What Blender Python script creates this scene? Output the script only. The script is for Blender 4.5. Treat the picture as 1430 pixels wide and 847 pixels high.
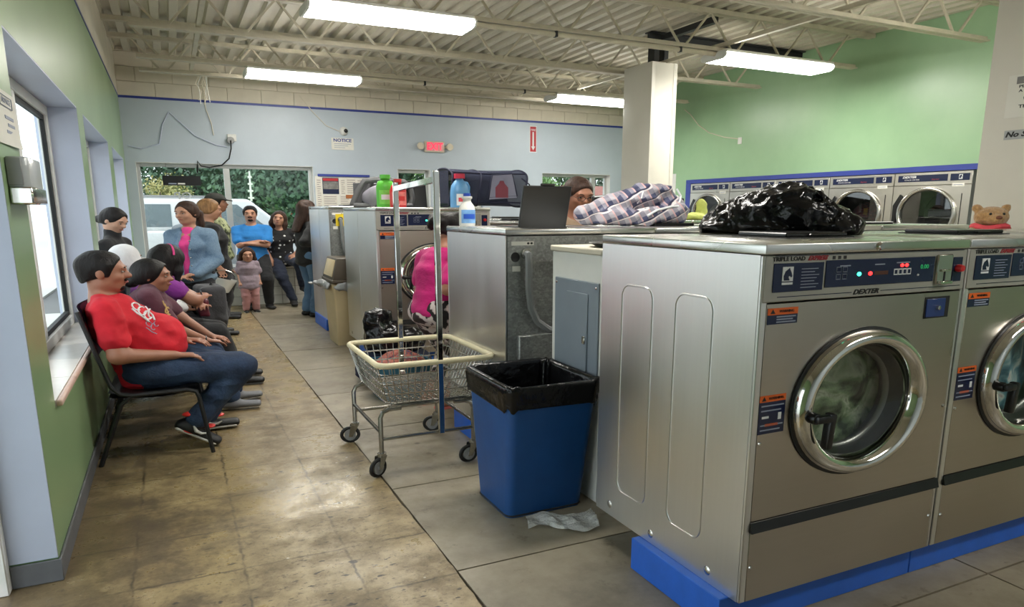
import bpy, bmesh, math, random
import numpy as np
from mathutils import Vector, Matrix, Euler
random.seed(7)
for _o in list(bpy.data.objects):
    bpy.data.objects.remove(_o)
SC = bpy.context.scene
COL = SC.collection
PI = math.pi

# ---------------------------------------------------------------- camera
CAMH = 1.48
FPX, PX, PY, YAW, PIT, ROL = 991.26, 729.84, 507.38, 0.452799, 0.211854, 0.002015
_fw = Vector((math.sin(YAW) * math.cos(PIT), math.cos(YAW) * math.cos(PIT), -math.sin(PIT)))
_rt = Vector((math.cos(YAW), -math.sin(YAW), 0))
_up = _rt.cross(_fw)
_r2 = _rt * math.cos(ROL) + _up * math.sin(ROL)
_u2 = -_rt * math.sin(ROL) + _up * math.cos(ROL)
cam_d = bpy.data.cameras.new('camera')
cam_d.sensor_fit = 'HORIZONTAL'
cam_d.sensor_width = 36.0
cam_d.lens = FPX / 1430 * 36.0
cam_d.shift_x = -(PX - 715) / 1430
cam_d.shift_y = (PY - 423.5) / 1430
cam_d.clip_start = 0.05
cam_d.clip_end = 400
cam = bpy.data.objects.new('camera', cam_d)
COL.objects.link(cam)
m = Matrix.Identity(4)
for i in range(3):
    m[i][0] = _r2[i]; m[i][1] = _u2[i]; m[i][2] = -_fw[i]
m[2][3] = CAMH
cam.matrix_world = m
SC.camera = cam

# ---------------------------------------------------------------- sky and exposure
W = bpy.data.worlds.new('overcast_sky')
SC.world = W
W.use_nodes = True
_nt = W.node_tree
_bg = _nt.nodes['Background']
_bg.inputs['Color'].default_value = (0.90, 0.95, 1.0, 1)
_bg.inputs['Strength'].default_value = 2.3
SC.view_settings.view_transform = 'Standard'
SC.view_settings.look = 'None'
SC.view_settings.gamma = 1
SC.view_settings.exposure = 0.2
SC.view_settings.use_curve_mapping = False
LAMP = 30.0

# ---------------------------------------------------------------- materials
def s2l(c):
    return tuple(((v / 255) / 12.92 if v / 255 <= 0.04045 else ((v / 255 + 0.055) / 1.055) ** 2.4) for v in c)

class NT:
    def __init__(s, name):
        s.m = bpy.data.materials.new(name)
        s.m.use_nodes = True
        s.t = s.m.node_tree
        s.b = s.t.nodes['Principled BSDF']
        s.tc = s.t.nodes.new('ShaderNodeTexCoord')
    def n(s, kind, **kw):
        x = s.t.nodes.new('ShaderNode' + kind)
        for k, v in kw.items():
            if k in x.inputs:
                x.inputs[k].default_value = v
            else:
                setattr(x, k, v)
        return x
    def l(s, a, b):
        s.t.links.new(a, b)
    def vec(s, scale=(1, 1, 1), rot=(0, 0, 0), loc=(0, 0, 0), coord='Object'):
        mp = s.n('Mapping')
        mp.inputs['Scale'].default_value = scale
        mp.inputs['Rotation'].default_value = rot
        mp.inputs['Location'].default_value = loc
        s.l(s.tc.outputs[coord], mp.inputs['Vector'])
        return mp.outputs['Vector']
    def noise(s, scale=5, detail=4, rough=0.6, vec=None):
        x = s.n('TexNoise')
        x.inputs['Scale'].default_value = scale
        x.inputs['Detail'].default_value = detail
        x.inputs['Roughness'].default_value = rough
        s.l(vec if vec is not None else s.tc.outputs['Object'], x.inputs['Vector'])
        return x.outputs['Fac']
    def ramp(s, fac, stops):
        r = s.n('ValToRGB')
        e = r.color_ramp.elements
        while len(e) > 1:
            e.remove(e[0])
        e[0].position = stops[0][0]; e[0].color = (*stops[0][1], 1)
        for p, c in stops[1:]:
            q = e.new(p); q.color = (*c, 1)
        s.l(fac, r.inputs['Fac'])
        return r.outputs['Color']
    def mix(s, fac, a, b, mode='MIX'):
        x = s.n('MixRGB', blend_type=mode)
        for inp, v in ((x.inputs['Fac'], fac), (x.inputs['Color1'], a), (x.inputs['Color2'], b)):
            if hasattr(v, 'links') or isinstance(v, bpy.types.NodeSocket):
                s.l(v, inp)
            elif isinstance(v, (int, float)):
                inp.default_value = v
            else:
                inp.default_value = (*v, 1)
        return x.outputs['Color']
    def bump(s, h, strength=0.2, dist=0.01):
        b = s.n('Bump')
        b.inputs['Strength'].default_value = strength
        b.inputs['Distance'].default_value = dist
        s.l(h, b.inputs['Height'])
        s.l(b.outputs['Normal'], s.b.inputs['Normal'])
    def col(s, c):
        if isinstance(c, bpy.types.NodeSocket):
            s.l(c, s.b.inputs['Base Color'])
        else:
            s.b.inputs['Base Color'].default_value = (*c, 1)
    def rough(s, c):
        if isinstance(c, bpy.types.NodeSocket):
            s.l(c, s.b.inputs['Roughness'])
        else:
            s.b.inputs['Roughness'].default_value = c

MATS = {}
def mat(name, rgb, rough=0.5, metal=0.0, var=0.12, vscale=6.0, bump=0.0, bscale=40.0, bdist=0.004, spec=None, sheen=0, coat=0, stretch=(1, 1, 1)):
    if name in MATS:
        return MATS[name]
    t = NT(name)
    c = s2l(rgb)
    v = t.vec(stretch)
    if var:
        f = t.noise(vscale, 5, 0.6, v)
        t.col(t.ramp(f, [(0.25, tuple(x * (1 - var) for x in c)), (0.75, tuple(min(1, x * (1 + var)) for x in c))]))
    else:
        t.col(c)
    t.rough(rough)
    t.b.inputs['Metallic'].default_value = metal
    if spec is not None:
        t.b.inputs['Specular IOR Level'].default_value = spec
    if sheen:
        t.b.inputs['Sheen Weight'].default_value = sheen
    if coat:
        t.b.inputs['Coat Weight'].default_value = coat
        t.b.inputs['Coat Roughness'].default_value = 0.15
    if bump:
        t.bump(t.noise(bscale, 4, 0.6, v), bump, bdist)
    MATS[name] = t.m
    return t.m

def emat(name, rgb, strength):
    if name in MATS:
        return MATS[name]
    t = NT(name)
    c = s2l(rgb)
    t.col(c)
    t.b.inputs['Emission Color'].default_value = (*c, 1)
    t.b.inputs['Emission Strength'].default_value = strength
    MATS[name] = t.m
    return t.m

def glass_mat(name, tint=(1, 1, 1), gl=0.07, rough=0.02):
    t = NT(name)
    tr = t.n('BsdfTransparent'); tr.inputs['Color'].default_value = (*tint, 1)
    gs = t.n('BsdfGlossy'); gs.inputs['Roughness'].default_value = rough
    mx = t.n('MixShader'); mx.inputs['Fac'].default_value = gl
    t.l(tr.outputs[0], mx.inputs[1]); t.l(gs.outputs[0], mx.inputs[2])
    t.l(mx.outputs[0], t.t.nodes['Material Output'].inputs['Surface'])
    MATS[name] = t.m
    return t.m

def make_special():
    # brushed stainless steel
    for nm, base, r0, r1, stretch in (('stainless', (0.80, 0.80, 0.79), 0.30, 0.40, (26, 26, 0.5)),  # base lightened to carry the bright windows mirrored in the sides
                                      ('stainless_floor_reflect', (0.53, 0.485, 0.43), 0.26, 0.36, (0.5, 0.5, 26)),  # floor reflection painted into the base: darker, browner steel for the fronts
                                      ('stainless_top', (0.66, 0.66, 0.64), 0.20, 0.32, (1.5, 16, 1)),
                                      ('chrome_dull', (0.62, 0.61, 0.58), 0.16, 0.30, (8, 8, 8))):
        t = NT(nm)
        f = t.noise(3.0, 3, 0.5, t.vec(stretch))
        g = t.noise(1.7, 2, 0.4, t.vec((1, 1, 1)))
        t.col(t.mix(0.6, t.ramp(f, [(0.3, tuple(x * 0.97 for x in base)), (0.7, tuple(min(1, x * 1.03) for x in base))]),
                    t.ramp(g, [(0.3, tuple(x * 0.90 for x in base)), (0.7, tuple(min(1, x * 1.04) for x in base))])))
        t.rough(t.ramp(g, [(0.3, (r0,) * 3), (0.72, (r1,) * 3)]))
        t.b.inputs['Metallic'].default_value = 1.0
        t.bump(g, 0.05, 0.02)
        MATS[nm] = t.m
    t = NT('chrome')
    t.col((0.78, 0.77, 0.74)); t.rough(t.ramp(t.noise(9, 3), [(0.3, (0.04,) * 3), (0.8, (0.14,) * 3)]))
    t.b.inputs['Metallic'].default_value = 1.0
    MATS['chrome'] = t.m
    # galvanised sheet
    t = NT('galvanised')
    vo = t.n('TexVoronoi'); vo.inputs['Scale'].default_value = 95
    t.l(t.vec((0.8, 1, 1)), vo.inputs['Vector'])
    sp = t.n('SeparateColor'); t.l(vo.outputs['Color'], sp.inputs[0])
    t.col(t.ramp(t.mix(0.45, sp.outputs[0], t.noise(9, 4)), [(0.2, (0.25, 0.255, 0.25)), (0.55, (0.32, 0.33, 0.32)), (0.85, (0.42, 0.43, 0.42))]))
    t.rough(0.48); t.b.inputs['Metallic'].default_value = 0.75
    MATS['galvanised'] = t.m
    # worn concrete with the ghost of a removed tile floor
    t = NT('floor_worn')
    v = t.vec((1, 1, 1))
    big = t.noise(0.75, 4, 0.6, v)
    mid = t.noise(3.2, 6, 0.72, v)
    fine = t.noise(30, 5, 0.75, v)
    grit = t.noise(110, 3, 0.7, v)
    c = t.ramp(big, [(0.34, s2l((98, 84, 62))), (0.46, s2l((142, 124, 92))), (0.56, s2l((170, 150, 110))), (0.68, s2l((184, 166, 128)))])
    c = t.mix(0.55, c, t.ramp(mid, [(0.34, s2l((74, 62, 46))), (0.47, s2l((136, 118, 86))), (0.58, s2l((176, 155, 112))), (0.72, s2l((182, 168, 136)))]))
    c = t.mix(t.ramp(fine, [(0.54, (0, 0, 0)), (0.68, (0.7, 0.7, 0.7))]), c, s2l((78, 66, 50)))
    c = t.mix(t.ramp(grit, [(0.58, (0, 0, 0)), (0.72, (0.5, 0.5, 0.5))]), c, s2l((92, 80, 62)))
    # darker brown, in patches, towards the wall side of the aisle
    sx_ = t.n('SeparateXYZ'); t.l(t.tc.outputs['Object'], sx_.inputs[0])
    dm = t.n('Math', operation='ADD'); t.l(sx_.outputs[0], dm.inputs[0]); t.l(t.ramp(t.noise(1.6, 5, 0.7), [(0.3, (0, 0, 0)), (0.7, (1, 1, 1))]), dm.inputs[1])
    c = t.mix(t.ramp(dm.outputs[0], [(0.15, (0.62,) * 3), (0.62, (0, 0, 0))]), c, s2l((70, 58, 42)))
    # ghost grid of the removed tiles
    br = t.n('TexBrick'); br.offset = 0.0
    br.inputs['Scale'].default_value = 1.0
    br.inputs['Brick Width'].default_value = 0.42; br.inputs['Row Height'].default_value = 0.43
    br.inputs['Mortar Size'].default_value = 0.011; br.inputs['Mortar Smooth'].default_value = 1.0
    wob = t.n('MixRGB', blend_type='LINEAR_LIGHT'); wob.inputs['Fac'].default_value = 0.016
    t.l(t.vec((1, 1, 1), (0, 0, 0), (0.27, 0.02, 0)), wob.inputs['Color1'])
    nn = t.n('TexNoise'); nn.inputs['Scale'].default_value = 14
    t.l(t.tc.outputs['Object'], nn.inputs['Vector']); t.l(nn.outputs['Color'], wob.inputs['Color2'])
    t.l(wob.outputs['Color'], br.inputs['Vector'])
    gl = t.n('Math', operation='MULTIPLY'); t.l(br.outputs['Fac'], gl.inputs[0])
    t.l(t.ramp(t.noise(3.1, 6, 0.75), [(0.40, (0.08,) * 3), (0.60, (0.85,) * 3)]), gl.inputs[1])
    c = t.mix(gl.outputs[0], c, s2l((62, 53, 42)))
    # dark chips in the worn coating
    sp2 = t.ramp(t.noise(15, 3, 0.5, t.vec((1, 2.0, 1))), [(0.63, (0, 0, 0)), (0.68, (1, 1, 1))])
    pat = t.ramp(t.noise(1.2, 3, 0.5, t.vec((1, 1, 1), (0, 0, 0), (4, 2, 0))), [(0.46, (0, 0, 0)), (0.58, (0.9,) * 3)])
    pm = t.n('Math', operation='MULTIPLY'); t.l(sp2, pm.inputs[0]); t.l(pat, pm.inputs[1])
    c = t.mix(pm.outputs[0], c, s2l((56, 49, 41)))
    vo = t.n('TexVoronoi'); vo.inputs['Scale'].default_value = 6.5
    t.l(v, vo.inputs['Vector'])
    c = t.mix(t.ramp(vo.outputs['Distance'], [(0.035, (0.7, 0.7, 0.7)), (0.06, (0, 0, 0))]), c, s2l((196, 186, 168)))
    t.col(c)
    t.rough(t.ramp(t.mix(0.5, big, mid), [(0.42, (0.55,) * 3), (0.57, (0.20,) * 3)]))
    t.bump(t.mix(0.5, fine, mid), 0.3, 0.006)
    MATS['floor_worn'] = t.m
    t = NT('floor_slab')
    v = t.vec((1, 1, 1))
    big = t.noise(0.8, 5, 0.6, v); mid = t.noise(5, 6, 0.7, v); fine = t.noise(60, 3, 0.7, v)
    c = t.ramp(big, [(0.35, s2l((108, 99, 84))), (0.5, s2l((144, 134, 115))), (0.65, s2l((168, 157, 136)))])
    c = t.mix(0.4, c, t.ramp(mid, [(0.3, s2l((104, 94, 78))), (0.6, s2l((152, 142, 122))), (0.8, s2l((166, 155, 134)))]))
    vo = t.n('TexVoronoi'); vo.inputs['Scale'].default_value = 3.3
    t.l(v, vo.inputs['Vector'])
    c = t.mix(t.ramp(vo.outputs['Distance'], [(0.04, (0.75,) * 3), (0.085, (0, 0, 0))]), c, s2l((66, 57, 48)))
    c = t.mix(t.ramp(t.noise(7, 5, 0.7, t.vec((1, 1, 1), (0, 0, 0), (7, 0, 0))), [(0.60, (0, 0, 0)), (0.70, (0.65,) * 3)]), c, s2l((86, 74, 59)))
    t.col(c)
    t.rough(t.ramp(t.mix(0.5, big, mid), [(0.38, (0.55,) * 3), (0.62, (0.28,) * 3)]))
    t.bump(t.mix(0.6, fine, mid), 0.2, 0.004)
    MATS['floor_slab'] = t.m
    # green gloss paint with vertical roller marks
    t = NT('paint_green')
    g = t.noise(0.9, 2, 0.4)
    t.col(t.ramp(g, [(0.3, s2l((128, 156, 114))), (0.7, s2l((146, 174, 130)))]))
    t.rough(0.3)
    MATS['paint_green'] = t.m
    t = NT('paint_green_right')
    f = t.noise(1.3, 4, 0.6)
    t.col(t.ramp(f, [(0.3, s2l((146, 182, 142))), (0.7, s2l((158, 192, 152)))]))
    t.rough(0.34)
    br = t.n('TexBrick'); br.inputs['Scale'].default_value = 1.0; br.inputs['Mortar Size'].default_value = 0.01
    br.inputs['Brick Width'].default_value = 0.5; br.inputs['Row Height'].default_value = 0.2
    t.l(t.vec((1, 1, 1), (0, PI / 2, PI / 2)), br.inputs['Vector'])
    t.bump(br.outputs['Fac'], 0.05, 0.003)
    MATS['paint_green_right'] = t.m
    mat('paint_blue', (184, 195, 206), 0.38, var=0.05, vscale=2, bump=0.08, bscale=70)
    mat('paint_lavender', (186, 194, 214), 0.45, var=0.05, vscale=3, bump=0.06, bscale=60)
    mat('paint_cream', (218, 209, 192), 0.6, var=0.09, vscale=3, bump=0.12, bscale=70)
    mat('mortar_cream', (204, 194, 174), 0.8, var=0.08)
    mat('deck_cream', (204, 197, 180), 0.55, var=0.10, vscale=1.5, bump=0.05, bscale=20)
    mat('joist_cream', (196, 188, 168), 0.5, var=0.12, vscale=8)
    mat('stripe_blue', (40, 58, 140), 0.4, var=0.06)
    mat('plinth_blue', (42, 104, 210), 0.42, var=0.16, vscale=5, bump=0.1, bscale=60)
    mat('trim_royal', (50, 66, 150), 0.4, var=0.06)
    mat('baseboard_grey', (98, 100, 104), 0.55, var=0.16, vscale=9)
    mat('frame_white', (226, 226, 222), 0.42, var=0.05)
    mat('frame_alu', (188, 190, 188), 0.35, metal=0.4, var=0.06)
    mat('gasket_black', (20, 21, 22), 0.6, var=0.1)
    mat('black_plastic', (17, 18, 20), 0.30, var=0.15)
    mat('black_steel', (28, 29, 31), 0.5, var=0.15)
    mat('navy_panel', (22, 32, 66), 0.22, var=0.08)
    mat('white_print', (226, 228, 230), 0.5, var=0)
    mat('grey_print', (148, 156, 176), 0.5, var=0)
    mat('black_print', (24, 24, 26), 0.5, var=0)
    mat('orange_label', (232, 104, 32), 0.45, var=0.05)
    mat('red_plastic', (206, 30, 34), 0.35, var=0.05)
    mat('panel_grey', (176, 173, 165), 0.38, metal=0.35, var=0.05)
    mat('marble', (222, 216, 208), 0.25, var=0.06, vscale=9)
    mat('marble_edge', (214, 184, 168), 0.35, var=0.08, vscale=9)
    mat('tile_white', (206, 204, 196), 0.3, var=0.06, vscale=5)
    mat('grout', (150, 146, 136), 0.85, var=0.1)
    mat('column_white', (212, 208, 196), 0.42, var=0.04, vscale=2)
    mat('paper', (226, 224, 216), 0.7, var=0.04)
    emat('tube_glow', (255, 252, 244), LAMP)
    emat('led_red', (255, 40, 40), 4.0)
    emat('led_green', (60, 255, 190), 4.0)
    emat('exit_red', (240, 40, 70), 1.6)
    glass_mat('window_glass', (0.93, 0.96, 0.95), 0.06)
    glass_mat('door_glass', (0.92, 0.94, 0.92), 0.07)
make_special()

# ---------------------------------------------------------------- mesh builder
class MB:
    def __init__(s):
        s.v = []; s.f = []
    def add(s, vs, fs):
        o = len(s.v)
        s.v += [Vector(a) for a in vs]
        s.f += [tuple(i + o for i in f) for f in fs]
        return s
    def box(s, x0, x1, y0, y1, z0, z1):
        return s.add([(x0, y0, z0), (x1, y0, z0), (x1, y1, z0), (x0, y1, z0), (x0, y0, z1), (x1, y0, z1), (x1, y1, z1), (x0, y1, z1)],
                     [(0, 3, 2, 1), (4, 5, 6, 7), (0, 1, 5, 4), (1, 2, 6, 5), (2, 3, 7, 6), (3, 0, 4, 7)])
    def hexa(s, bot, top):
        return s.add(list(bot) + list(top), [(0, 3, 2, 1), (4, 5, 6, 7), (0, 1, 5, 4), (1, 2, 6, 5), (2, 3, 7, 6), (3, 0, 4, 7)])
    def frame_of(s, d):
        d = Vector(d).normalized()
        a = Vector((0, 0, 1)) if abs(d.z) < 0.95 else Vector((1, 0, 0))
        u = d.cross(a).normalized(); w = d.cross(u).normalized()
        return u, w
    def cyl(s, p, q, r0, r1=None, n=12, cap=True):
        p = Vector(p); q = Vector(q); r1 = r0 if r1 is None else r1
        u, w = s.frame_of(q - p)
        vs = []
        for c, r in ((p, r0), (q, r1)):
            for i in range(n):
                a = 2 * PI * i / n
                vs.append(c + u * (r * math.cos(a)) + w * (r * math.sin(a)))
        fs = [(i, n + i, n + (i + 1) % n, (i + 1) % n) for i in range(n)]
        if cap:
            fs += [tuple(range(n)), tuple(range(2 * n - 1, n - 1, -1))]
        return s.add(vs, fs)
    def bar(s, p, q, w, h):
        "rectangular bar from p to q"
        p = Vector(p); q = Vector(q); u, t = s.frame_of(q - p)
        a = u * (w / 2); b = t * (h / 2)
        return s.hexa([p - a - b, p + a - b, p + a + b, p - a + b], [q - a - b, q + a - b, q + a + b, q - a + b])
    def tube(s, pts, r, n=8, closed=False):
        pts = [Vector(p) for p in pts]
        m = len(pts)
        rs = r if isinstance(r, (list, tuple)) else [r] * m
        tang = []
        for i in range(m):
            a = pts[(i - 1) % m] if (closed or i > 0) else pts[i]
            b = pts[(i + 1) % m] if (closed or i < m - 1) else pts[i]
            tang.append((b - a).normalized())
        u, w = s.frame_of(tang[0])
        vs = []
        for i in range(m):
            t = tang[i]
            u = (u - t * u.dot(t)).normalized()
            w = t.cross(u)
            for k in range(n):
                a = 2 * PI * k / n
                vs.append(pts[i] + u * (rs[i] * math.cos(a)) + w * (rs[i] * math.sin(a)))
        fs = []
        for i in range(m if closed else m - 1):
            j = (i + 1) % m
            for k in range(n):
                l = (k + 1) % n
                fs.append((i * n + k, i * n + l, j * n + l, j * n + k))
        if not closed:
            fs += [tuple(range(n - 1, -1, -1)), tuple(range((m - 1) * n, m * n))]
        return s.add(vs, fs)
    def lathe(s, prof, o=(0, 0, 0), axis='z', n=32, sx=1.0, sy=1.0, closed=False):
        "prof: list of (r, h); ellipse factors sx, sy on the two radial axes"
        o = Vector(o); vs = []; m = len(prof)
        for r, h in prof:
            for k in range(n):
                a = 2 * PI * k / n
                x, y = r * math.cos(a) * sx, r * math.sin(a) * sy
                vs.append(o + (Vector((x, y, h)) if axis == 'z' else Vector((x, -h, y)) if axis == 'y' else Vector((-h, -x, y))))
        fs = []
        for i in range(m if closed else m - 1):
            j = (i + 1) % m
            for k in range(n):
                l = (k + 1) % n
                fs.append((i * n + k, i * n + l, j * n + l, j * n + k))
        return s.add(vs, fs)
    def disc(s, c, rx, rz, axis='y', n=24):
        c = Vector(c); vs = []
        for k in range(n):
            a = 2 * PI * k / n
            x, z = rx * math.cos(a), rz * math.sin(a)
            vs.append(c + (Vector((x, 0, z)) if axis == 'y' else Vector((0, x, z)) if axis == 'x' else Vector((x, z, 0))))
        return s.add(vs, [tuple(range(n))])
    def prism(s, poly, a0, a1, axis='y'):
        n = len(poly)
        def P(p, a):
            return (p[0], a, p[1]) if axis == 'y' else (a, p[0], p[1]) if axis == 'x' else (p[0], p[1], a)
        vs = [P(p, a0) for p in poly] + [P(p, a1) for p in poly]
        fs = [(i, (i + 1) % n, n + (i + 1) % n, n + i) for i in range(n)]
        fs += [tuple(range(n - 1, -1, -1)), tuple(range(n, 2 * n))]
        return s.add(vs, fs)
    def ell(s, c, rx, ry, rz, n=14, m=9):
        c = Vector(c); vs = [c + Vector((0, 0, rz))]; fs = []
        for i in range(1, m):
            t = PI * i / m
            for k in range(n):
                a = 2 * PI * k / n
                vs.append(c + Vector((rx * math.sin(t) * math.cos(a), ry * math.sin(t) * math.sin(a), rz * math.cos(t))))
        vs.append(c - Vector((0, 0, rz)))
        for k in range(n):
            fs.append((0, 1 + k, 1 + (k + 1) % n))
            fs.append((len(vs) - 1, 1 + (m - 2) * n + (k + 1) % n, 1 + (m - 2) * n + k))
        for i in range(m - 2):
            for k in range(n):
                l = (k + 1) % n
                fs.append((1 + i * n + k, 1 + (i + 1) * n + k, 1 + (i + 1) * n + l, 1 + i * n + l))
        return s.add(vs, fs)
    def grid(s, fn, nu, nv, cu=False, cv=False):
        vs = [fn(i / (nu if cu else nu - 1), j / (nv if cv else nv - 1)) for i in range(nu) for j in range(nv)]
        fs = []
        for i in range(nu if cu else nu - 1):
            for j in range(nv if cv else nv - 1):
                i2, j2 = (i + 1) % nu, (j + 1) % nv
                fs.append((i * nv + j, i2 * nv + j, i2 * nv + j2, i * nv + j2))
        return s.add(vs, fs)
    def plate_hole(s, x0, x1, z0, z1, y, th, cx, cz, rx, rz, n=48):
        "plate in the XZ plane, front at y, thickness th towards +y, with an elliptical hole"
        outer = []
        for k in range(n):
            a = 2 * PI * k / n
            dx, dz = math.cos(a) * rx, math.sin(a) * rz
            t = min(((x1 - cx) / dx if dx > 1e-9 else (x0 - cx) / dx if dx < -1e-9 else 1e9),
                    ((z1 - cz) / dz if dz > 1e-9 else (z0 - cz) / dz if dz < -1e-9 else 1e9))
            outer.append([cx + dx * t, cz + dz * t])
        for X, Z in ((x0, z0), (x1, z0), (x1, z1), (x0, z1)):
            i = min(range(n), key=lambda q: (outer[q][0] - X) ** 2 + (outer[q][1] - Z) ** 2)
            outer[i] = [X, Z]
        vs = []
        for k in range(n):
            a = 2 * PI * k / n
            hx, hz = cx + math.cos(a) * rx, cz + math.sin(a) * rz
            ox, oz = outer[k]
            vs += [(hx, y, hz), (ox, y, oz), (ox, y + th, oz), (hx, y + th, hz)]
        fs = []
        for k in range(n):
            a, b = 4 * k, 4 * ((k + 1) % n)
            for q in range(4):
                r = (q + 1) % 4
                fs.append((a + q, a + r, b + r, b + q))
        return s.add(vs, fs)
    def mesh(s, name, smooth=40, bevel=0.0, seg=1):
        me = bpy.data.meshes.new(name)
        bm = bmesh.new()
        bv = [bm.verts.new(v) for v in s.v]
        for f in s.f:
            try:
                bm.faces.new([bv[i] for i in f])
            except ValueError:
                pass
        bmesh.ops.recalc_face_normals(bm, faces=bm.faces)
        if bevel:
            es = [e for e in bm.edges if len(e.link_faces) == 2 and e.calc_face_angle(0) > 0.6]
            bmesh.ops.bevel(bm, geom=es, offset=bevel, segments=seg, affect='EDGES', profile=0.5, clamp_overlap=True)
        bm.to_mesh(me); bm.free()
        if smooth:
            me.shade_smooth()
            me.set_sharp_from_angle(angle=math.radians(smooth))
        return me
    def build(s, name, material, parent=None, smooth=40, bevel=0.0, seg=1, loc=None, rot=None):
        return put(name, s.mesh(name, smooth, bevel, seg), material, parent, loc, rot)

def M(x):
    return MATS[x] if isinstance(x, str) else x
def put(name, me, material, parent=None, loc=None, rot=None):
    if material is not None:
        me.materials.clear(); me.materials.append(M(material))
    o = bpy.data.objects.new(name, me)
    COL.objects.link(o)
    if parent is not None:
        o.parent = parent
    if loc is not None:
        o.location = loc
    if rot is not None:
        o.rotation_euler = rot
    return o
def inst(o, loc=None, parent=None, rot=None, name=None):
    c = o.copy(); COL.objects.link(c)
    if parent is not None: c.parent = parent
    if loc is not None: c.location = loc
    if rot is not None: c.rotation_euler = rot
    return c
def tag(o, label, cat, group=None):
    o['label'] = label; o['category'] = cat
    if group: o['group'] = group
    return o
def struct(o):
    o['kind'] = 'structure'
    return o
def thing(name, label, cat, loc=(0, 0, 0), rotz=0.0, group=None):
    o = bpy.data.objects.new(name, None)
    COL.objects.link(o)
    o.empty_display_size = 0.1
    o.location = loc; o.rotation_euler = (0, 0, rotz)
    return tag(o, label, cat, group)
KIDS = {}
def copy_tree(src, loc, rotz=None, label=None, group=None):
    def rec(o, par):
        c = o.copy(); COL.objects.link(c)
        if par is not None: c.parent = par
        for ch in o.children: rec(ch, c)
        return c
    r = rec(src, None)
    r.location = loc
    if rotz is not None: r.rotation_euler = (0, 0, rotz)
    if label: r['label'] = label
    if group: r['group'] = group
    return r
_txt = {}
def text_mesh(s, size, bold=0.0, shear=0.0, ext=0.0008):
    k = (s, size, bold, shear)
    if k in _txt: return _txt[k]
    cu = bpy.data.curves.new('lettering', 'FONT')
    cu.body = s; cu.size = size; cu.align_x = 'CENTER'; cu.align_y = 'CENTER'
    cu.extrude = ext; cu.offset = bold; cu.shear = shear; cu.resolution_u = 2
    o = bpy.data.objects.new('lettering', cu); COL.objects.link(o)
    me = bpy.data.meshes.new_from_object(o)
    bpy.data.objects.remove(o); bpy.data.curves.remove(cu)
    me.name = 'lettering'
    _txt[k] = me
    return me
def text(s, size, material, parent, loc, rot, xs=1.0, bold=0.0, shear=0.0, name='lettering'):
    me = text_mesh(s, size, bold, shear)
    o = put(name, me if not me.materials else me.copy(), material, parent, loc, rot)
    o.scale = (xs, 1, 1)
    return o
FRONT = (PI / 2, 0, 0)          # reads from -Y
LEFTF = (PI / 2, 0, -PI / 2)    # reads from -X
RIGHTF = (PI / 2, 0, PI / 2)    # reads from +X
# ================================================================ the room
XL, XR, YB, YN, ZD = -0.535, 8.5, 12.5, -2.6, 3.75
XO = -0.80          # outer face of the left wall
ZH = 2.20           # window heads
ZS = 0.655          # sill height
ZST = 3.12          # blue stripe
WINS = ((3.64, 6.22), (6.62, 9.13), (9.72, 12.03))
DOOR = (0.9, 3.226)

# floor: base plus cast slabs with open joints
fl = struct(MB().box(-1.0, 9.2, YN - 0.2, 13.2, -0.2, -0.012).build('floor', mat('joint_dirt', (84, 75, 62), 0.9, var=0.2), smooth=0))
_e = [(0.945 + 0.003 * math.sin(y * 5.1) + random.uniform(-0.005, 0.003), y) for y in [YN + i * 0.06 for i in range(int((12.3 - YN) / 0.06))]]
MB().prism([(-0.95, YN)] + _e + [(-0.95, _e[-1][1])], -0.012, 0, axis='z').build('worn_strip', 'floor_worn', fl, smooth=0)
slab_me = {}
yj = [YN, -0.6, 0.6, 1.6, 2.585, 3.58, 4.72, 5.8, 6.82, 7.85, 8.70, 9.8, 11.0, 12.3]
xj = [0.954, 2.95, 5.0, 7.05, 8.9]
for a, b in zip(xj[:-1], xj[1:]):
    for c, d in zip(yj[:-1], yj[1:]):
        MB().box(a, b - 0.010, c, d - 0.010, -0.012, random.uniform(-0.0015, 0.0)).build('slab', 'floor_slab', fl, smooth=0)

# left wall with three deep windows and a doorway
w = MB()
w.box(XO, XL, YN, DOOR[0], 0, ZST).box(XO, XL, DOOR[1], WINS[0][0], 0, ZST)
w.box(XO, XL, WINS[0][1], WINS[1][0], 0, ZST).box(XO, XL, WINS[1][1], WINS[2][0], 0, ZST).box(XO, XL, WINS[2][1], YB + 0.3, 0, ZST)
w.box(XO, XL, DOOR[0], DOOR[1], ZH, ZST)
for a, b in WINS:
    w.box(XO, XL, a, b, 0, ZS - 0.03).box(XO, XL, a, b, ZH, ZST)
wl = struct(w.build('wall_left', 'paint_green', smooth=0))
MB().box(XO, XL, YN, YB + 0.3, ZST, ZD + 0.1).build('upper_wall', 'paint_cream', wl, smooth=0)
struct(MB().box(XL, XL + 0.006, YN, YB, ZST - 0.012, ZST + 0.012).build('trim_1', 'stripe_blue', smooth=0))

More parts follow.
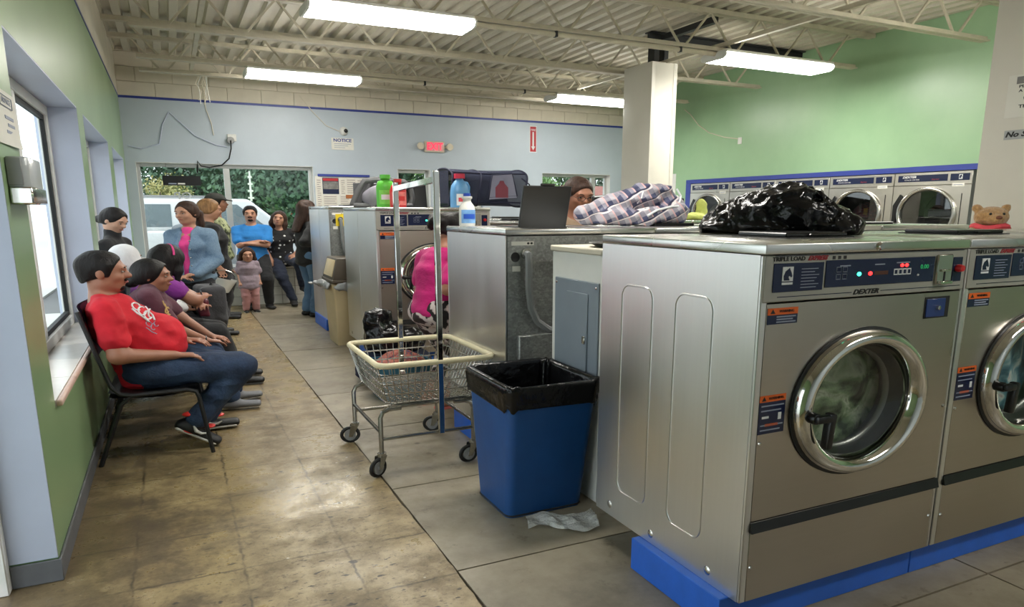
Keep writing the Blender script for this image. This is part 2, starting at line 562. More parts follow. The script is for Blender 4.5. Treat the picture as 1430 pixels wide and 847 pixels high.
for k, (a, b) in enumerate(WINS):
    wn = bpy.data.objects.new('window_%d' % (k + 1), None); COL.objects.link(wn); struct(wn)
    wn.location = (XL, (a + b) / 2, ZS)
    L = lambda x, y, z: (x - XL, y - (a + b) / 2, z - ZS)
    def bx(n, m_, x0, x1, y0, y1, z0, z1, par=wn, bev=0):
        p = L(x0, y0, z0); q = L(x1, y1, z1)
        return MB().box(p[0], q[0], p[1], q[1], p[2], q[2]).build(n, m_, par, smooth=0, bevel=bev)
    bx('reveal', 'paint_lavender', XO, XL - 0.001, b - 0.008, b - 0.0005, ZS, ZH)
    bx('reveal', 'paint_lavender', XO, XL - 0.001, a + 0.0005, a + 0.008, ZS, ZH)
    bx('reveal', 'paint_lavender', XO, XL - 0.001, a + 0.008, b - 0.008, ZH - 0.008, ZH)
    xf = -0.745
    fr = bx('window_frame', 'frame_white', xf - 0.03, xf + 0.03, b - 0.075, b - 0.008, ZS, ZH - 0.008, bev=0.004)
    bx('window_frame', 'frame_white', xf - 0.03, xf + 0.03, a + 0.008, a + 0.075, ZS, ZH - 0.008, bev=0.004)
    bx('window_frame', 'frame_white', xf - 0.03, xf + 0.03, a + 0.075, b - 0.075, ZH - 0.075, ZH - 0.008, bev=0.004)
    bx('window_frame', 'frame_white', xf - 0.03, xf + 0.03, a + 0.075, b - 0.075, ZS, ZS + 0.07, bev=0.004)
    mid = (a + b) / 2
    bx('mullion', 'frame_white', xf - 0.03, xf + 0.03, mid - 0.035, mid + 0.035, ZS + 0.07, ZH - 0.075, bev=0.004)
    for c, d in ((a + 0.075, mid - 0.035), (mid + 0.035, b - 0.075)):
        z0, z1 = ZS + 0.07, ZH - 0.075
        g = MB()
        for (y0, y1, u0, u1) in ((c, c + 0.03, z0, z1), (d - 0.03, d, z0, z1), (c + 0.03, d - 0.03, z1 - 0.03, z1), (c + 0.03, d - 0.03, z0, z0 + 0.03)):
            p = L(xf - 0.015, y0, u0); q = L(xf + 0.012, y1, u1)
            g.box(p[0], q[0], p[1], q[1], p[2], q[2])
        g.build('gasket', 'gasket_black', wn, smooth=0)
        bx('pane', 'window_glass', xf - 0.004, xf + 0.002, c + 0.03, d - 0.03, z0 + 0.03, z1 - 0.03)
    # stone sill in short slabs with a rounded nosing
    n = 5
    for i in range(n):
        y0 = a + (b - a) * i / n; y1 = a + (b - a) * (i + 1) / n
        bx('sill_slab', 'marble', -0.73, XL + 0.004, y0 + 0.002, y1 - 0.002, ZS - 0.03, ZS)
        p = L(XL + 0.004, y0, ZS - 0.03); q = L(XL + 0.03, y1, ZS)
        MB().box(p[0], q[0], p[1] + 0.002, q[1] - 0.002, p[2], q[2]).build('sill_nosing', 'marble_edge', wn, bevel=0.011, seg=3)

# doorway at the left edge of the frame
d1 = bpy.data.objects.new('door_1', None); COL.objects.link(d1); struct(d1); d1.location = (XL, DOOR[1], 0)
MB().box(XO - XL, -0.001, -0.012, -0.0005, 0.10, ZH).build('reveal', 'paint_lavender', d1, smooth=0)
MB().box(XO - XL, 0.0, -2.325, -0.012, ZH - 0.01, ZH - 0.0005).build('reveal', 'paint_lavender', d1, smooth=0)
MB().box(-0.215, -0.165, -0.075, -0.013, 0.0, ZH - 0.011).build('door_frame', 'frame_white', d1, bevel=0.004)
MB().box(-0.215, -0.165, -2.325, -2.26, 0.0, ZH - 0.011).build('door_frame', 'frame_white', d1, bevel=0.004)
MB().box(-0.215, -0.165, -2.26, -0.075, ZH - 0.08, ZH - 0.011).build('door_frame', 'frame_white', d1, bevel=0.004)
MB().box(-0.215, -0.165, -1.20, -1.12, 0.02, ZH - 0.08).build('door_stile', 'frame_alu', d1, bevel=0.004)
for y0, y1 in ((-2.26, -1.20), (-1.12, -0.075)):
    MB().box(-0.194, -0.188, y0, y1, 0.06, ZH - 0.08).build('pane', 'window_glass', d1, smooth=0)

# baseboard
struct(MB().box(XL, XL + 0.012, DOOR[1] - 0.013, YB - 0.5, 0, 0.095).box(-0.70, XL + 0.012, DOOR[1] - 0.022, DOOR[1] - 0.0125, 0, 0.095).build('baseboard_left', 'baseboard_grey', bevel=0.003))

# back wall
def back_open(m, x0, x1, z0, z1, opens):
    xs = x0
    for (a, b, c, d) in opens:
        m.box(xs, a, YB, YB + 0.25, z0, z1)
        m.box(a, b, YB, YB + 0.25, z0, c).box(a, b, YB, YB + 0.25, d, z1)
        xs = b
    m.box(xs, x1, YB, YB + 0.25, z0, z1)
    return m
OP = ((-0.40, 2.20, 0.62, 2.19), (3.64, 4.24, 0.9, 2.19), (4.30, 5.25, 0.02, 2.17), (6.49, 8.03, 0.95, 2.19))
wb = struct(back_open(MB(), XL, XR + 0.1, 0, ZST, OP).build('wall_back', 'paint_blue', smooth=0))
MB().box(XL, XR + 0.1, YB + 0.02, YB + 0.25, ZST, ZD + 0.1).build('upper_wall', 'mortar_cream', wb, smooth=0)
# painted concrete blocks above the stripe
bw, bh, gap = 0.50, 0.205, 0.006
blk = None
zz = ZST + 0.012; row = 0
bm_full = MB().box(0, bw - gap, 0, 0.03, 0, bh - gap).mesh('block', smooth=0, bevel=0.004)
while zz < ZD + 0.06:
    x = XL + (-0.25 if row % 2 else 0)
    while x < XR:
        x0 = max(x, XL); x1 = min(x + bw, XR)
        if x1 - x0 > 0.05:
            if x1 - x0 > bw - 0.01:
                put('block', bm_full, 'paint_cream', wb, (x0, YB - 0.004 + random.uniform(-0.001, 0.001), zz))
            else:
                put('block', MB().box(0, x1 - x0 - gap, 0, 0.03, 0, bh - gap).mesh('block', smooth=0, bevel=0.004), 'paint_cream', wb, (x0, YB - 0.004, zz))
        x += bw
    zz += bh; row += 1
struct(MB().box(XL, XR, YB - 0.008, YB, ZST - 0.022, ZST + 0.012).build('trim_2', 'stripe_blue', smooth=0))

# tiled knee wall that carries the deep sill under the big back window
kw = struct(MB().box(XL, 2.34, YB - 0.48, YB - 0.0005, 0, 0.575).build('wall_knee', 'grout', smooth=0))
tw, th_ = 0.205, 0.140
tm = MB().box(0, tw - 0.008, 0, 0.008, 0, th_ - 0.007).mesh('tile', smooth=0, bevel=0.002)
for i in range(14):
    for j in range(4):
        put('tile', tm, 'tile_white', kw, (XL + 0.006 + i * tw, YB - 0.4885, 0.008 + j * th_))
MB().box(XL, 2.38, YB - 0.53, YB - 0.0005, 0.575, 0.62).build('sill', 'marble', kw, bevel=0.01, seg=2)

# back windows
def back_window(nm, x0, x1, z0, z1, mull, reveal='frame_white'):
    o = bpy.data.objects.new(nm, None); COL.objects.link(o); struct(o); o.location = ((x0 + x1) / 2, YB, z0)
    cx = (x0 + x1) / 2; W2 = (x1 - x0) / 2; H = z1 - z0
    y = 0.12
    e = 0.001
    for b in ((-W2 + e, -W2 + 0.055, y, y + 0.06, 0, H - e), (W2 - 0.055, W2 - e, y, y + 0.06, 0, H - e), (-W2 + 0.055, W2 - 0.055, y, y + 0.06, H - 0.06, H - e), (-W2 + 0.055, W2 - 0.055, y, y + 0.06, e, 0.05)):
        MB().box(*b).build('window_frame', 'frame_alu', o, bevel=0.004)
    xs = [-W2 + 0.055] + [mx - cx for mx in mull] + [W2 - 0.055]
    for mx in xs[1:-1]:
        MB().box(mx - 0.045, mx + 0.045, y - 0.02, y + 0.06, 0.05, H - 0.06).build('mullion', 'frame_alu', o, bevel=0.004)
    for a, b in zip(xs[:-1], xs[1:]):
        MB().box(a + (0.045 if a > xs[0] else 0), b - (0.045 if b < xs[-1] else 0), y + 0.03, y + 0.036, 0.05, H - 0.06).build('pane', 'window_glass', o, smooth=0)
    MB().box(-W2 + 0.0005, -W2 + 0.006, 0.0, y, 0, H).box(W2 - 0.006, W2 - 0.0005, 0.0, y, 0, H).box(-W2, W2, 0.0, y, H - 0.006, H - 0.0005).build('reveal', reveal, o, smooth=0)
    return o
wn4 = back_window('window_4', -0.40, 2.20, 0.62, 2.19, (0.87,))
back_window('window_5', 3.64, 4.24, 0.9, 2.19, ())
wn6 = back_window('window_6', 6.49, 8.03, 0.95, 2.19, (7.70,))
# mirrored vinyl letters on the big window, read from outside
t_ = text('OP', 0.155, 'white_print', wn4, (-0.69, 0.148, 1.075), FRONT, xs=-1.25, bold=0.003)
d2 = bpy.data.objects.new('door_2', None); COL.objects.link(d2); struct(d2); d2.location = (4.775, YB, 0.02)
for b in ((-0.474, -0.36, 0.08, 0.14, 0, 2.149), (0.36, 0.474, 0.08, 0.14, 0, 2.149), (-0.36, 0.36, 0.08, 0.14, 2.0, 2.149), (-0.36, 0.36, 0.08, 0.14, 0, 0.25)):
    MB().box(*b).build('door_rail', 'frame_white', d2, bevel=0.006)
MB().box(-0.36, 0.36, 0.108, 0.114, 0.25, 2.0).build('pane', 'window_glass', d2, smooth=0)
MB().box(0.33, 0.37, 0.02, 0.08, 0.95, 1.15).build('door_handle', 'chrome_dull', d2, bevel=0.008)

# right wall
YD0, YD1 = 10.52, 4.40     # dryer bank
wr = struct(MB().box(XR, XR + 0.2, YN, 5.0, 0, ZD + 0.1).box(XR, XR + 0.2, 5.0, YD0 + 0.13, 2.03, ZD + 0.1).box(XR, XR + 0.2, YD0 + 0.13, 10.98, 0, ZD + 0.1)
            .box(XR, XR + 0.2, 10.98, 11.95, 2.16, ZD + 0.1).box(XR, XR + 0.2, 11.95, YB + 0.25, 0, ZD + 0.1).build('wall_right', 'paint_green_right', smooth=0))
d3 = bpy.data.objects.new('door_3', None); COL.objects.link(d3); struct(d3); d3.location = (XR, 11.465, 0)
MB().box(0.03, 0.08, -0.42, 0.42, 0.01, 2.08).build('door_leaf', 'frame_white', d3, bevel=0.004)
for z0, z1 in ((0.15, 0.72), (0.82, 1.38), (1.48, 1.98)):
    for y0, y1 in ((-0.34, -0.04), (0.04, 0.34)):
        MB().box(0.018, 0.03, y0, y1, z0, z1).build('door_panel', 'frame_white', d3, bevel=0.008)
MB().box(-0.012, 0.02, -0.484, -0.42, 0, 2.155).box(-0.012, 0.02, 0.42, 0.484, 0, 2.155).box(-0.012, 0.02, -0.42, 0.42, 2.08, 2.155).build('door_casing', 'frame_white', d3, bevel=0.004)
MB().ell((0.0, -0.36, 1.0), 0.03, 0.03, 0.03).build('door_knob', 'chrome_dull', d3)
struct(MB().box(XR - 0.03, XR + 0.05, 5.0, YD0 + 0.13, 1.962, 2.03).box(XR - 0.03, XR + 0.05, YD0 + 0.005, YD0 + 0.13, 0, 1.962).build('trim_3', 'trim_royal', bevel=0.003))

# near wall behind the photographer
struct(MB().box(XO, XR + 0.2, YN - 0.2, YN, 0, ZD + 0.1).build('wall_near', 'paint_blue', smooth=0))

# ceiling: ribbed steel deck, ribs run from front to back
pts = []
x = XO; per = 0.20
prof = []
while x < XR + 0.2:
    prof += [(x, ZD), (x + 0.085, ZD), (x + 0.10, ZD + 0.055), (x + 0.185, ZD + 0.055)]
    x += per
dk = MB()
dk.add([(p[0], YN - 0.1, p[1]) for p in prof] + [(p[0], YB + 0.25, p[1]) for p in prof], [(i, i + 1, len(prof) + i + 1, len(prof) + i) for i in range(len(prof) - 1)])
dk.box(XO, XR + 0.2, YN - 0.2, YB + 0.25, ZD + 0.075, ZD + 0.15)
struct(dk.build('ceiling', 'deck_cream', smooth=0))

# open-web steel joists
JY = (1.9, 3.68, 5.3, 7.0, 8.7, 10.4, 11.35)
JL = ('bar joist above the photographer, out at the near end of the ceiling', 'cream bar joist second from the near end of the ceiling',
      'cream bar joist nearest the camera in view at top right', 'cream bar joist carrying the light near the top of the picture',
      'cream bar joist just behind the white square column', 'cream bar joist carrying the farther pair of lights', 'cream bar joist right against the back wall')
ZB_ = 3.30
wd = None
for k, y in enumerate(JY):
    j = thing('bar_joist', JL[k], 'joist', (0, y, ZB_), group='open-web steel joists under the roof deck')
    for s in (-1, 1):
        MB().box(XL - 0.05, XR + 0.05, s * 0.03 - 0.024 if s < 0 else 0.006, -0.006 if s < 0 else 0.054, ZD - ZB_ - 0.052, ZD - ZB_ - 0.001).build('top_chord', 'joist_cream', j, smooth=0)
        MB().box(-0.20, 8.22, -0.054 if s < 0 else 0.006, -0.006 if s < 0 else 0.054, 0, 0.014).box(-0.20, 8.22, -0.02 if s < 0 else 0.006, -0.006 if s < 0 else 0.02, 0.014, 0.05).build('bottom_chord', 'joist_cream', j, smooth=0)
    P = 0.76; x = 0.10; zt = ZD - ZB_ - 0.03
    if wd is None:
        wd = [MB().bar((0, 0, 0.02), (-P / 2 + 0.03, 0, zt), 0.022, 0.022).mesh('web_bar', smooth=0), MB().bar((0, 0, 0.02), (P / 2 - 0.03, 0, zt), 0.022, 0.022).mesh('web_bar', smooth=0)]
    while x < 8.2:
        put('web_bar', wd[0], 'joist_cream', j, (x - 0.03, 0, 0))
        put('web_bar', wd[1], 'joist_cream', j, (x + 0.03, 0, 0))
        x += P
for k, (x, lab) in enumerate(((0.42, 'thin bridging angle crossing the joists near the left wall'), (5.95, 'pale bridging angle crossing the joists beside the square column'))):
    tag(MB().box(x, x + 0.045, 1.9, 11.35, ZB_ + 0.052, ZB_ + 0.095).build('bridging_angle', 'joist_cream', smooth=0), lab, 'brace', 'bridging across the joists')
# conduit strapped to two joists
for y, x0, x1, lab in ((7.0, 2.85, 6.0, 'grey conduit strapped under the joist between the two nearer lights'), (10.4, 2.55, 5.6, 'grey conduit strapped under the joist between the two farther lights')):
    c = thing('conduit', lab, 'pipe', (x0, y - 0.03, ZB_ - 0.032), group='conduits along the joists')
    MB().cyl((0, 0, 0), (x1 - x0, 0, 0), 0.026, n=10).build('pipe', 'joist_cream', c)
    for xx in (0.9, 2.5):
        MB().box(xx, xx + 0.03, -0.03, 0.03, -0.028, 0.030).build('strap', 'black_steel', c, bevel=0.004)
cu_ = [(2.05, 11.9, 3.72), (2.05, 11.9, 3.55), (2.12, 11.95, 3.44), (2.35, 12.0, 3.40), (2.7, 12.05, 3.40), (5.2, 12.15, 3.40), (8.3, 12.2, 3.42)]
tag(MB().tube(cu_, 0.022, 8).build('ceiling_pipe', 'joist_cream'), 'thin pipe bending down and running along the back wall below the deck', 'pipe')

# square column with the black post and beam above it
c1 = thing('column', 'white square column standing in the middle of the laundry', 'column', (5.73, 8.0, 0), group='boxed columns')
MB().box(0, 0.40, 0, 0.64, 0, 3.36).build('casing', 'column_white', c1, bevel=0.01, seg=2)
MB().box(0.0, 0.055, -0.006, 0.0, 0, 3.355).box(0.345, 0.40, -0.006, 0.0, 0, 3.355).build('corner_bead', 'column_white', c1, smooth=0)
st = thing('steel_beam', 'black steel beam and post resting on top of the square column', 'beam', (5.93, 8.14, 3.361))
MB().box(-0.11, -0.03, -0.05, 0.09, 0, 0.24).build('post', 'black_steel', st, bevel=0.004)
MB().box(0.05, 0.12, -0.05, 0.09, 0, 0.24).build('post', 'black_steel', st, bevel=0.004)
b_ = MB().box(-0.18, 2.53, -0.07, 0.07, 0.24, 0.255).box(-0.18, 2.53, -0.012, 0.012, 0.255, 0.36).box(-0.18, 2.53, -0.07, 0.07, 0.36, 0.375)
b_.build('girder', 'black_steel', st, smooth=0)
MB().box(-0.03, 0.05, -1.075, -0.07, 0.27, 0.34).build('arm', 'black_steel', st, bevel=0.004)

c2 = thing('column', 'wide white boxed column with paper signs at the right edge', 'column', (5.68, 2.70, 0), group='boxed columns')
MB().box(0, 0.55, 0, 0.90, 0, 3.70).build('casing', 'column_white', c2, bevel=0.01, seg=2)

# ceiling lamps
def lamp(x0, x1, y, lab):
    t = thing('ceiling_light', lab, 'light', ((x0 + x1) / 2, y, ZB_ - 0.10), group='fluorescent ceiling lights')
    w2 = (x1 - x0) / 2
    MB().box(-w2 + 0.01, w2 - 0.01, -0.222, 0.222, 0.061, 0.098).build('housing', 'frame_white', t, bevel=0.01)
    MB().prism([(-0.22, 0.045), (-0.20, 0.015), (-0.15, 0.0), (0.15, 0.0), (0.20, 0.015), (0.22, 0.045), (0.20, 0.06), (-0.20, 0.06)], -w2 + 0.012, w2 - 0.012, axis='x').build('diffuser', 'tube_glow', t)
    for s in (-1, 1):
        MB().prism([(-0.222, 0.047), (-0.202, 0.014), (-0.15, -0.002), (0.15, -0.002), (0.202, 0.014), (0.222, 0.047), (0.20, 0.075), (-0.20, 0.075)], s * w2 - 0.011, s * w2 + 0.011, axis='x').build('end_cap', 'frame_white', t)
    return t
lamp(1.24, 2.80, 7.0, 'bright fluorescent light cut by the top edge of the picture')
lamp(1.05, 2.54, 10.5, 'fluorescent light on the far joist over the waiting people')
lamp(5.62, 7.20, 10.55, 'fluorescent light half hidden behind the square column')
lamp(5.88, 7.62, 7.0, 'fluorescent light in front of the green wall at top right')

lamp(1.24, 2.80, 3.68, 'unseen fluorescent light added over the front row to brighten the washers')  # lamp out of view, added for more light on the washers
lamp(5.88, 7.62, 3.68, 'unseen fluorescent light added by the wide column to brighten the near end')  # another unseen lamp, added to brighten the near end
lamp(3.6, 5.2, -0.4, 'unseen fluorescent light added behind the camera to brighten the washer fronts')  # unseen lamp added because the washer fronts came out too dark
# ================================================================ signed-distance modelling (bodies, bags, soft things)
def vnoise(x, y, z, seed=0):
    xi = np.floor(x).astype(np.int64); yi = np.floor(y).astype(np.int64); zi = np.floor(z).astype(np.int64)
    fx = x - xi; fy = y - yi; fz = z - zi
    fx = fx * fx * (3 - 2 * fx); fy = fy * fy * (3 - 2 * fy); fz = fz * fz * (3 - 2 * fz)
    def h(i, j, k):
        n = (i * 374761393 + j * 668265263 + k * 2147483647 + seed * 974711) & 0x7fffffff
        n = ((n ^ (n >> 13)) * 1274126177) & 0x7fffffff
        return ((n ^ (n >> 16)) & 0xffff) / 65535.0
    r = 0
    for a in (0, 1):
        for b in (0, 1):
            for c in (0, 1):
                r = r + h(xi + a, yi + b, zi + c) * (fx if a else 1 - fx) * (fy if b else 1 - fy) * (fz if c else 1 - fz)
    return r * 2 - 1

class SDF:
    def __init__(s, h):
        s.h = h; s.p = []
    def cone(s, a, b, r1, r2=None, k=0.02, op='+'):
        s.p.append(('c', np.array(a, float), np.array(b, float), r1, r1 if r2 is None else r2, k, op)); return s
    def path(s, pts, rs, k=0.02):
        for i in range(len(pts) - 1):
            s.cone(pts[i], pts[i + 1], rs[i], rs[i + 1], k)
        return s
    def ell(s, c, r, R=None, k=0.02, op='+'):
        s.p.append(('e', np.array(c, float), np.array(r, float), None if R is None else np.array(R, float), None, k, op)); return s
    def econe(s, a, b, w1, w2, side, k=0.02, op='+'):
        "elliptical cone from a to b: (half width along side, half depth) at each end"
        s.p.append(('x', np.array(a, float), np.array(b, float), (w1, w2), np.array(side, float), k, op)); return s
    def rbox(s, c, r, R=None, rad=0.01, k=0.01, op='+'):
        s.p.append(('b', np.array(c, float), np.array(r, float), None if R is None else np.array(R, float), rad, k, op)); return s
    def half(s, c, n, k=0.0):
        "cut away everything on the side n points to"
        s.p.append(('h', np.array(c, float), np.array(n, float) / np.linalg.norm(n), 0, 0, k, '-')); return s
    def bounds(s, q):
        if q[0] == 'c':
            r = max(q[3], q[4]); return np.minimum(q[1], q[2]) - r, np.maximum(q[1], q[2]) + r
        if q[0] == 'e':
            r = q[2] if q[3] is None else np.full(3, q[2].max()); return q[1] - r, q[1] + r
        if q[0] == 'x':
            r = max(max(q[3][0]), max(q[3][1])); return np.minimum(q[1], q[2]) - r, np.maximum(q[1], q[2]) + r
        if q[0] == 'b':
            r = (q[2] if q[3] is None else np.full(3, np.linalg.norm(q[2]))) + q[4]; return q[1] - r, q[1] + r
        return None
    def dist(s, q, X, Y, Z):
        if q[0] == 'c':
            a, b = q[1], q[2]; ab = b - a; L = max(ab @ ab, 1e-12)
            t = np.clip(((X - a[0]) * ab[0] + (Y - a[1]) * ab[1] + (Z - a[2]) * ab[2]) / L, 0, 1)
            return np.sqrt((X - a[0] - t * ab[0]) ** 2 + (Y - a[1] - t * ab[1]) ** 2 + (Z - a[2] - t * ab[2]) ** 2) - (q[3] + (q[4] - q[3]) * t)
        if q[0] in 'eb':
            x, y, z = X - q[1][0], Y - q[1][1], Z - q[1][2]
            if q[3] is not None:
                R = q[3]
                x, y, z = (R[0][0] * x + R[1][0] * y + R[2][0] * z, R[0][1] * x + R[1][1] * y + R[2][1] * z, R[0][2] * x + R[1][2] * y + R[2][2] * z)
            r = q[2]
            if q[0] == 'e':
                k0 = np.sqrt((x / r[0]) ** 2 + (y / r[1]) ** 2 + (z / r[2]) ** 2) + 1e-9
                k1 = np.sqrt((x / r[0] ** 2) ** 2 + (y / r[1] ** 2) ** 2 + (z / r[2] ** 2) ** 2) + 1e-9
                return k0 * (k0 - 1) / k1
            dx, dy, dz = np.abs(x) - r[0], np.abs(y) - r[1], np.abs(z) - r[2]
            return np.sqrt(np.maximum(dx, 0) ** 2 + np.maximum(dy, 0) ** 2 + np.maximum(dz, 0) ** 2) + np.minimum(np.maximum(dx, np.maximum(dy, dz)), 0) - q[4]
        if q[0] == 'x':
            a, b = q[1], q[2]; ab = b - a; L = np.linalg.norm(ab); d = ab / max(L, 1e-9)
            u = q[4] - d * (q[4] @ d); u /= np.linalg.norm(u); w = np.cross(d, u)
            x, y, z = X - a[0], Y - a[1], Z - a[2]
            t = x * d[0] + y * d[1] + z * d[2]
            f = np.clip(t / L, 0, 1)
            pu = x * u[0] + y * u[1] + z * u[2]; pw = x * w[0] + y * w[1] + z * w[2]
            ru = q[3][0][0] + (q[3][1][0] - q[3][0][0]) * f; rw = q[3][0][1] + (q[3][1][1] - q[3][0][1]) * f
            e = (t - f * L) / 0.6
            m = np.minimum(ru, rw)
            k0 = np.sqrt((pu / ru) ** 2 + (pw / rw) ** 2 + (e / m) ** 2) + 1e-9
            k1 = np.sqrt((pu / ru ** 2) ** 2 + (pw / rw ** 2) ** 2 + (e / m ** 2) ** 2) + 1e-9
            return k0 * (k0 - 1) / k1
        if q[0] == 'h':
            return -((X - q[1][0]) * q[2][0] + (Y - q[1][1]) * q[2][1] + (Z - q[1][2]) * q[2][2])
    def mesh(s, name, noise=None, post=None):
        h = s.h
        bs = [s.bounds(q) for q in s.p if q[0] != 'h' and q[6] == '+']
        pad = 4 * h + 0.02
        lo = np.min([b[0] for b in bs], axis=0) - pad; hi = np.max([b[1] for b in bs], axis=0) + pad
        n = np.ceil((hi - lo) / h).astype(int) + 1
        D = np.full(tuple(n), 0.25, np.float32)
        ax = [(lo[i] + h * np.arange(n[i])).astype(np.float32) for i in range(3)]
        for q in s.p:
            bd = s.bounds(q); k = q[5]
            if bd is None:
                sl = tuple(slice(0, n[i]) for i in range(3))
            else:
                g = max(k * 1.6, 3 * h) + 0.012
                i0 = np.clip(np.floor((bd[0] - g - lo) / h).astype(int), 0, n); i1 = np.clip(np.ceil((bd[1] + g - lo) / h).astype(int) + 1, 0, n)
                if np.any(i1 <= i0): continue
                sl = tuple(slice(i0[i], i1[i]) for i in range(3))
            X = ax[0][sl[0]][:, None, None]; Y = ax[1][sl[1]][None, :, None]; Z = ax[2][sl[2]][None, None, :]
            d = s.dist(q, X, Y, Z).astype(np.float32) if q[0] != 'h' else np.broadcast_to(s.dist(q, X, Y, Z), D[sl].shape).astype(np.float32)
            A = D[sl]
            if q[6] == '+':
                if k > 0:
                    hh = np.clip(0.5 + 0.5 * (A - d) / k, 0, 1)
                    D[sl] = A + (d - A) * hh - k * hh * (1 - hh)
                else:
                    D[sl] = np.minimum(A, d)
            else:
                if q[0] == 'h': d = d
                if k > 0:
                    hh = np.clip(0.5 - 0.5 * (A + d) / k, 0, 1)
                    D[sl] = A + (-d - A) * hh + k * hh * (1 - hh)
                else:
                    D[sl] = np.maximum(A, -d)
        if noise is not None:
            X = ax[0][:, None, None]; Y = ax[1][None, :, None]; Z = ax[2][None, None, :]
            mk = np.abs(D) < 0.08
            idx = np.nonzero(mk)
            D[idx] += noise(ax[0][idx[0]], ax[1][idx[1]], ax[2][idx[2]]).astype(np.float32)
        D[0] = D[-1] = 0.25; D[:, 0] = D[:, -1] = 0.25; D[:, :, 0] = D[:, :, -1] = 0.25
        # surface nets
        I = D < 0
        c = [D[a:n[0] - 1 + a, b:n[1] - 1 + b, e:n[2] - 1 + e] for a in (0, 1) for b in (0, 1) for e in (0, 1)]
        S = np.stack([x < 0 for x in c])
        act = S.any(0) & ~S.all(0)
        idx = np.array(np.nonzero(act))
        vals = np.stack([x[act] for x in c])
        off = np.array([(a, b, e) for a in (0, 1) for b in (0, 1) for e in (0, 1)], float)
        acc = np.zeros((3, idx.shape[1])); cnt = np.zeros(idx.shape[1])
        for i in range(8):
            for j in range(i + 1, 8):
                if np.abs(off[i] - off[j]).sum() == 1:
                    a, b = vals[i], vals[j]
                    cr = (a < 0) != (b < 0)
                    t = np.where(cr, a / np.where(cr, a - b, 1), 0)
                    pt = off[i][:, None] + (off[j] - off[i])[:, None] * t
                    acc += np.where(cr, pt, 0); cnt += cr
        V = (lo[:, None] + h * (idx + acc / np.maximum(cnt, 1))).T
        ids = -np.ones(act.shape, np.int64); ids[act] = np.arange(idx.shape[1])
        F = []
        for axn in range(3):
            o1, o2 = [(1, 2), (2, 0), (0, 1)][axn]
            a = np.moveaxis(I, axn, 0)
            A = a[:-1]; B = a[1:]
            ch = np.moveaxis(A != B, 0, axn)
            ins = np.moveaxis(A, 0, axn)
            q = np.array(np.nonzero(ch))
            ok = (q[o1] > 0) & (q[o2] > 0) & (q[o1] < n[o1] - 1) & (q[o2] < n[o2] - 1)
            q = q[:, ok]
            fl = ins[tuple(q)]
            def cell(d1, d2):
                r = q.copy(); r[o1] -= d1; r[o2] -= d2
                return ids[tuple(r)]
            f = np.stack([cell(1, 1), cell(0, 1), cell(0, 0), cell(1, 0)], 1)
            f[~fl] = f[~fl][:, ::-1]
            F.append(f)
        F = np.concatenate(F)
        F = F[(F >= 0).all(1)]
        # one relaxation pass
        e = np.concatenate([F[:, [0, 1]], F[:, [1, 2]], F[:, [2, 3]], F[:, [3, 0]]])
        for _ in range(2):
            sm = np.zeros_like(V); ct = np.zeros(len(V))
            np.add.at(sm, e[:, 0], V[e[:, 1]]); np.add.at(ct, e[:, 0], 1)
            np.add.at(sm, e[:, 1], V[e[:, 0]]); np.add.at(ct, e[:, 1], 1)
            V = V * 0.6 + 0.4 * sm / np.maximum(ct, 1)[:, None]
        if post is not None: V = post(V)
        me = bpy.data.meshes.new(name)
        me.vertices.add(len(V)); me.vertices.foreach_set('co', V.astype(np.float32).ravel())
        me.loops.add(F.size); me.loops.foreach_set('vertex_index', F.astype(np.int32).ravel())
        me.polygons.add(len(F))
        me.polygons.foreach_set('loop_start', np.arange(0, F.size, 4, dtype=np.int32))
        me.polygons.foreach_set('loop_total', np.full(len(F), 4, np.int32))
        me.update(calc_edges=True); me.validate()
        me.shade_smooth()
        return me

def laundry_mat(name, cols, scale=6, seed=0.0, dist=2.5):
    t = NT(name)
    x = t.n('TexNoise'); x.inputs['Scale'].default_value = scale; x.inputs['Detail'].default_value = 3; x.inputs['Distortion'].default_value = dist
    t.l(t.vec((1, 1, 1), (0, 0, 0), (seed, seed * 0.7, 0)), x.inputs['Vector'])
    n = len(cols)
    t.col(t.ramp(x.outputs['Fac'], [(0.30 + 0.42 * i / max(1, n - 1), s2l(c)) for i, c in enumerate(cols)]))
    t.rough(0.8)
    t.bump(t.noise(8, 4), 0.4, 0.02)
    MATS[name] = t.m
    return t.m
laundry_mat('laundry_green', [(34, 40, 34), (70, 86, 66), (124, 146, 112), (186, 196, 174), (84, 100, 80)], 1.7, 2.0, 1.2)
laundry_mat('laundry_teal', [(40, 60, 70), (52, 100, 118), (96, 140, 150), (190, 200, 196), (150, 40, 44)], 1.7, 5.0, 1.2)
laundry_mat('laundry_beige', [(120, 112, 92), (176, 168, 146), (208, 202, 186), (150, 142, 120)], 6, 1.0)
laundry_mat('laundry_mint', [(120, 176, 150), (176, 218, 196), (214, 232, 222), (150, 200, 176)], 4, 3.0)
laundry_mat('laundry_dark', [(26, 26, 34), (60, 60, 74), (104, 40, 44), (120, 122, 130)], 4, 7.0)
mat('rubber_black', (26, 26, 27), 0.5, var=0.1)
mat('drum_steel', (120, 120, 118), 0.35, metal=0.9, var=0.15)
mat('dryer_dark', (30, 31, 30), 0.35, metal=0.3, var=0.1)
mat('hose_grey', (120, 122, 122), 0.45, var=0.08)

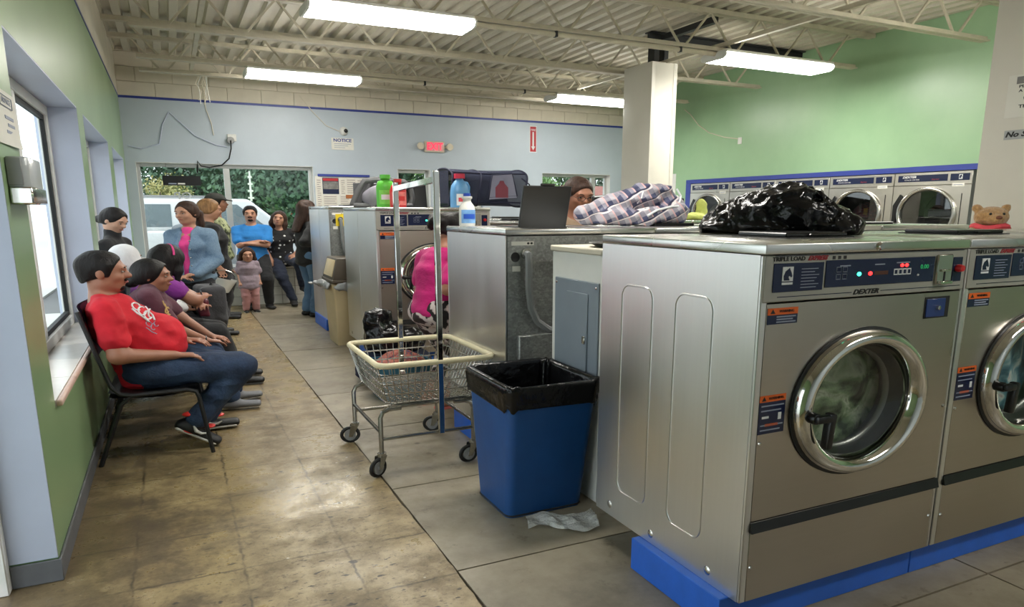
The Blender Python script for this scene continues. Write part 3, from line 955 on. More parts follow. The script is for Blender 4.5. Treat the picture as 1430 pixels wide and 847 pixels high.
def laundry_lump(r, depth, seed, amp=0.05, n=26):
    "a rumpled heap of cloth filling a drum, bulging to the front (-y)"
    rnd = random.Random(seed)
    ph = [(rnd.uniform(3, 9), rnd.uniform(3, 9), rnd.uniform(0, 6), rnd.uniform(0, 6)) for _ in range(5)]
    def f(u, v):
        a = 2 * PI * v; rr = r * (1 - u)
        x, z = rr * math.cos(a), rr * math.sin(a)
        s = sum(math.sin(p[0] * x / r + p[2] + 2 * math.sin(p[1] * z / r)) * math.cos(p[1] * z / r + p[3]) for p in ph) / 5
        y = depth * (1 - u * 0.9 - 0.1) - amp * s * (0.3 + u)
        return (x, y, z)
    return MB().grid(f, n, 48, cv=True)

# ================================================================ washers
def pill(y0, y1, z0, z1, x, r=0.05, n=6):
    pts = []
    for cy, cz, a0 in ((y1 - r, z1 - r, 0), (y0 + r, z1 - r, PI / 2), (y0 + r, z0 + r, PI), (y1 - r, z0 + r, 1.5 * PI)):
        for i in range(n + 1):
            a = a0 + PI / 2 * i / n
            pts.append((x, cy + r * math.cos(a), cz + r * math.sin(a)))
    return pts

def horse_logo(par, x, y, z, s, rot=0, bg='white_print', fg='navy_panel'):
    "white square with a dark horse head and a caption bar"
    g = put('emblem', MB().box(-0.5 * s, 0.5 * s, -0.001, 0.001, -0.42 * s, 0.58 * s).mesh('emblem', smooth=0), bg, par, (x, y, z))
    h = [(-0.36, -0.36), (-0.40, -0.05), (-0.25, 0.28), (0.02, 0.44), (0.12, 0.52), (0.16, 0.40), (0.30, 0.18), (0.40, -0.08), (0.30, -0.16), (0.14, -0.04), (0.04, -0.12), (0.16, -0.36)]
    MB().prism([(p[0] * s, p[1] * s) for p in h], -0.0022, -0.0012).build('horse_head', fg, g, smooth=0)
    MB().box(-0.5 * s, 0.5 * s, -0.001, 0.001, -0.66 * s, -0.5 * s).build('caption_bar', bg, g, smooth=0)
    return g

def sticker(par, x0, x1, z0, z1, y, split, warn=True):
    s = put('warning_sticker', MB().box(x0, x1, y - 0.0015, y - 0.0003, z0, z1).mesh('warning_sticker', smooth=0), 'navy_panel', par)
    zs = z1 - (z1 - z0) * split
    MB().box(x0, x1, y - 0.0022, y - 0.0016, zs, z1).build('orange_band', 'orange_label', s, smooth=0)
    w = x1 - x0
    MB().prism([(x0 + w * 0.08, zs + (z1 - zs) * 0.2), (x0 + w * 0.24, zs + (z1 - zs) * 0.2), (x0 + w * 0.16, z1 - (z1 - zs) * 0.15)], y - 0.003, y - 0.0023).build('warning_triangle', 'black_print', s, smooth=0)
    text('WARNING', (z1 - zs) * 0.55, 'black_print', s, (x0 + w * 0.62, y - 0.0028, (zs + z1) / 2), FRONT, xs=1.1)
    n = 3 if split > 0.3 else 6
    for i in range(n):
        z = zs - (zs - z0) * (i + 0.8) / (n + 0.6)
        if n == 6 and i in (2, 3):
            if i == 2:
                MB().box(x0 + w * 0.12, x0 + w * 0.38, y - 0.0026, y - 0.0016, z - 0.010, z - 0.002).box(x0 + w * 0.74, x0 + w * 0.86, y - 0.0026, y - 0.0016, z - 0.018, z + 0.006).build('pictogram', 'white_print', s, smooth=0)
            continue
        MB().box(x0 + w * (0.3 if n == 3 else 0.08), x0 + w * (0.94 - 0.1 * (i % 2)), y - 0.0024, y - 0.0016, z - 0.0022, z + 0.0022).build('print_line', 'grey_print', s, smooth=0)
    if n == 6:
        MB().box(x0 + w * 0.25, x0 + w * 0.75, y - 0.0024, y - 0.0016, z0 + (zs - z0) * 0.24, z0 + (zs - z0) * 0.31).build('orange_strip', 'orange_label', s, smooth=0)
    return s

def washer(w, d, h, label, loc, rotz=0.0, laundry='laundry_green', express=True, groove=True, group='stainless steel washers in rows'):
    t = thing('washing_machine', label, 'washer', loc, rotz, group)
    kx, kz = w / 1.015, h / 1.24
    X = lambda v: v * kx
    Z = lambda v: v * kz
    yf = -d / 2; hw = w / 2 - 0.002
    # shell: back, floor and inner sides stay hollow around the drum
    b = MB().box(-hw + 0.006, hw - 0.006, yf + 0.46, d / 2 - 0.012, 0.004, h - 0.04)
    b.box(-hw + 0.006, hw - 0.006, yf + 0.02, yf + 0.46, 0.004, 0.03)
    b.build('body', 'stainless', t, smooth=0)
    for s in (-1, 1):
        sp = MB().box(min(s * hw, s * (hw - 0.006)), max(s * hw, s * (hw - 0.006)), yf + 0.012, d / 2, 0.0, h - 0.036)
        for y0, y1 in (((0.10, 0.31), (-0.25, -0.045)) if groove else ()):
            sp.tube(pill(y0 * d / 0.94, y1 * d / 0.94, Z(0.14), Z(1.045), s * hw, 0.05), 0.0045, 6, closed=True)
        if not groove: sp.box(min(s * hw, s * (hw + 0.003)), max(s * hw, s * (hw + 0.003)), 0.02, 0.026, 0.0, h - 0.036)
        o = sp.build('side_panel', 'stainless', t, smooth=50)
        for (yy, zz) in ((-0.30, 0.045), (0.05, 0.04), (0.36, 0.05)):
            MB().lathe([(0.0, 0.005), (0.012, 0.004), (0.018, 0.0)], (s * hw, yy * d / 0.94, zz), 'x' , 10).build('bolt', 'chrome_dull', o) if s < 0 else None
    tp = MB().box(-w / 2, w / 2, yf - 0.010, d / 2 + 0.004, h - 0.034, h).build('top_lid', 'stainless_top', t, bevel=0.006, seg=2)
    MB().lathe([(0, 0.012), (0.010, 0.012), (0.012, 0.004), (0.016, 0.0)], (0.01, yf - 0.010, h - 0.017), 'y', 12, sx=1.2).build('lock', 'chrome_dull', tp)
    # front
    MB().box(-hw, -hw + 0.028, yf - 0.001, yf + 0.012, 0, h - 0.036).build('corner_strip', 'stainless', t, bevel=0.003)
    MB().box(hw - 0.012, hw, yf - 0.001, yf + 0.012, 0, h - 0.036).build('corner_strip', 'stainless', t, bevel=0.003)
    x0, x1 = -hw + 0.029, hw - 0.013
    rx, rz = X(0.330), Z(0.262)
    cz = Z(0.675)
    MB().plate_hole(x0, x1, Z(0.302), Z(1.048), yf, 0.012, 0, cz, rx * 0.93, rz * 0.93).build('front_panel', 'stainless_floor_reflect', t, smooth=30)
    MB().box(x0, x1, yf, yf + 0.012, 0.0, Z(0.258)).build('lower_panel', 'stainless_floor_reflect', t, bevel=0.002)
    MB().prism([(yf + 0.004, Z(0.262)), (yf - 0.014, Z(0.262)), (yf - 0.004, Z(0.298)), (yf + 0.004, Z(0.300))], x0 - 0.005, x1 + 0.010, axis='x').build('bumper_strip', 'black_plastic', t)
    for (a, zz) in ((x0 + 0.012, Z(0.13)), (x1 - 0.012, Z(0.14)), (x0 + 0.012, Z(0.58)), (x1 - 0.012, Z(0.60))):
        MB().lathe([(0.0, 0.006), (0.006, 0.005), (0.008, 0.0)], (a, yf, zz), 'y', 8).build('screw', 'chrome_dull', t)
    # soap hatch
    sh = MB().box(X(0.297), X(0.437), yf - 0.002, yf + 0.0, Z(0.953), Z(1.033)).build('soap_hatch', 'gasket_black', t, bevel=0.002)
    MB().box(X(0.303), X(0.410), yf - 0.006, yf - 0.002, Z(0.958), Z(1.026)).build('hatch_flap', mat('hatch_blue', (38, 62, 122), 0.35, var=0.08), sh, bevel=0.002)
    MB().lathe([(0, 0.010), (0.008, 0.009), (0.009, 0.0)], (X(0.365), yf - 0.006, Z(0.992)), 'y', 10).build('hatch_lock', 'chrome_dull', sh)
    sticker(t, X(-0.472), X(-0.340), Z(0.982), Z(1.035), yf, 0.42)
    sticker(t, X(-0.478), X(-0.362), Z(0.612), Z(0.745), yf, 0.17)
    # control panel
    cp = MB().box(x0 - 0.024, x1 + 0.010, yf - 0.004, yf + 0.01, Z(1.054), h - 0.037).build('control_panel', 'panel_grey', t, bevel=0.003)
    yc = yf - 0.004
    ip = MB().box(X(-0.465), X(-0.243), yc - 0.003, yc, Z(1.086), Z(1.178)).build('instruction_panel', 'navy_panel', cp, bevel=0.002)
    dp = MB().box(X(-0.234), X(0.318), yc - 0.003, yc, Z(1.092), Z(1.182)).build('display_panel', 'navy_panel', cp, bevel=0.002)
    yq = yc - 0.004
    horse_logo(cp, X(-0.405), yq, Z(1.140), Z(0.046))
    for i in range(7):
        MB().box(X(-0.345), X(-0.345 + (0.075, 0.06, 0.08, 0.07, 0.06, 0.08, 0.07)[i]), yq, yq + 0.0006, Z(1.158 - i * 0.010) - 0.0012, Z(1.158 - i * 0.010) + 0.0012).build('print_line', 'grey_print', cp, smooth=0)
    for i in range(2):
        for j in range(2):
            MB().tube([(X(-0.185) + i * 0.030 + a, yq, Z(1.118) + j * 0.024 + b) for a, b in ((0, 0), (0.020, 0), (0.020, 0.016), (0, 0.016))], 0.0012, 4, closed=True).build('pictogram', 'grey_print', cp, smooth=0)
    MB().box(X(-0.17), X(-0.12), yq, yq + 0.0006, Z(1.160), Z(1.164)).box(X(0.00), X(0.05), yq, yq + 0.0006, Z(1.160), Z(1.164)).box(X(0.11), X(0.18), yq, yq + 0.0006, Z(1.163), Z(1.167)).build('print_line', 'grey_print', cp, smooth=0)
    MB().ell((X(-0.075), yq, Z(1.132)), 0.010, 0.003, 0.007).build('indicator_light', 'led_green', cp)
    MB().ell((X(-0.020), yq, Z(1.132)), 0.010, 0.003, 0.007).build('indicator_light', 'led_red', cp)
    MB().box(X(0.0), X(0.07), yq, yq + 0.0006, Z(1.126), Z(1.139)).build('segment_display', mat('segment_dim', (84, 40, 22), 0.4, var=0.1), cp, smooth=0)
    for i in range(4):
        MB().box(X(0.100 + i * 0.023), X(0.121 + i * 0.023), yq, yq + 0.0006, Z(1.122), Z(1.144)).build('key', 'white_print', cp, smooth=0)
        MB().box(X(0.104 + i * 0.023), X(0.117 + i * 0.023), yq - 0.0008, yq, Z(1.126), Z(1.140)).build('key_mark', 'navy_panel', cp, smooth=0)
    for i in range(2):
        MB().ell((X(0.140 + i * 0.024), yq, Z(1.155)), 0.009, 0.003, 0.006).build('indicator_light', 'led_red', cp)
    MB().ell((X(0.230), yq, Z(1.118)), 0.005, 0.003, 0.004).build('indicator_light', 'white_print', cp)
    text('0.00', Z(0.022), emat('led_dim_green', (40, 150, 90), 0.5), cp, (X(0.262), yq, Z(1.146)), FRONT, xs=1.2)
    cs = MB().box(X(0.326), X(0.412), yc - 0.010, yc, Z(1.080), Z(1.188)).build('coin_slot', 'chrome_dull', cp, bevel=0.004)
    MB().box(X(0.366), X(0.372), yc - 0.012, yc - 0.0095, Z(1.090), Z(1.125)).build('slot', 'gasket_black', cs, smooth=0)
    MB().box(X(0.345), X(0.395), yc - 0.018, yc - 0.010, Z(1.126), Z(1.134)).box(X(0.335), X(0.405), yc - 0.022, yc - 0.010, Z(1.080), Z(1.092)).build('coin_tray', 'chrome', cs, bevel=0.002)
    MB().box(X(0.424), X(0.478), yc - 0.003, yc, Z(1.086), Z(1.176)).build('button_panel', 'navy_panel', cp, bevel=0.002)
    MB().lathe([(0, 0.022), (0.011, 0.021), (0.014, 0.012), (0.014, 0.0)], (X(0.452), yc - 0.003, Z(1.135)), 'y', 14, sx=1.2).build('start_button', 'red_plastic', cp)
    text('TRIPLE LOAD', Z(0.019), 'black_print', cp, (X(-0.400), yc - 0.001, Z(1.191)), FRONT, xs=1.25, bold=0.0004)
    if express:
        text('EXPRESS', Z(0.019), mat('print_red', (150, 26, 40), 0.5, var=0), cp, (X(-0.275), yc - 0.001, Z(1.191)), FRONT, xs=1.2, bold=0.001, shear=0.5)
    for i in range(3):
        MB().box(X(-0.205 + i * 0.026), X(-0.192 + i * 0.026), yc - 0.0012, yc, Z(1.185), Z(1.196)).build('mark', 'black_print', cp, smooth=0)
    text('DEXTER', Z(0.023), 'black_print', cp, (X(-0.03), yc - 0.001, Z(1.070)), FRONT, xs=1.5, bold=0.0008, shear=0.35)
    MB().box(X(-0.44), X(-0.10), yc - 0.0012, yc, Z(1.0690), Z(1.0715)).box(X(0.045), X(0.48), yc - 0.0012, yc, Z(1.0690), Z(1.0715)).box(X(-0.46), X(0.48), yc - 0.0012, yc, Z(1.2000), Z(1.2020)).build('print_line', 'navy_panel', cp, smooth=0)
    # door
    dr = MB().lathe([(1.0, -0.004), (1.0, 0.014), (0.985, 0.030), (0.95, 0.044), (0.90, 0.050), (0.85, 0.046), (0.81, 0.034), (0.775, 0.012), (0.765, -0.012), (0.80, -0.012)], (0, yf, cz), 'y', 56, sx=rx, sy=rz, closed=True).build('door', 'chrome', t, smooth=60)
    MB().lathe([(1.035, -0.002), (1.035, 0.006), (0.985, 0.008), (0.985, -0.002)], (0, yf, cz), 'y', 56, sx=rx, sy=rz, closed=True).build('gasket', 'rubber_black', dr)
    gl = [(r_, -0.008 - 0.035 * (1 - (r_ / 0.77) ** 2)) for r_ in (0.77, 0.70, 0.6, 0.48, 0.34, 0.18, 0.002)]
    MB().lathe(gl, (0, yf, cz), 'y', 40, sx=rx, sy=rz).build('porthole', 'door_glass', dr, smooth=80)
    hd = MB()
    hx = -rx * 0.90
    hd.cyl((hx, yf - 0.045, cz - 0.010), (hx, yf - 0.085, cz - 0.010), 0.020, n=12)
    hd.bar((hx - 0.012, yf - 0.085, cz - 0.010), (hx + 0.075, yf - 0.085, cz - 0.012), 0.030, 0.026)
    hd.bar((hx + 0.060, yf - 0.085, cz + 0.006), (hx + 0.055, yf - 0.080, cz - 0.120), 0.032, 0.028)
    hd.build('handle', 'black_plastic', dr, bevel=0.006, seg=2)
    # boot, drum and wash
    MB().lathe([(0.80, -0.006), (0.765, -0.02), (0.75, -0.045), (0.73, -0.06), (0.71, -0.064)], (0, yf, cz), 'y', 40, sx=rx, sy=rz).build('door_boot', 'rubber_black', t, smooth=60)
    MB().lathe([(0.715, -0.060), (0.675, -0.064), (0.665, -0.075), (0.80, -0.10), (0.82, -0.44), (0.002, -0.45)], (0, yf, cz), 'y', 40, sx=rx, sy=rz).build('drum', 'drum_steel', t, smooth=60)
    if laundry:
        o = laundry_lump(1.0, 0.05, len(label), amp=0.022).build('laundry', laundry, t, smooth=80, loc=(0, yf + 0.080, cz))
        o.scale = (rx * 0.80, 1.0, rz * 0.80)
    # soap dispenser lid on top, hinged at the back
    sl = put('soap_lid', MB().box(-0.165, 0.165, -0.26, 0.0, 0.004, 0.020).box(-0.05, 0.05, -0.275, -0.26, 0.006, 0.016).mesh('soap_lid', smooth=0, bevel=0.004), 'black_plastic', t, (0.09 * kx, 0.12, h))
    MB().box(0.09 * kx - 0.18, 0.09 * kx + 0.18, -0.16, 0.14, h, h + 0.004).build('lid_frame', 'gasket_black', t, smooth=0)
    # back panel
    yb = d / 2
    bp = MB().box(-hw + 0.012, hw - 0.012, yb - 0.001, yb + 0.003, 0.01, h - 0.042)
    for i in range(8):
        bp.box(X(0.10), X(0.30), yb + 0.003, yb + 0.008, Z(0.56 + i * 0.045), Z(0.56 + i * 0.045) + 0.010)
    bp = bp.build('back_panel', 'galvanised', t, smooth=0, bevel=0.0)
    MB().box(X(0.33), X(0.47), yb + 0.0035, yb + 0.006, Z(1.150), Z(1.172)).build('name_plate', 'paper', bp, smooth=0)
    for q in (0.345, 0.366):
        MB().disc((X(q), yb + 0.0068, Z(1.161)), 0.008, 0.006).build('rivet', 'gasket_black', bp, smooth=0)
    MB().lathe([(0.0, -0.004), (0.022, -0.004), (0.026, -0.006), (0.028, -0.003)], (X(0.445), yb, Z(1.085)), 'y', 16).build('grommet', 'gasket_black', bp)
    MB().box(X(0.415), X(0.465), yb + 0.0035, yb + 0.006, Z(1.005), Z(1.035)).build('rating_plate', 'paper', bp, smooth=0)
    MB().box(X(-0.10), X(0.44), yb + 0.003, yb + 0.045, Z(0.42), Z(0.64)).build('pump_cover', 'galvanised', bp, bevel=0.006)
    MB().tube([(X(0.385), yb + 0.010, Z(1.105)), (X(0.385), yb + 0.045, Z(1.100)), (X(0.385), yb + 0.055, Z(1.06)), (X(0.385), yb + 0.055, Z(0.92)), (X(0.37), yb + 0.055, Z(0.80)), (X(0.33), yb + 0.058, Z(0.72)), (X(0.26), yb + 0.06, Z(0.67)), (X(0.18), yb + 0.06, Z(0.655))], 0.021, 8).build('hose', 'hose_grey', bp)
    MB().cyl((X(0.385), yb + 0.004, Z(1.105)), (X(0.385), yb + 0.03, Z(1.105)), 0.030, n=10).build('hose_fitting', 'chrome_dull', bp)
    return t

def plain_sides(t, src=[]):
    for ch in t.children:
        if ch.name.startswith('side_panel'):
            k_ = 0 if ch.data.vertices[0].co.x < 0 else 1
            if not src:
                for s in (-1, 1):
                    a, b = s * 0.5055, s * 0.4995
                    src.append(MB().box(min(a, b), max(a, b), -0.458, 0.47, 0, 1.204).mesh('side_panel', smooth=0)); src[-1].materials.append(MATS['stainless'])
            ch.data = src[k_]
def lid_open(t, ang, x=None):
    for ch in t.children:
        if ch.name.startswith('soap_lid'):
            ch.rotation_euler = (-ang, 0, 0)
            if x is not None: ch.location.x = x
        if ch.name.startswith('lid_frame') and x is not None: ch.location.x = x - 0.09
PZ = 0.14
A_W = 1.015
mA = washer(A_W, 0.94, 1.24, 'large stainless front-load washer at the near end of the front row, green laundry turning', (1.66 + A_W / 2, 2.16, PZ))
mA2 = copy_tree(mA, (1.66 + A_W * 1.5 + 0.006, 2.16, PZ), label='stainless front-load washer cut by the right edge, second from the end of the front row')
for ch in mA2.children:
    if ch.name.startswith('laundry'):
        ch.data = ch.data.copy(); ch.data.materials[0] = MATS['laundry_teal']; ch.rotation_euler = (0, 1.3, 0)
copy_tree(mA, (1.66 + A_W * 2.5 + 0.012, 2.16, PZ), label='third washer of the front row, only its steel top showing by the bear')
copy_tree(mA, (1.66 + A_W * 3.5 + 0.018, 2.16, PZ), label='fourth washer of the front row, hidden past the right edge of the picture')
bl = ('stainless washer turned away, galvanised back and hose behind the blue bin', 'stainless washer turned away, second of its row, plaid bag on top',
      'stainless washer turned away, third of its row, behind the black bag', 'stainless washer turned away, last of its row near the wide column')
for i in range(4):
    q = copy_tree(mA, (1.66 + A_W / 2 + i * (A_W + 0.006), 4.11, PZ), PI, label=bl[i])
    plain_sides(q)
    if i == 0:
        lid_open(q, 1.85, x=0.10)
mC = washer(1.13, 1.33, 1.37, 'tall stainless washer in the far aisle with the woman in pink at its door', (1.66 + 0.565, 7.125, PZ), laundry='laundry_dark', groove=False)
lid_open(mC, 1.75, 0.03)
cl = ('stainless washer in the far aisle just right of the tall one', 'stainless washer in the far aisle behind the woman with glasses', 'last stainless washer of the far aisle beside the square column')
for i in range(3):
    q = copy_tree(mA, (2.80 + A_W / 2 + i * (A_W + 0.006), 7.06, PZ + 0.0), label=cl[i])
    plain_sides(q)
    if i == 2: lid_open(q, 1.75, x=0.22)
mD = washer(1.10, 1.30, 1.39, 'stainless washer at the end of the farthest row, yellow tag on its back', (1.66 + 0.55, 9.25, PZ), PI, laundry=None, groove=False)
MB().box(0.33, 0.47, 0.654, 0.658, 1.16, 1.30).build('yellow_tag', mat('tag_yellow', (226, 198, 40), 0.5, var=0.05), mD, smooth=0)
for i in range(3):
    copy_tree(mA, (2.78 + A_W / 2 + i * (A_W + 0.006), 9.2, PZ), PI, label=('second washer of the farthest row behind the mesh hamper', 'third washer of the farthest row under the dark box', 'fourth washer of the farthest row behind the column')[i])

# blue plinths
def plinth(lab, x0, x1, y0, y1, n):
    t = thing('machine_plinth', lab, 'plinth', ((x0 + x1) / 2, (y0 + y1) / 2, 0), group='blue plinths under the washers')
    W2 = (x1 - x0) / 2; D2 = (y1 - y0) / 2
    for i in range(n):
        MB().box(-W2 + 2 * W2 * i / n + 0.002, -W2 + 2 * W2 * (i + 1) / n - 0.002, -D2, D2, 0, PZ - 0.001).build('plinth_section', 'plinth_blue', t, bevel=0.003)
plinth('bright blue plinth under the front row of washers', 1.62, 5.72, 1.742, 2.285, 4)
plinth('blue plinth under the washers that face away', 1.655, 5.72, 3.95, 4.50, 4)
plinth('blue plinth under the washers of the far aisle', 1.66, 5.70, 6.52, 7.35, 4)
plinth('blue plinth under the farthest row of washers', 1.64, 5.70, 9.0, 9.80, 4)

# ================================================================ stacked dryers along the green wall
mat('dryer_steel', (196, 192, 184), 0.33, metal=0.85, var=0.07, vscale=3)
glass_mat('dryer_glass', (0.42, 0.44, 0.43), 0.12)
def dryer(label, y, laundry, lz=0.0):
    w, h, d = 1.02, 1.955, 0.95
    t = thing('stack_dryer', label, 'dryer', (XR - 0.025, y, 0), -PI / 2, 'stacked dryers along the green wall')
    hw = w / 2 - 0.003
    MB().box(-hw, hw, 0.55, d, 0.002, h).box(-hw, -hw + 0.006, 0.012, 0.55, 0.002, h).box(hw - 0.006, hw, 0.012, 0.55, 0.002, h).box(-hw + 0.006, hw - 0.006, 0.012, 0.55, h - 0.008, h).build('body', 'dryer_steel', t, smooth=0)
    MB().box(-hw, hw, 0, 0.014, 1.80, h).build('header', 'dryer_steel', t, bevel=0.004)
    a = MB().box(-0.455, 0.205, -0.006, 0, 1.845, 1.925).build('name_panel', 'navy_panel', t, bevel=0.002)
    MB().box(0.24, 0.475, -0.006, 0, 1.845, 1.925).build('price_panel', 'navy_panel', t, bevel=0.002)
    text('DEXTER', 0.034, 'white_print', a, (-0.30, -0.007, 1.902), FRONT, xs=1.5, bold=0.0012, shear=0.3)
    text('STACK DRYER', 0.020, 'white_print', a, (-0.26, -0.007, 1.868), FRONT, xs=1.6)
    text('Express', 0.022, mat('print_dark_red', (170, 50, 60), 0.5, var=0), a, (0.05, -0.007, 1.868), FRONT, xs=1.4, shear=0.4)
    horse_logo(t, 0.37, -0.0075, 1.889, 0.044)
    MB().box(0.27, 0.42, -0.003, 0, 1.775, 1.815).build('price_label', 'paper', t, smooth=0)
    MB().box(0.29, 0.40, -0.0036, -0.003, 1.791, 1.799).build('print_line', 'grey_print', t, smooth=0)
    for cz, up in ((1.455, True), (0.55, False)):
        rx, rz = 0.40, 0.325
        z0, z1 = cz - 0.40, cz + 0.34
        p = MB().plate_hole(-hw, hw, z0, z1, 0, 0.014, -0.03, cz, rx * 0.86, rz * 0.86, 40).build('front_panel', 'dryer_steel', t, smooth=30)
        if up:
            MB().box(0.400, 0.408, -0.004, 0.0, cz - 0.38, cz + 0.24).build('panel_seam', 'gasket_black', p, smooth=0)
        dr = MB().lathe([(1.0, 0.0), (1.0, 0.014), (0.97, 0.030), (0.92, 0.034), (0.875, 0.026), (0.86, 0.0)], (-0.03, 0, cz), 'y', 40, sx=rx, sy=rz, closed=True).build('door', 'chrome_dull', t, smooth=60)
        MB().disc((-0.03, 0.004, cz), rx * 0.865, rz * 0.865, n=40).build('porthole', 'dryer_glass', dr, smooth=0)
        MB().prism([(-0.03 - rx * 1.12, cz - 0.26), (-0.03 - rx * 0.96, cz - 0.26), (-0.03 - rx * 0.98, cz), (-0.03 - rx * 0.80, cz + 0.21), (-0.03 - rx * 0.90, cz + 0.24), (-0.03 - rx * 1.12, cz + 0.10)], -0.03, -0.004).build('handle', 'black_plastic', dr, bevel=0.004)
        MB().lathe([(0.87, -0.016), (0.90, -0.06), (0.92, -0.50), (0.002, -0.51)], (-0.03, 0, cz), 'y', 32, sx=rx, sy=rz).build('drum', 'dryer_dark', t, smooth=60)
        if up and laundry:
            o = laundry_lump(1.0, 0.20, len(label), amp=0.06).build('laundry', laundry, t, smooth=80, loc=(-0.03 + (0.06 if lz else 0), 0.09, cz - 0.06 - lz))
            o.scale = (rx * 0.74, 1.0, rz * 0.66)
    MB().box(-hw, hw, 0, 0.014, 0.90, 1.05).box(-hw, hw, 0, 0.014, 0.02, 0.145).build('filler_panel', 'dryer_steel', t, bevel=0.003)
dl = ('stacked dryer full of pale laundry at the far end of the bank', 'stacked dryer second from the far end, behind the black bag', 'stacked dryer with mint green laundry piled in its door',
      'stacked dryer with dark clothes inside, second from the column', 'empty stacked dryer beside the wide white column')
for i, ld in enumerate(('laundry_beige', 'laundry_dark', 'laundry_mint', 'laundry_dark', None)):
    dryer(dl[i], 10.01 - i * 1.024, ld, 0.10 if i == 2 else 0)
# utility room closing the wall behind the dryers
MB().box(XR + 1.15, XR + 1.25, 4.0, 12.7, 0, ZD).box(XR + 0.2, XR + 1.15, 4.0, 4.1, 0, ZD).box(XR + 0.2, XR + 1.15, 12.6, 12.7, 0, ZD).box(XR + 0.2, XR + 1.25, 4.0, 12.7, ZD - 0.1, ZD).build('service_passage', 'paint_blue', wr, smooth=0)
# ================================================================ things in the hall
# ---- laundry cart
mat('cart_chrome', (158, 156, 150), 0.25, metal=0.9, var=0.15, vscale=20)
mat('cart_vinyl', (226, 214, 178), 0.5, var=0.08, vscale=9)
mat('wheel_grey', (150, 150, 150), 0.5, var=0.1)
ct = thing('laundry_cart', 'chrome wire laundry cart with cream rim and hanging bar', 'cart', (1.28, 4.15, 0))
def rrect(x0, x1, y0, y1, z, r=0.06, n=5):
    p = []
    for cx, cy, a0 in ((x1 - r, y1 - r, 0), (x0 + r, y1 - r, PI / 2), (x0 + r, y0 + r, PI), (x1 - r, y0 + r, 1.5 * PI)):
        for i in range(n + 1):
            a = a0 + PI / 2 * i / n
            p.append((cx + r * math.cos(a), cy + r * math.sin(a), z))
    return p
RT = (-0.325, 0.365, -0.385, 0.40, 0.64); RB = (-0.27, 0.25, -0.34, 0.31, 0.41)
MB().tube(rrect(*RT), 0.017, 10, closed=True).build('rim', 'cart_vinyl', ct)
for k in range(1, 5):
    f = 1 - k / 4.0
    q = [RB[i] + (RT[i] - RB[i]) * f for i in range(5)]
    MB().tube(rrect(*q), 0.0048, 6, closed=True).build('wire_hoop', 'cart_chrome', ct)
def side_wires(n, fa, nm='wire'):
    for i in range(n):
        u = (i + 0.5) / n
        MB().tube([fa(u, 1), fa(u, 0)], 0.003, 5).build(nm, 'cart_chrome', ct)
lerp = lambda a, b, t: a + (b - a) * t
zf = lambda f: lerp(RB[4], RT[4] - 0.01, f)
side_wires(15, lambda u, f: (lerp(lerp(RB[0], RT[0], f), lerp(RB[1], RT[1], f), u), lerp(RB[2], RT[2], f), zf(f)))
side_wires(15, lambda u, f: (lerp(lerp(RB[0], RT[0], f), lerp(RB[1], RT[1], f), u), lerp(RB[3], RT[3], f), zf(f)))
side_wires(16, lambda u, f: (lerp(RB[0], RT[0], f), lerp(lerp(RB[2], RT[2], f), lerp(RB[3], RT[3], f), u), zf(f)))
side_wires(16, lambda u, f: (lerp(RB[1], RT[1], f), lerp(lerp(RB[2], RT[2], f), lerp(RB[3], RT[3], f), u), zf(f)))
for i in range(14):
    u = (i + 0.5) / 14
    MB().tube([(lerp(RB[0], RB[1], u), RB[2], RB[4]), (lerp(RB[0], RB[1], u), RB[3], RB[4])], 0.003, 5).build('floor_wire', 'cart_chrome', ct)
for i in range(18):
    u = (i + 0.5) / 18
    MB().tube([(RB[0], lerp(RB[2], RB[3], u), RB[4] + 0.005), (RB[1], lerp(RB[2], RB[3], u), RB[4] + 0.005)], 0.003, 5).build('floor_wire', 'cart_chrome', ct)
for yy in (-0.34, 0.31): MB().tube([(-0.27, yy, 0.395), (0.25, yy, 0.395)], 0.012, 8).build('base_bar', 'cart_chrome', ct)
LEGX, LEGY = (-0.32, 0.24), (-0.35, 0.31)
for s, lx in enumerate(LEGX):
    # inverted-U leg frame on each side
    sg = 1 if s == 0 else -1
    for yy in LEGY:
        MB().tube([(lx, yy, 0.135), (lx, yy, 0.34), (lx + sg * 0.015, yy, 0.372), (lx + sg * 0.05, yy, 0.385), (lx + sg * 0.12, yy, 0.387)], 0.014, 8).build('leg', 'cart_chrome', ct)
    MB().tube([(lx, LEGY[0], 0.255), (lx, LEGY[1], 0.255)], 0.011, 8).build('side_rail', 'cart_chrome', ct)
for yy in LEGY:
    MB().tube([(LEGX[0], yy, 0.215), (LEGX[1], yy, 0.215)], 0.011, 8).build('cross_rail', 'cart_chrome', ct)
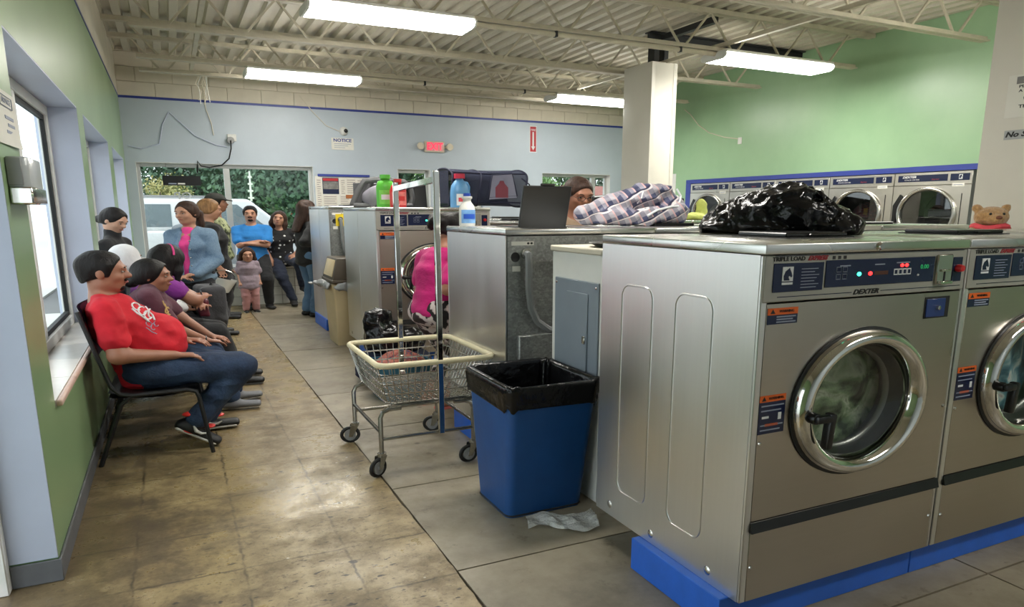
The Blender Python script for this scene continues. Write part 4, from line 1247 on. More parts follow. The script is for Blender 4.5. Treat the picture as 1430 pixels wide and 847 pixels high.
for lx in LEGX:
    for yy in LEGY:
        ang = random.uniform(-0.6, 0.9)
        dx, dy = math.cos(ang) * -0.035, math.sin(ang) * -0.035
        ca = MB().cyl((lx, yy, 0.135), (lx, yy, 0.118), 0.026, n=12)
        nx, ny = -math.sin(ang), math.cos(ang)
        for sg in (-1, 1):
            a = Vector((lx + nx * sg * 0.022, yy + ny * sg * 0.022, 0))
            ca.hexa([a + Vector((dx * 1.3, dy * 1.3, 0.045)), a + Vector((dx * 0.6, dy * 0.6, 0.045)), a + Vector((dx * 0.6 + nx * 0.003, dy * 0.6 + ny * 0.003, 0.045)), a + Vector((dx * 1.3 + nx * 0.003, dy * 1.3 + ny * 0.003, 0.045))],
                    [a + Vector((dx * 0.9, dy * 0.9, 0.12)), a + Vector((-dx * 0.6, -dy * 0.6, 0.12)), a + Vector((-dx * 0.6 + nx * 0.003, -dy * 0.6 + ny * 0.003, 0.12)), a + Vector((dx * 0.9 + nx * 0.003, dy * 0.9 + ny * 0.003, 0.12))])
        ca = ca.build('caster', 'cart_chrome', ct)
        c0 = Vector((lx + dx, yy + dy, 0.056))
        nv = Vector((nx, ny, 0))
        whl = MB().tube([c0 + Vector((math.cos(ang) * math.cos(t) * 0.054, math.sin(ang) * math.cos(t) * 0.054, math.sin(t) * 0.044)) for t in [2 * PI * i / 20 for i in range(20)]], 0.0115, 8, closed=True)
        whl.build('tyre', 'rubber_black', ca)
        MB().cyl(c0 - nv * 0.012, c0 + nv * 0.012, 0.038, n=16).cyl(c0 - nv * 0.020, c0 + nv * 0.020, 0.010, n=8).build('wheel_hub', 'wheel_grey', ca)
for yy, zt in ((-0.385, 1.69), (0.40, 1.655)):
    MB().box(0.012, 0.045, yy - 0.012, yy + 0.012, 0.215 if yy < 0 else 0.38, zt).build('pole', 'chrome', ct, bevel=0.003)
MB().bar((0.028, -0.385, 1.645), (0.028, 0.40, 1.615), 0.030, 0.030).build('hanging_bar', 'chrome', ct)

# ---- blue bin with black liner
mat('bin_blue', (22, 76, 138), 0.42, var=0.14, vscale=6, bump=0.08, bscale=30)
t = NT('bag_black'); t.col((0.006, 0.006, 0.007)); t.rough(t.ramp(t.noise(9, 3), [(0.3, (0.14,) * 3), (0.7, (0.26,) * 3)])); t.b.inputs['Specular IOR Level'].default_value = 0.35
t.bump(t.noise(18, 3, 0.5), 0.5, 0.02); MATS['bag_black'] = t.m
bn = thing('trash_bin', 'tall square blue trash bin with black liner folded over its rim', 'bin', (1.56, 3.14, 0), 0.0)
def taper_box(x0, x1, y0, y1, z0, X0, X1, Y0, Y1, z1, r0=0.04, r1=0.05, th=0.012):
    m = MB()
    n = 24
    rings = [(rrect(x0, x1, y0, y1, z0, r0), 1), (rrect(X0, X1, Y0, Y1, z1, r1), 1), (rrect(X0 + th, X1 - th, Y0 + th, Y1 - th, z1, r1 * 0.8), 1), (rrect(x0 + th, x1 - th, y0 + th, y1 - th, z0 + th, r0 * 0.8), 1)]
    vs = [v for r, _ in rings for v in r]
    fs = []
    for i in range(3):
        for k in range(n):
            l = (k + 1) % n
            fs.append((i * n + k, i * n + l, (i + 1) * n + l, (i + 1) * n + k))
    fs.append(tuple(range(n - 1, -1, -1))); fs.append(tuple(range(3 * n, 4 * n)))
    return m.add(vs, fs)
taper_box(-0.205, 0.215, -0.19, 0.185, 0, -0.235, 0.250, -0.285, 0.255, 0.665).build('bin_body', 'bin_blue', bn, smooth=40)
# scuffed base corners
MB().tube([(p[0] * 1.004, p[1] * 1.004, 0.010) for p in rrect(-0.205, 0.215, -0.19, 0.185, 0, 0.04)], 0.005, 5, closed=True).build('scuffed_edge', mat('scuff', (38, 36, 36), 0.7, var=0.2), bn)
def liner(u, v):
    # u: from inside bottom up, over the rim, down the outside
    prof = [(-0.045, 0.30), (-0.03, 0.50), (-0.02, 0.64), (-0.012, 0.682), (0.004, 0.690), (0.017, 0.676), (0.016, 0.63), (0.013, 0.59), (0.016, 0.572), (0.010, 0.566)]
    f = u * (len(prof) - 1); i = min(int(f), len(prof) - 2); w_ = f - i
    o = prof[i][0] + (prof[i + 1][0] - prof[i][0]) * w_; z = prof[i][1] + (prof[i + 1][1] - prof[i][1]) * w_
    k = (z - 0) / 0.665
    x0, x1, y0, y1 = lerp(-0.205, -0.235, k), lerp(0.215, 0.25, k), lerp(-0.19, -0.285, k), lerp(0.185, 0.255, k)
    pts = rrect(x0 - o, x1 + o, y0 - o, y1 + o, z, 0.05 + max(o, 0), 11)
    p = pts[int(v * 48) % 48]
    wob = 0.006 * math.sin(v * 70 + 3 * math.sin(v * 31)) * (1 if 0.02 < abs(u - 0.45) else 0.4)
    c = Vector((p[0], p[1], 0)).normalized()
    q = Vector(p) + c * max(wob, -0.001 if u > 0.4 else -1)
    q.z += 0.010 * math.sin(v * 44 + 1) * (u > 0.75) + 0.004 * math.sin(v * 57)
    if u < 0.4: q += c * (-0.012 * abs(math.sin(v * 60)))
    return q
MB().grid(liner, 22, 48, cv=True).build('liner', 'bag_black', bn, smooth=80)

# ---- scrap of clear plastic on the floor
t = NT('clear_film'); t.col((0.78, 0.78, 0.76)); t.rough(0.3); t.b.inputs['Alpha'].default_value = 0.7
t.bump(t.noise(30, 4), 0.9, 0.02); MATS['clear_film'] = t.m
def scrap(u, v):
    x = lerp(-0.17, 0.17, u); y = lerp(-0.09, 0.09, v) * (0.7 + 0.5 * u) + 0.03 * math.sin(u * 7)
    z = 0.006 + 0.022 * (0.5 + 0.5 * math.sin(u * 19 + 4 * v)) * math.sin(PI * min(1, v * 1.1)) + 0.012 * math.sin(v * 15 + u * 8) ** 2
    return (x, y, z)
tag(MB().grid(scrap, 26, 16).build('plastic_scrap', 'clear_film', None, smooth=80, loc=(1.575, 2.80, 0.001), rot=(0, 0, -0.35)), 'crumpled clear plastic scrap on the floor before the blue bin', 'litter')

# ---- white cabinet with grey electrical panel, closing the gap between the rows
mat('enamel_white', (226, 225, 220), 0.4, var=0.05)
mat('panel_slate', (128, 138, 148), 0.42, var=0.06)
cb = thing('electrical_cabinet', 'white cabinet with grey electrical panel between the washer rows', 'cabinet', (1.85, 3.18, 0))
MB().box(0, 0.75, -0.25, 0.25, 0.0, 1.27).build('cabinet_body', 'enamel_white', cb, bevel=0.004)
MB().box(-0.012, 0.77, -0.262, 0.262, 1.27, 1.30).build('cabinet_top', mat('top_beige', (206, 198, 180), 0.5, var=0.05), cb, bevel=0.006)
ep = MB().box(-0.012, 0.0, -0.24, 0.20, 0.52, 1.135).build('electrical_panel', 'panel_slate', cb, bevel=0.004)
MB().box(-0.020, -0.012, -0.15, 0.06, 0.62, 1.075).build('panel_door', 'panel_slate', ep, bevel=0.004)
MB().box(-0.028, -0.020, -0.142, -0.115, 0.82, 0.86).build('latch', 'chrome_dull', ep, bevel=0.002)
for yy, zz in ((0.18, 1.11), (-0.22, 1.11), (0.18, 0.55), (-0.22, 0.55)):
    MB().lathe([(0, 0.004), (0.006, 0.003), (0.008, 0)], (-0.012, yy, zz), 'x', 8).build('screw', 'chrome_dull', ep)
tp = thing('metal_dish', 'dark metal dish with a white cup lying on the white cabinet', 'dish', (2.10, 3.08, 1.30))
MB().lathe([(0.0, 0.004), (0.15, 0.004), (0.20, 0.022), (0.205, 0.022), (0.155, 0.0), (0.0, 0.0)], n=24).build('dish', mat('pewter', (88, 88, 86), 0.4, metal=0.7, var=0.1), tp)
MB().lathe([(0.0, 0.006), (0.05, 0.006), (0.06, 0.045), (0.05, 0.05), (0.0, 0.05)], (-0.02, -0.02, 0), n=16).build('cup', 'enamel_white', tp)

# ---- beige bin with a brown swing top
mat('beige_plastic', (206, 186, 146), 0.5, var=0.06)
mat('brown_plastic', (86, 76, 64), 0.5, var=0.08)
sw = thing('swing_top_bin', 'beige bin with brown swing lid and a bag poking out', 'bin', (1.70, 8.19, 0), group=None)
taper_box(-0.135, 0.15, -0.26, 0.24, 0, -0.165, 0.18, -0.30, 0.28, 0.685, 0.02, 0.03).build('bin_body', 'beige_plastic', sw)
hd = MB().hexa([(-0.18, -0.315, 0.70), (0.195, -0.315, 0.70), (0.195, 0.295, 0.70), (-0.18, 0.295, 0.70)], [(-0.18, -0.315, 0.735), (0.195, -0.315, 0.735), (0.195, 0.295, 0.735), (-0.18, 0.295, 0.735)])
hd.hexa([(-0.17, -0.30, 0.735), (0.185, -0.30, 0.735), (0.185, 0.28, 0.735), (-0.17, 0.28, 0.735)], [(-0.11, -0.285, 0.965), (0.125, -0.285, 0.965), (0.125, 0.265, 0.965), (-0.11, 0.265, 0.965)])
hd = hd.build('lid', 'brown_plastic', sw, bevel=0.008, seg=2)
MB().hexa([(-0.170, -0.24, 0.765), (-0.160, -0.24, 0.765), (-0.160, 0.22, 0.765), (-0.170, 0.22, 0.765)], [(-0.122, -0.23, 0.945), (-0.112, -0.23, 0.945), (-0.112, 0.21, 0.945), (-0.122, 0.21, 0.945)]).build('flap', 'beige_plastic', hd, bevel=0.004)
s_ = SDF(0.012)
s_.ell((-0.20, 0.0, 0.66), (0.03, 0.22, 0.05), k=0.03).ell((-0.24, 0.10, 0.68), (0.07, 0.05, 0.03), k=0.04).ell((-0.30, 0.18, 0.67), (0.05, 0.03, 0.02), k=0.03).ell((0.0, -0.31, 0.66), (0.17, 0.025, 0.055), k=0.02)
put('liner_bag', s_.mesh('liner_bag', noise=lambda x, y, z: 0.018 * vnoise(x * 28, y * 28, z * 28)), mat('bag_grey', (150, 152, 154), 0.25, var=0.3, vscale=14, bump=0.6, bscale=26), sw)

# ---- black bags
def bag(name, lab, loc, rot, parts, h=0.012, amp=0.022, fr=11, material='bag_black', cat='bag', group=None):
    s = SDF(h)
    for c, r in parts: s.ell(c, r, k=0.05)
    lo = min(c[2] - r[2] for c, r in parts)
    s.half((0, 0, 0.0), (0, 0, -1))
    def nz(x, y, z):
        a = vnoise(x * fr, y * fr, z * fr, 3); b = vnoise(x * fr * 2.3 + a * 2, y * fr * 2.3, z * fr * 2.3 - a, 5)
        return -amp * (1 - 2 * np.abs(a)) - amp * 0.55 * (1 - 2 * np.abs(b))
    o = put(name, s.mesh(name, noise=nz, post=lambda V: np.column_stack([V[:, 0], V[:, 1], np.maximum(V[:, 2], 0.001)])), material, None, loc, (0, 0, rot))
    return tag(o, lab, cat, group)
bag('garbage_bag', 'big black garbage bag slumped on the front row of washers', (2.42, 2.40, 1.381), -0.80,
    [((0.02, 0, 0.085), (0.19, 0.15, 0.105)), ((-0.08, 0.02, 0.06), (0.20, 0.14, 0.085)), ((0.06, 0.0, 0.145), (0.11, 0.09, 0.055)), ((-0.24, 0, 0.03), (0.09, 0.10, 0.045)), ((0.24, -0.02, 0.035), (0.10, 0.09, 0.05)), ((0.15, 0.02, 0.06), (0.12, 0.12, 0.07))], h=0.007, amp=0.016, fr=14, group='black garbage bags')
bag('garbage_bag', 'black garbage bag with a tied neck on the floor by the tall washer', (1.60, 6.08, 0.27), 0.0,
    [((0, 0, 0.10), (0.17, 0.18, 0.13)), ((0.18, 0.0, 0.08), (0.17, 0.17, 0.10)), ((-0.06, 0, 0.24), (0.09, 0.09, 0.09)), ((-0.05, 0, 0.32), (0.095, 0.08, 0.035))], h=0.013, amp=0.022, fr=9, group='black garbage bags')
# dark clothes under that bag
bag('clothes_pile', 'pile of navy clothes under the tied black garbage bag', (1.68, 6.10, 0.0), 0.0, [((0, 0, 0.10), (0.32, 0.26, 0.14)), ((0.12, -0.02, 0.15), (0.2, 0.2, 0.13)), ((-0.14, 0, 0.15), (0.16, 0.18, 0.12))], h=0.018, amp=0.02, fr=8,
    material=mat('navy_cloth', (34, 40, 64), 0.85, var=0.3, vscale=9, bump=0.5, bscale=20), cat='clothes')
tb = thing('laundry_tub', 'teal plastic tub of red and blue clothes seen through the cart', 'tub', (1.58, 5.54, 0))
taper_box(-0.20, 0.20, -0.20, 0.20, 0, -0.25, 0.25, -0.25, 0.25, 0.28, 0.08, 0.09).build('tub_body', mat('teal_plastic', (40, 96, 118), 0.4, var=0.06), tb)
s_ = SDF(0.014); s_.ell((0, 0, 0.26), (0.20, 0.20, 0.09))
put('clothes', s_.mesh('clothes', noise=lambda x, y, z: 0.03 * vnoise(x * 14, y * 14, z * 14)), laundry_mat('laundry_red', [(40, 50, 90), (130, 50, 44), (170, 100, 80), (60, 90, 120)], 9, 4.0), tb)

# ---- things on the washers that face away
def bottle(name, lab, loc, prof, material, capmat, cap, sx=1.0, sy=0.62, handle=None, label=None, rot=0.0, group='detergent bottles on the washers'):
    t = thing(name, lab, 'bottle', loc, rot, group)
    MB().lathe([(0.001, 0.0)] + prof, n=24, sx=sx, sy=sy).build('bottle_body', material, t, smooth=60)
    MB().lathe([(cap[0], cap[1]), (cap[0], cap[2]), (0.001, cap[2])], n=16, sx=1.2, sy=1.2).build('cap', capmat, t)
    if handle: MB().tube(handle[0], handle[1], 8).build('handle', material, t)
    if label:
        w_, z0, z1, m1, m2 = label
        def lf(u, v, e=1.02):
            a = lerp(-w_, w_, u) - PI / 2; z = lerp(z0, z1, v)
            r = np.interp(z, [p[1] for p in prof], [p[0] for p in prof]) * e
            return (r * math.cos(a) * sx, r * math.sin(a) * sy, z)
        l = MB().grid(lf, 14, 4).build('label', m1, t, smooth=60)
        MB().grid(lambda u, v: lf(0.15 + 0.7 * u, 0.32 + 0.36 * v, 1.045), 10, 3).build('label_band', m2, t, smooth=60)
    return t
bottle('bleach_bottle', 'white bleach bottle with blue cap at the corner of the away-facing washer', (1.745, 4.42, 1.381),
       [(0.050, 0.0), (0.054, 0.012), (0.054, 0.10), (0.050, 0.125), (0.028, 0.155), (0.026, 0.17), (0.036, 0.178), (0.034, 0.19)], 'enamel_white', mat('cap_blue', (40, 70, 170), 0.4, var=0), (0.020, 0.188, 0.210),
       sx=1.0, sy=0.9, label=(1.1, 0.02, 0.105, mat('label_sky', (120, 170, 224), 0.5, var=0.2, vscale=20), mat('label_blue', (36, 84, 190), 0.5, var=0.1)))
# plaid zip bag
t = NT('plaid_cloth')
def band(rot, sc, lo, hi, loc=(0, 0, 0)):
    w_ = t.n('TexWave'); w_.bands_direction = 'X'; w_.inputs['Scale'].default_value = sc; w_.inputs['Distortion'].default_value = 0.8; w_.inputs['Detail'].default_value = 1
    t.l(t.vec((1, 1, 1), rot, loc), w_.inputs['Vector'])
    return t.ramp(w_.outputs['Fac'], [(lo, (0, 0, 0)), (hi, (1, 1, 1))])
R1 = (0.25, 0.5, 0.35); R2 = (0.2, 2.0, 0.4)
c = t.mix(band(R1, 4.2, 0.45, 0.52), s2l((64, 70, 100)), s2l((164, 160, 172)))
c = t.mix(0.45, c, t.mix(band(R2, 4.2, 0.45, 0.52), s2l((56, 60, 92)), s2l((178, 172, 178))))
c = t.mix(band(R1, 4.2, 0.93, 0.97, (0.06, 0, 0)), c, s2l((196, 160, 160)))
c = t.mix(band(R2, 4.2, 0.93, 0.97, (0.05, 0, 0)), c, s2l((40, 42, 72)))
c = t.mix(band(R2, 4.2, 0.96, 0.985, (0.13, 0, 0.1)), c, s2l((214, 206, 206)))
t.col(c); t.rough(0.45); t.bump(t.noise(12, 5), 0.6, 0.02); MATS['plaid_cloth'] = t.m
s_ = SDF(0.008)
s_.path([(-0.36, -0.02, 0.07), (-0.10, 0.0, 0.13), (0.12, 0.02, 0.20), (0.22, 0.02, 0.22)], [0.065, 0.085, 0.085, 0.07], k=0.05)
s_.path([(-0.25, -0.10, 0.05), (0.05, -0.12, 0.06), (0.30, -0.08, 0.08)], [0.045, 0.06, 0.07], k=0.03)
s_.path([(0.24, 0.0, 0.21), (0.34, 0.0, 0.12), (0.40, -0.02, 0.09)], [0.06, 0.055, 0.035], k=0.04)
s_.half((0, 0, 0.002), (0, 0, -1))
pb = thing('plaid_bag', 'slumped blue and white plaid zip bag on the away-facing washers', 'bag', (2.87, 4.18, 1.381), -0.12)
put('bag_body', s_.mesh('bag_body', noise=lambda x, y, z: -0.014 * (1 - 2 * np.abs(vnoise(x * 9, y * 9, z * 14, 2))) - 0.006 * vnoise(x * 30, y * 30, z * 30)), 'plaid_cloth', pb)
MB().tube([(0.02, -0.19, 0.07), (0.10, -0.17, 0.105), (0.22, -0.15, 0.13), (0.30, -0.13, 0.13)], 0.008, 6).build('piping', 'white_print', pb)
MB().tube([(0.31, -0.06, 0.25), (0.34, -0.07, 0.20), (0.32, -0.09, 0.16), (0.26, -0.1, 0.14)], 0.007, 6).build('piping', 'white_print', pb)
MB().tube([(0.00, -0.07, 0.15), (0.03, -0.08, 0.19), (0.05, -0.06, 0.23)], 0.006, 6).build('piping', 'white_print', pb)
tag(bag('cleaning_cloth', 'yellow green cloth tucked under the open black soap lid', (5.62, 6.86, 1.385), 0.3, [((-0.05, 0, 0.03), (0.20, 0.10, 0.04)), ((0.12, 0, 0.12), (0.05, 0.07, 0.12))], h=0.014, amp=0.01, fr=14, material=mat('cloth_lime', (196, 204, 110), 0.8, var=0.15, vscale=9), cat='cloth'), 'yellow green cloth tucked under the open black soap lid', 'cloth')

# ---- things on the tall washer
ZC = 1.511
gb = thing('laundry_basket', 'grey plastic laundry basket with cloth inside, tipped on the tall washer', 'basket', (1.94, 7.25, ZC))
gm = mat('basket_grey', (92, 92, 94), 0.5, var=0.06)
def loopy(pts, r, nm='basket_rib'): MB().tube(pts, r, 8).build(nm, gm, gb)
loopy([(-0.30, 0, 0.02), (-0.24, 0, 0.16), (-0.17, 0, 0.255), (-0.06, 0, 0.27), (0.10, 0, 0.265), (0.24, 0, 0.25), (0.30, 0, 0.20), (0.32, 0, 0.10), (0.30, 0, 0.02)], 0.030, 'rim')
loopy([(-0.20, 0.06, 0.02), (-0.14, 0.06, 0.14), (-0.08, 0.06, 0.25)], 0.022)
loopy([(-0.30, -0.05, 0.022), (-0.10, -0.06, 0.022), (0.12, -0.06, 0.022), (0.30, -0.05, 0.022)], 0.02)
loopy([(0.06, 0.06, 0.26), (0.10, 0.06, 0.14), (0.12, 0.06, 0.02)], 0.022)
MB().box(-0.26, 0.28, 0.10, 0.12, 0.0, 0.24).build('basket_wall', gm, gb, bevel=0.006)
s_ = SDF(0.012); s_.ell((-0.07, -0.02, 0.09), (0.13, 0.08, 0.11)).ell((0.0, -0.03, 0.17), (0.05, 0.05, 0.10)); s_.half((0, 0, 0.002), (0, 0, -1))
put('cloth', s_.mesh('cloth', noise=lambda x, y, z: 0.016 * vnoise(x * 16, y * 16, z * 10)), mat('cloth_grey', (138, 134, 144), 0.9, var=0.2, vscale=9), gb)
mat('jug_green', (92, 190, 62), 0.38, var=0.05); mat('jug_red', (202, 44, 46), 0.38, var=0.05); mat('jug_blue', (92, 148, 196), 0.35, var=0.06); mat('cap_red', (176, 34, 62), 0.4, var=0)
bottle('detergent_bottle', 'lime green detergent bottle beside the grey basket', (1.89, 6.92, ZC), [(0.085, 0.0), (0.09, 0.015), (0.09, 0.19), (0.075, 0.24), (0.045, 0.255), (0.04, 0.27)], 'jug_green', 'jug_green', (0.042, 0.268, 0.305), label=(0.9, 0.03, 0.16, mat('label_lime', (128, 210, 90), 0.5, var=0.2, vscale=20), 'white_print'))
bottle('detergent_bottle', 'red detergent bottle in front of the green one', (1.955, 6.72, ZC), [(0.075, 0.0), (0.08, 0.015), (0.08, 0.15), (0.062, 0.20), (0.035, 0.215), (0.03, 0.23)], 'jug_red', 'jug_red', (0.032, 0.228, 0.258), label=(1.0, 0.02, 0.14, mat('label_pink', (224, 120, 116), 0.5, var=0.3, vscale=24), 'jug_red'))
bottle('detergent_bottle', 'large blue detergent jug with red cap leaning on the mesh hamper', (2.60, 6.78, ZC), [(0.10, 0.0), (0.105, 0.02), (0.103, 0.15), (0.09, 0.21), (0.06, 0.25), (0.045, 0.262), (0.04, 0.28)], 'jug_blue', 'cap_red', (0.046, 0.278, 0.325),
       handle=([(0.045, 0, 0.24), (0.085, 0, 0.235), (0.105, 0, 0.20), (0.10, 0, 0.13)], 0.018), label=(0.7, 0.02, 0.13, 'white_print', mat('label_rose', (214, 74, 84), 0.5, var=0.2)), rot=0.2)
# pop-up mesh hamper lying on its side
t = NT('mesh_navy')
ck = t.n('TexChecker'); ck.inputs['Scale'].default_value = 160
t.l(t.tc.outputs['Object'], ck.inputs['Vector'])
t.col((0.012, 0.016, 0.045)); t.rough(0.8)
mr = t.n('MapRange'); mr.inputs['To Min'].default_value = 0.80; mr.inputs['To Max'].default_value = 1.0
t.l(ck.outputs['Fac'], mr.inputs['Value']); t.l(mr.outputs[0], t.b.inputs['Alpha']); MATS['mesh_navy'] = t.m
mat('band_navy', (22, 26, 52), 0.7, var=0.1)
hp = thing('mesh_hamper', 'navy pop-up mesh hamper lying on its side with a red bottle inside', 'hamper', (2.96, 7.02, ZC), 0.0)
HR = (0.23, 0.185)
def hring(x, e=1.0): return [(x, HR[0] * e * math.cos(a), 0.196 + HR[1] * e * math.sin(a)) for a in [2 * PI * i / 28 for i in range(28)]]
def hskin(u, v):
    a = 2 * PI * v; x = lerp(-0.44, 0.38, u); e = 1 - 0.05 * math.sin(PI * u) ** 2
    p = 2.0 / 3.2
    ca, sa = math.cos(a), math.sin(a)
    return (x + 0.02 * math.sin(3 * a), HR[0] * e * math.copysign(abs(ca) ** p, ca), 0.196 + HR[1] * e * math.copysign(abs(sa) ** p, sa))
MB().grid(hskin, 8, 36, cv=True).build('mesh_skin', 'mesh_navy', hp, smooth=80)
MB().grid(lambda u, v: (lerp(-0.44, -0.39, 0) - 0.02, lerp(-0.2, 0.2, u), lerp(0.04, 0.36, v)), 3, 3).build('mesh_end', 'mesh_navy', hp, smooth=80)
for u in (0.0, 0.38, 1.0):
    MB().tube([hskin(u, i / 36) for i in range(36)], 0.010, 6, closed=True).build('hoop', 'band_navy', hp)
for v in (0.12, 0.38, 0.62, 0.88):
    MB().tube([hskin(u / 7, v) for u in range(8)], 0.009, 6).build('seam_band', 'band_navy', hp)
MB().tube([(0.38, -0.12, 0.30), (0.47, -0.12, 0.24), (0.50, -0.1, 0.15), (0.47, -0.08, 0.06), (0.38, -0.08, 0.05)], 0.008, 6).build('strap', 'band_navy', hp)
t = NT('mesh_window'); t.col(s2l((150, 150, 172))); t.rough(0.8); t.b.inputs['Alpha'].default_value = 0.75; MATS['mesh_window'] = t.m
MB().add([(-0.04, -0.236, 0.08), (0.27, -0.236, 0.10), (0.22, -0.236, 0.335), (0.0, -0.236, 0.325)], [(0, 1, 2, 3)]).build('mesh_window', 'mesh_window', hp, smooth=0)
MB().prism([(0.03, 0.10), (0.17, 0.10), (0.17, 0.20), (0.13, 0.24), (0.12, 0.265), (0.08, 0.265), (0.07, 0.24), (0.03, 0.20)], -0.241, -0.2365).build('red_bottle', mat('red_dim', (120, 50, 66), 0.6, var=0.1), hp)
MB().tube([(-0.05, -0.228, 0.10), (0.0, -0.23, 0.32), (0.22, -0.232, 0.34), (0.28, -0.228, 0.12), (-0.05, -0.228, 0.10)], 0.009, 6).build('pocket_frame', 'band_navy', hp)
0 and bottle('detergent_bottle', 'small red bottle inside the mesh hamper', (3.10, 7.02, ZC + 0.03), [(0.06, 0.0), (0.065, 0.01), (0.065, 0.09), (0.035, 0.13), (0.025, 0.14)], 'jug_red', 'jug_red', (0.027, 0.138, 0.16))
# dark box on the farthest row and white odds and ends
bx_ = thing('storage_box', 'black box with a yellow item on the farthest row by the column', 'box', (5.86, 9.25, 1.381), 0)
MB().hexa([(-0.32, -0.2, 0), (0.32, -0.2, 0), (0.32, 0.2, 0), (-0.32, 0.2, 0)], [(-0.32, -0.2, 0.30), (0.32, -0.2, 0.36), (0.32, 0.2, 0.36), (-0.32, 0.2, 0.30)]).build('box_body', 'black_plastic', bx_, bevel=0.02, seg=2)
MB().box(-0.20, -0.10, -0.215, -0.2, 0.04, 0.16).build('yellow_item', 'tag_yellow', bx_, bevel=0.006)
MB().box(-0.04, 0.03, -0.212, -0.2, 0.08, 0.25).build('window_patch', 'wheel_grey', bx_, bevel=0.01)

# ---- teddy bear behind the front row
sh = MB().box(3.2, 5.6, 2.72, 3.55, 1.16, 1.19).build('service_shelf', 'enamel_white')
tag(sh, 'pale shelf board bridging the gap behind the front washers', 'shelf')
tag(MB().box(5.0, 5.6, 2.74, 2.80, 0, 1.159).build('shelf_support', 'enamel_white'), 'white upright panel carrying the shelf behind the front washers', 'panel')
tag(MB().box(3.2, 3.26, 2.74, 2.80, 0, 1.159).build('shelf_support', 'enamel_white'), 'slim white post carrying the far end of the hidden shelf', 'panel')
bear = thing('teddy_bear', 'tan teddy bear with a pink scarf peeking over the washers', 'teddy bear', (4.84, 2.93, 1.191), -2.15)
t = NT('bear_fur'); f_ = t.noise(60, 5, 0.7)
t.col(t.ramp(f_, [(0.3, s2l((150, 108, 62))), (0.7, s2l((206, 164, 108)))])); t.rough(0.9); t.b.inputs['Sheen Weight'].default_value = 0.5
t.bump(f_, 1.0, 0.01); MATS['bear_fur'] = t.m
s_ = SDF(0.007)    # faces local +x
s_.ell((0, 0, 0.10), (0.085, 0.10, 0.10), k=0.03).ell((0.0, 0, 0.255), (0.075, 0.105, 0.068), k=0.02).ell((0.062, 0, 0.238), (0.042, 0.056, 0.036), k=0.015)
for s in (-1, 1):
    s_.ell((-0.01, s * 0.088, 0.312), (0.018, 0.032, 0.026), k=0.012)
    s_.path([(0, s * 0.08, 0.165), (0.03, s * 0.15, 0.12), (0.06, s * 0.17, 0.07)], [0.04, 0.04, 0.036], k=0.02)
    s_.path([(0.03, s * 0.06, 0.04), (0.15, s * 0.10, 0.045)], [0.05, 0.045], k=0.02)
put('plush_body', s_.mesh('plush_body', noise=lambda x, y, z: 0.004 * vnoise(x * 60, y * 60, z * 60)), 'bear_fur', bear)
for s in (-1, 1): MB().ell((0.070, s * 0.040, 0.275), 0.008, 0.009, 0.009).build('eye', 'black_plastic', bear)
MB().ell((0.100, 0, 0.252), 0.010, 0.020, 0.013).build('nose', mat('nose_brown', (120, 72, 48), 0.6, var=0.05), bear)
MB().tube([(0.085 * math.cos(a), 0.10 * math.sin(a), 0.190 + 0.008 * math.sin(3 * a)) for a in [2 * PI * i / 20 for i in range(20)]], 0.020, 8, closed=True).build('scarf', mat('scarf_pink', (214, 74, 84), 0.8, var=0.15, vscale=30), bear)

# ---- chairs along the left wall
def chair(y, lab):
    t = thing('waiting_chair', lab, 'chair', (0, y, 0), 0, 'black metal waiting chairs along the wall')
    m_ = 'black_steel'
    for s in (-0.30, 0.30):
        MB().tube([(-0.52, s * 1.0, 0.92), (-0.44, s, 0.62), (-0.40, s, 0.47), (-0.36, s, 0.425), (-0.30, s, 0.41), (0.00, s, 0.415), (0.045, s, 0.40), (0.06, s, 0.36), (0.11, s, 0.0)], 0.013, 8).build('side_frame', m_, t)
        MB().tube([(-0.30, s, 0.41), (-0.36, s, 0.36), (-0.50, s, 0.0)], 0.013, 8).build('rear_leg', m_, t)
    MB().tube([(-0.44, -0.30, 0.16), (-0.44, 0.30, 0.16)], 0.011, 8).build('stretcher', m_, t)
    MB().tube([(0.05, -0.30, 0.38), (0.05, 0.30, 0.38)], 0.011, 8).build('stretcher', m_, t)
    MB().grid(lambda u, v: (lerp(-0.42, 0.06, u), lerp(-0.285, 0.285, v), 0.427 - 0.02 * math.sin(PI * u) + 0.006 * math.cos(PI * v)), 8, 5).grid(lambda u, v: (lerp(-0.42, 0.06, u), lerp(-0.285, 0.285, v), 0.405 - 0.02 * math.sin(PI * u)), 8, 5).build('seat', 'black_plastic', t, smooth=60)
    MB().grid(lambda u, v: (lerp(-0.455, -0.515, u) - 0.03 * math.cos(PI * (v - 0.5)), lerp(-0.285, 0.285, v), lerp(0.62, 0.93, u)), 6, 7).grid(lambda u, v: (lerp(-0.437, -0.497, u) - 0.03 * math.cos(PI * (v - 0.5)), lerp(-0.285, 0.285, v), lerp(0.62, 0.93, u)), 6, 7).build('backrest', 'black_plastic', t, smooth=60)
    return t
chair(4.95, 'black metal chair under the man in the red shirt')
chair(5.75, 'black metal chair under the person in the maroon shirt')
chair(6.60, 'black metal chair under the woman in purple')
chair(7.45, 'black metal chair under the person in the white hood')

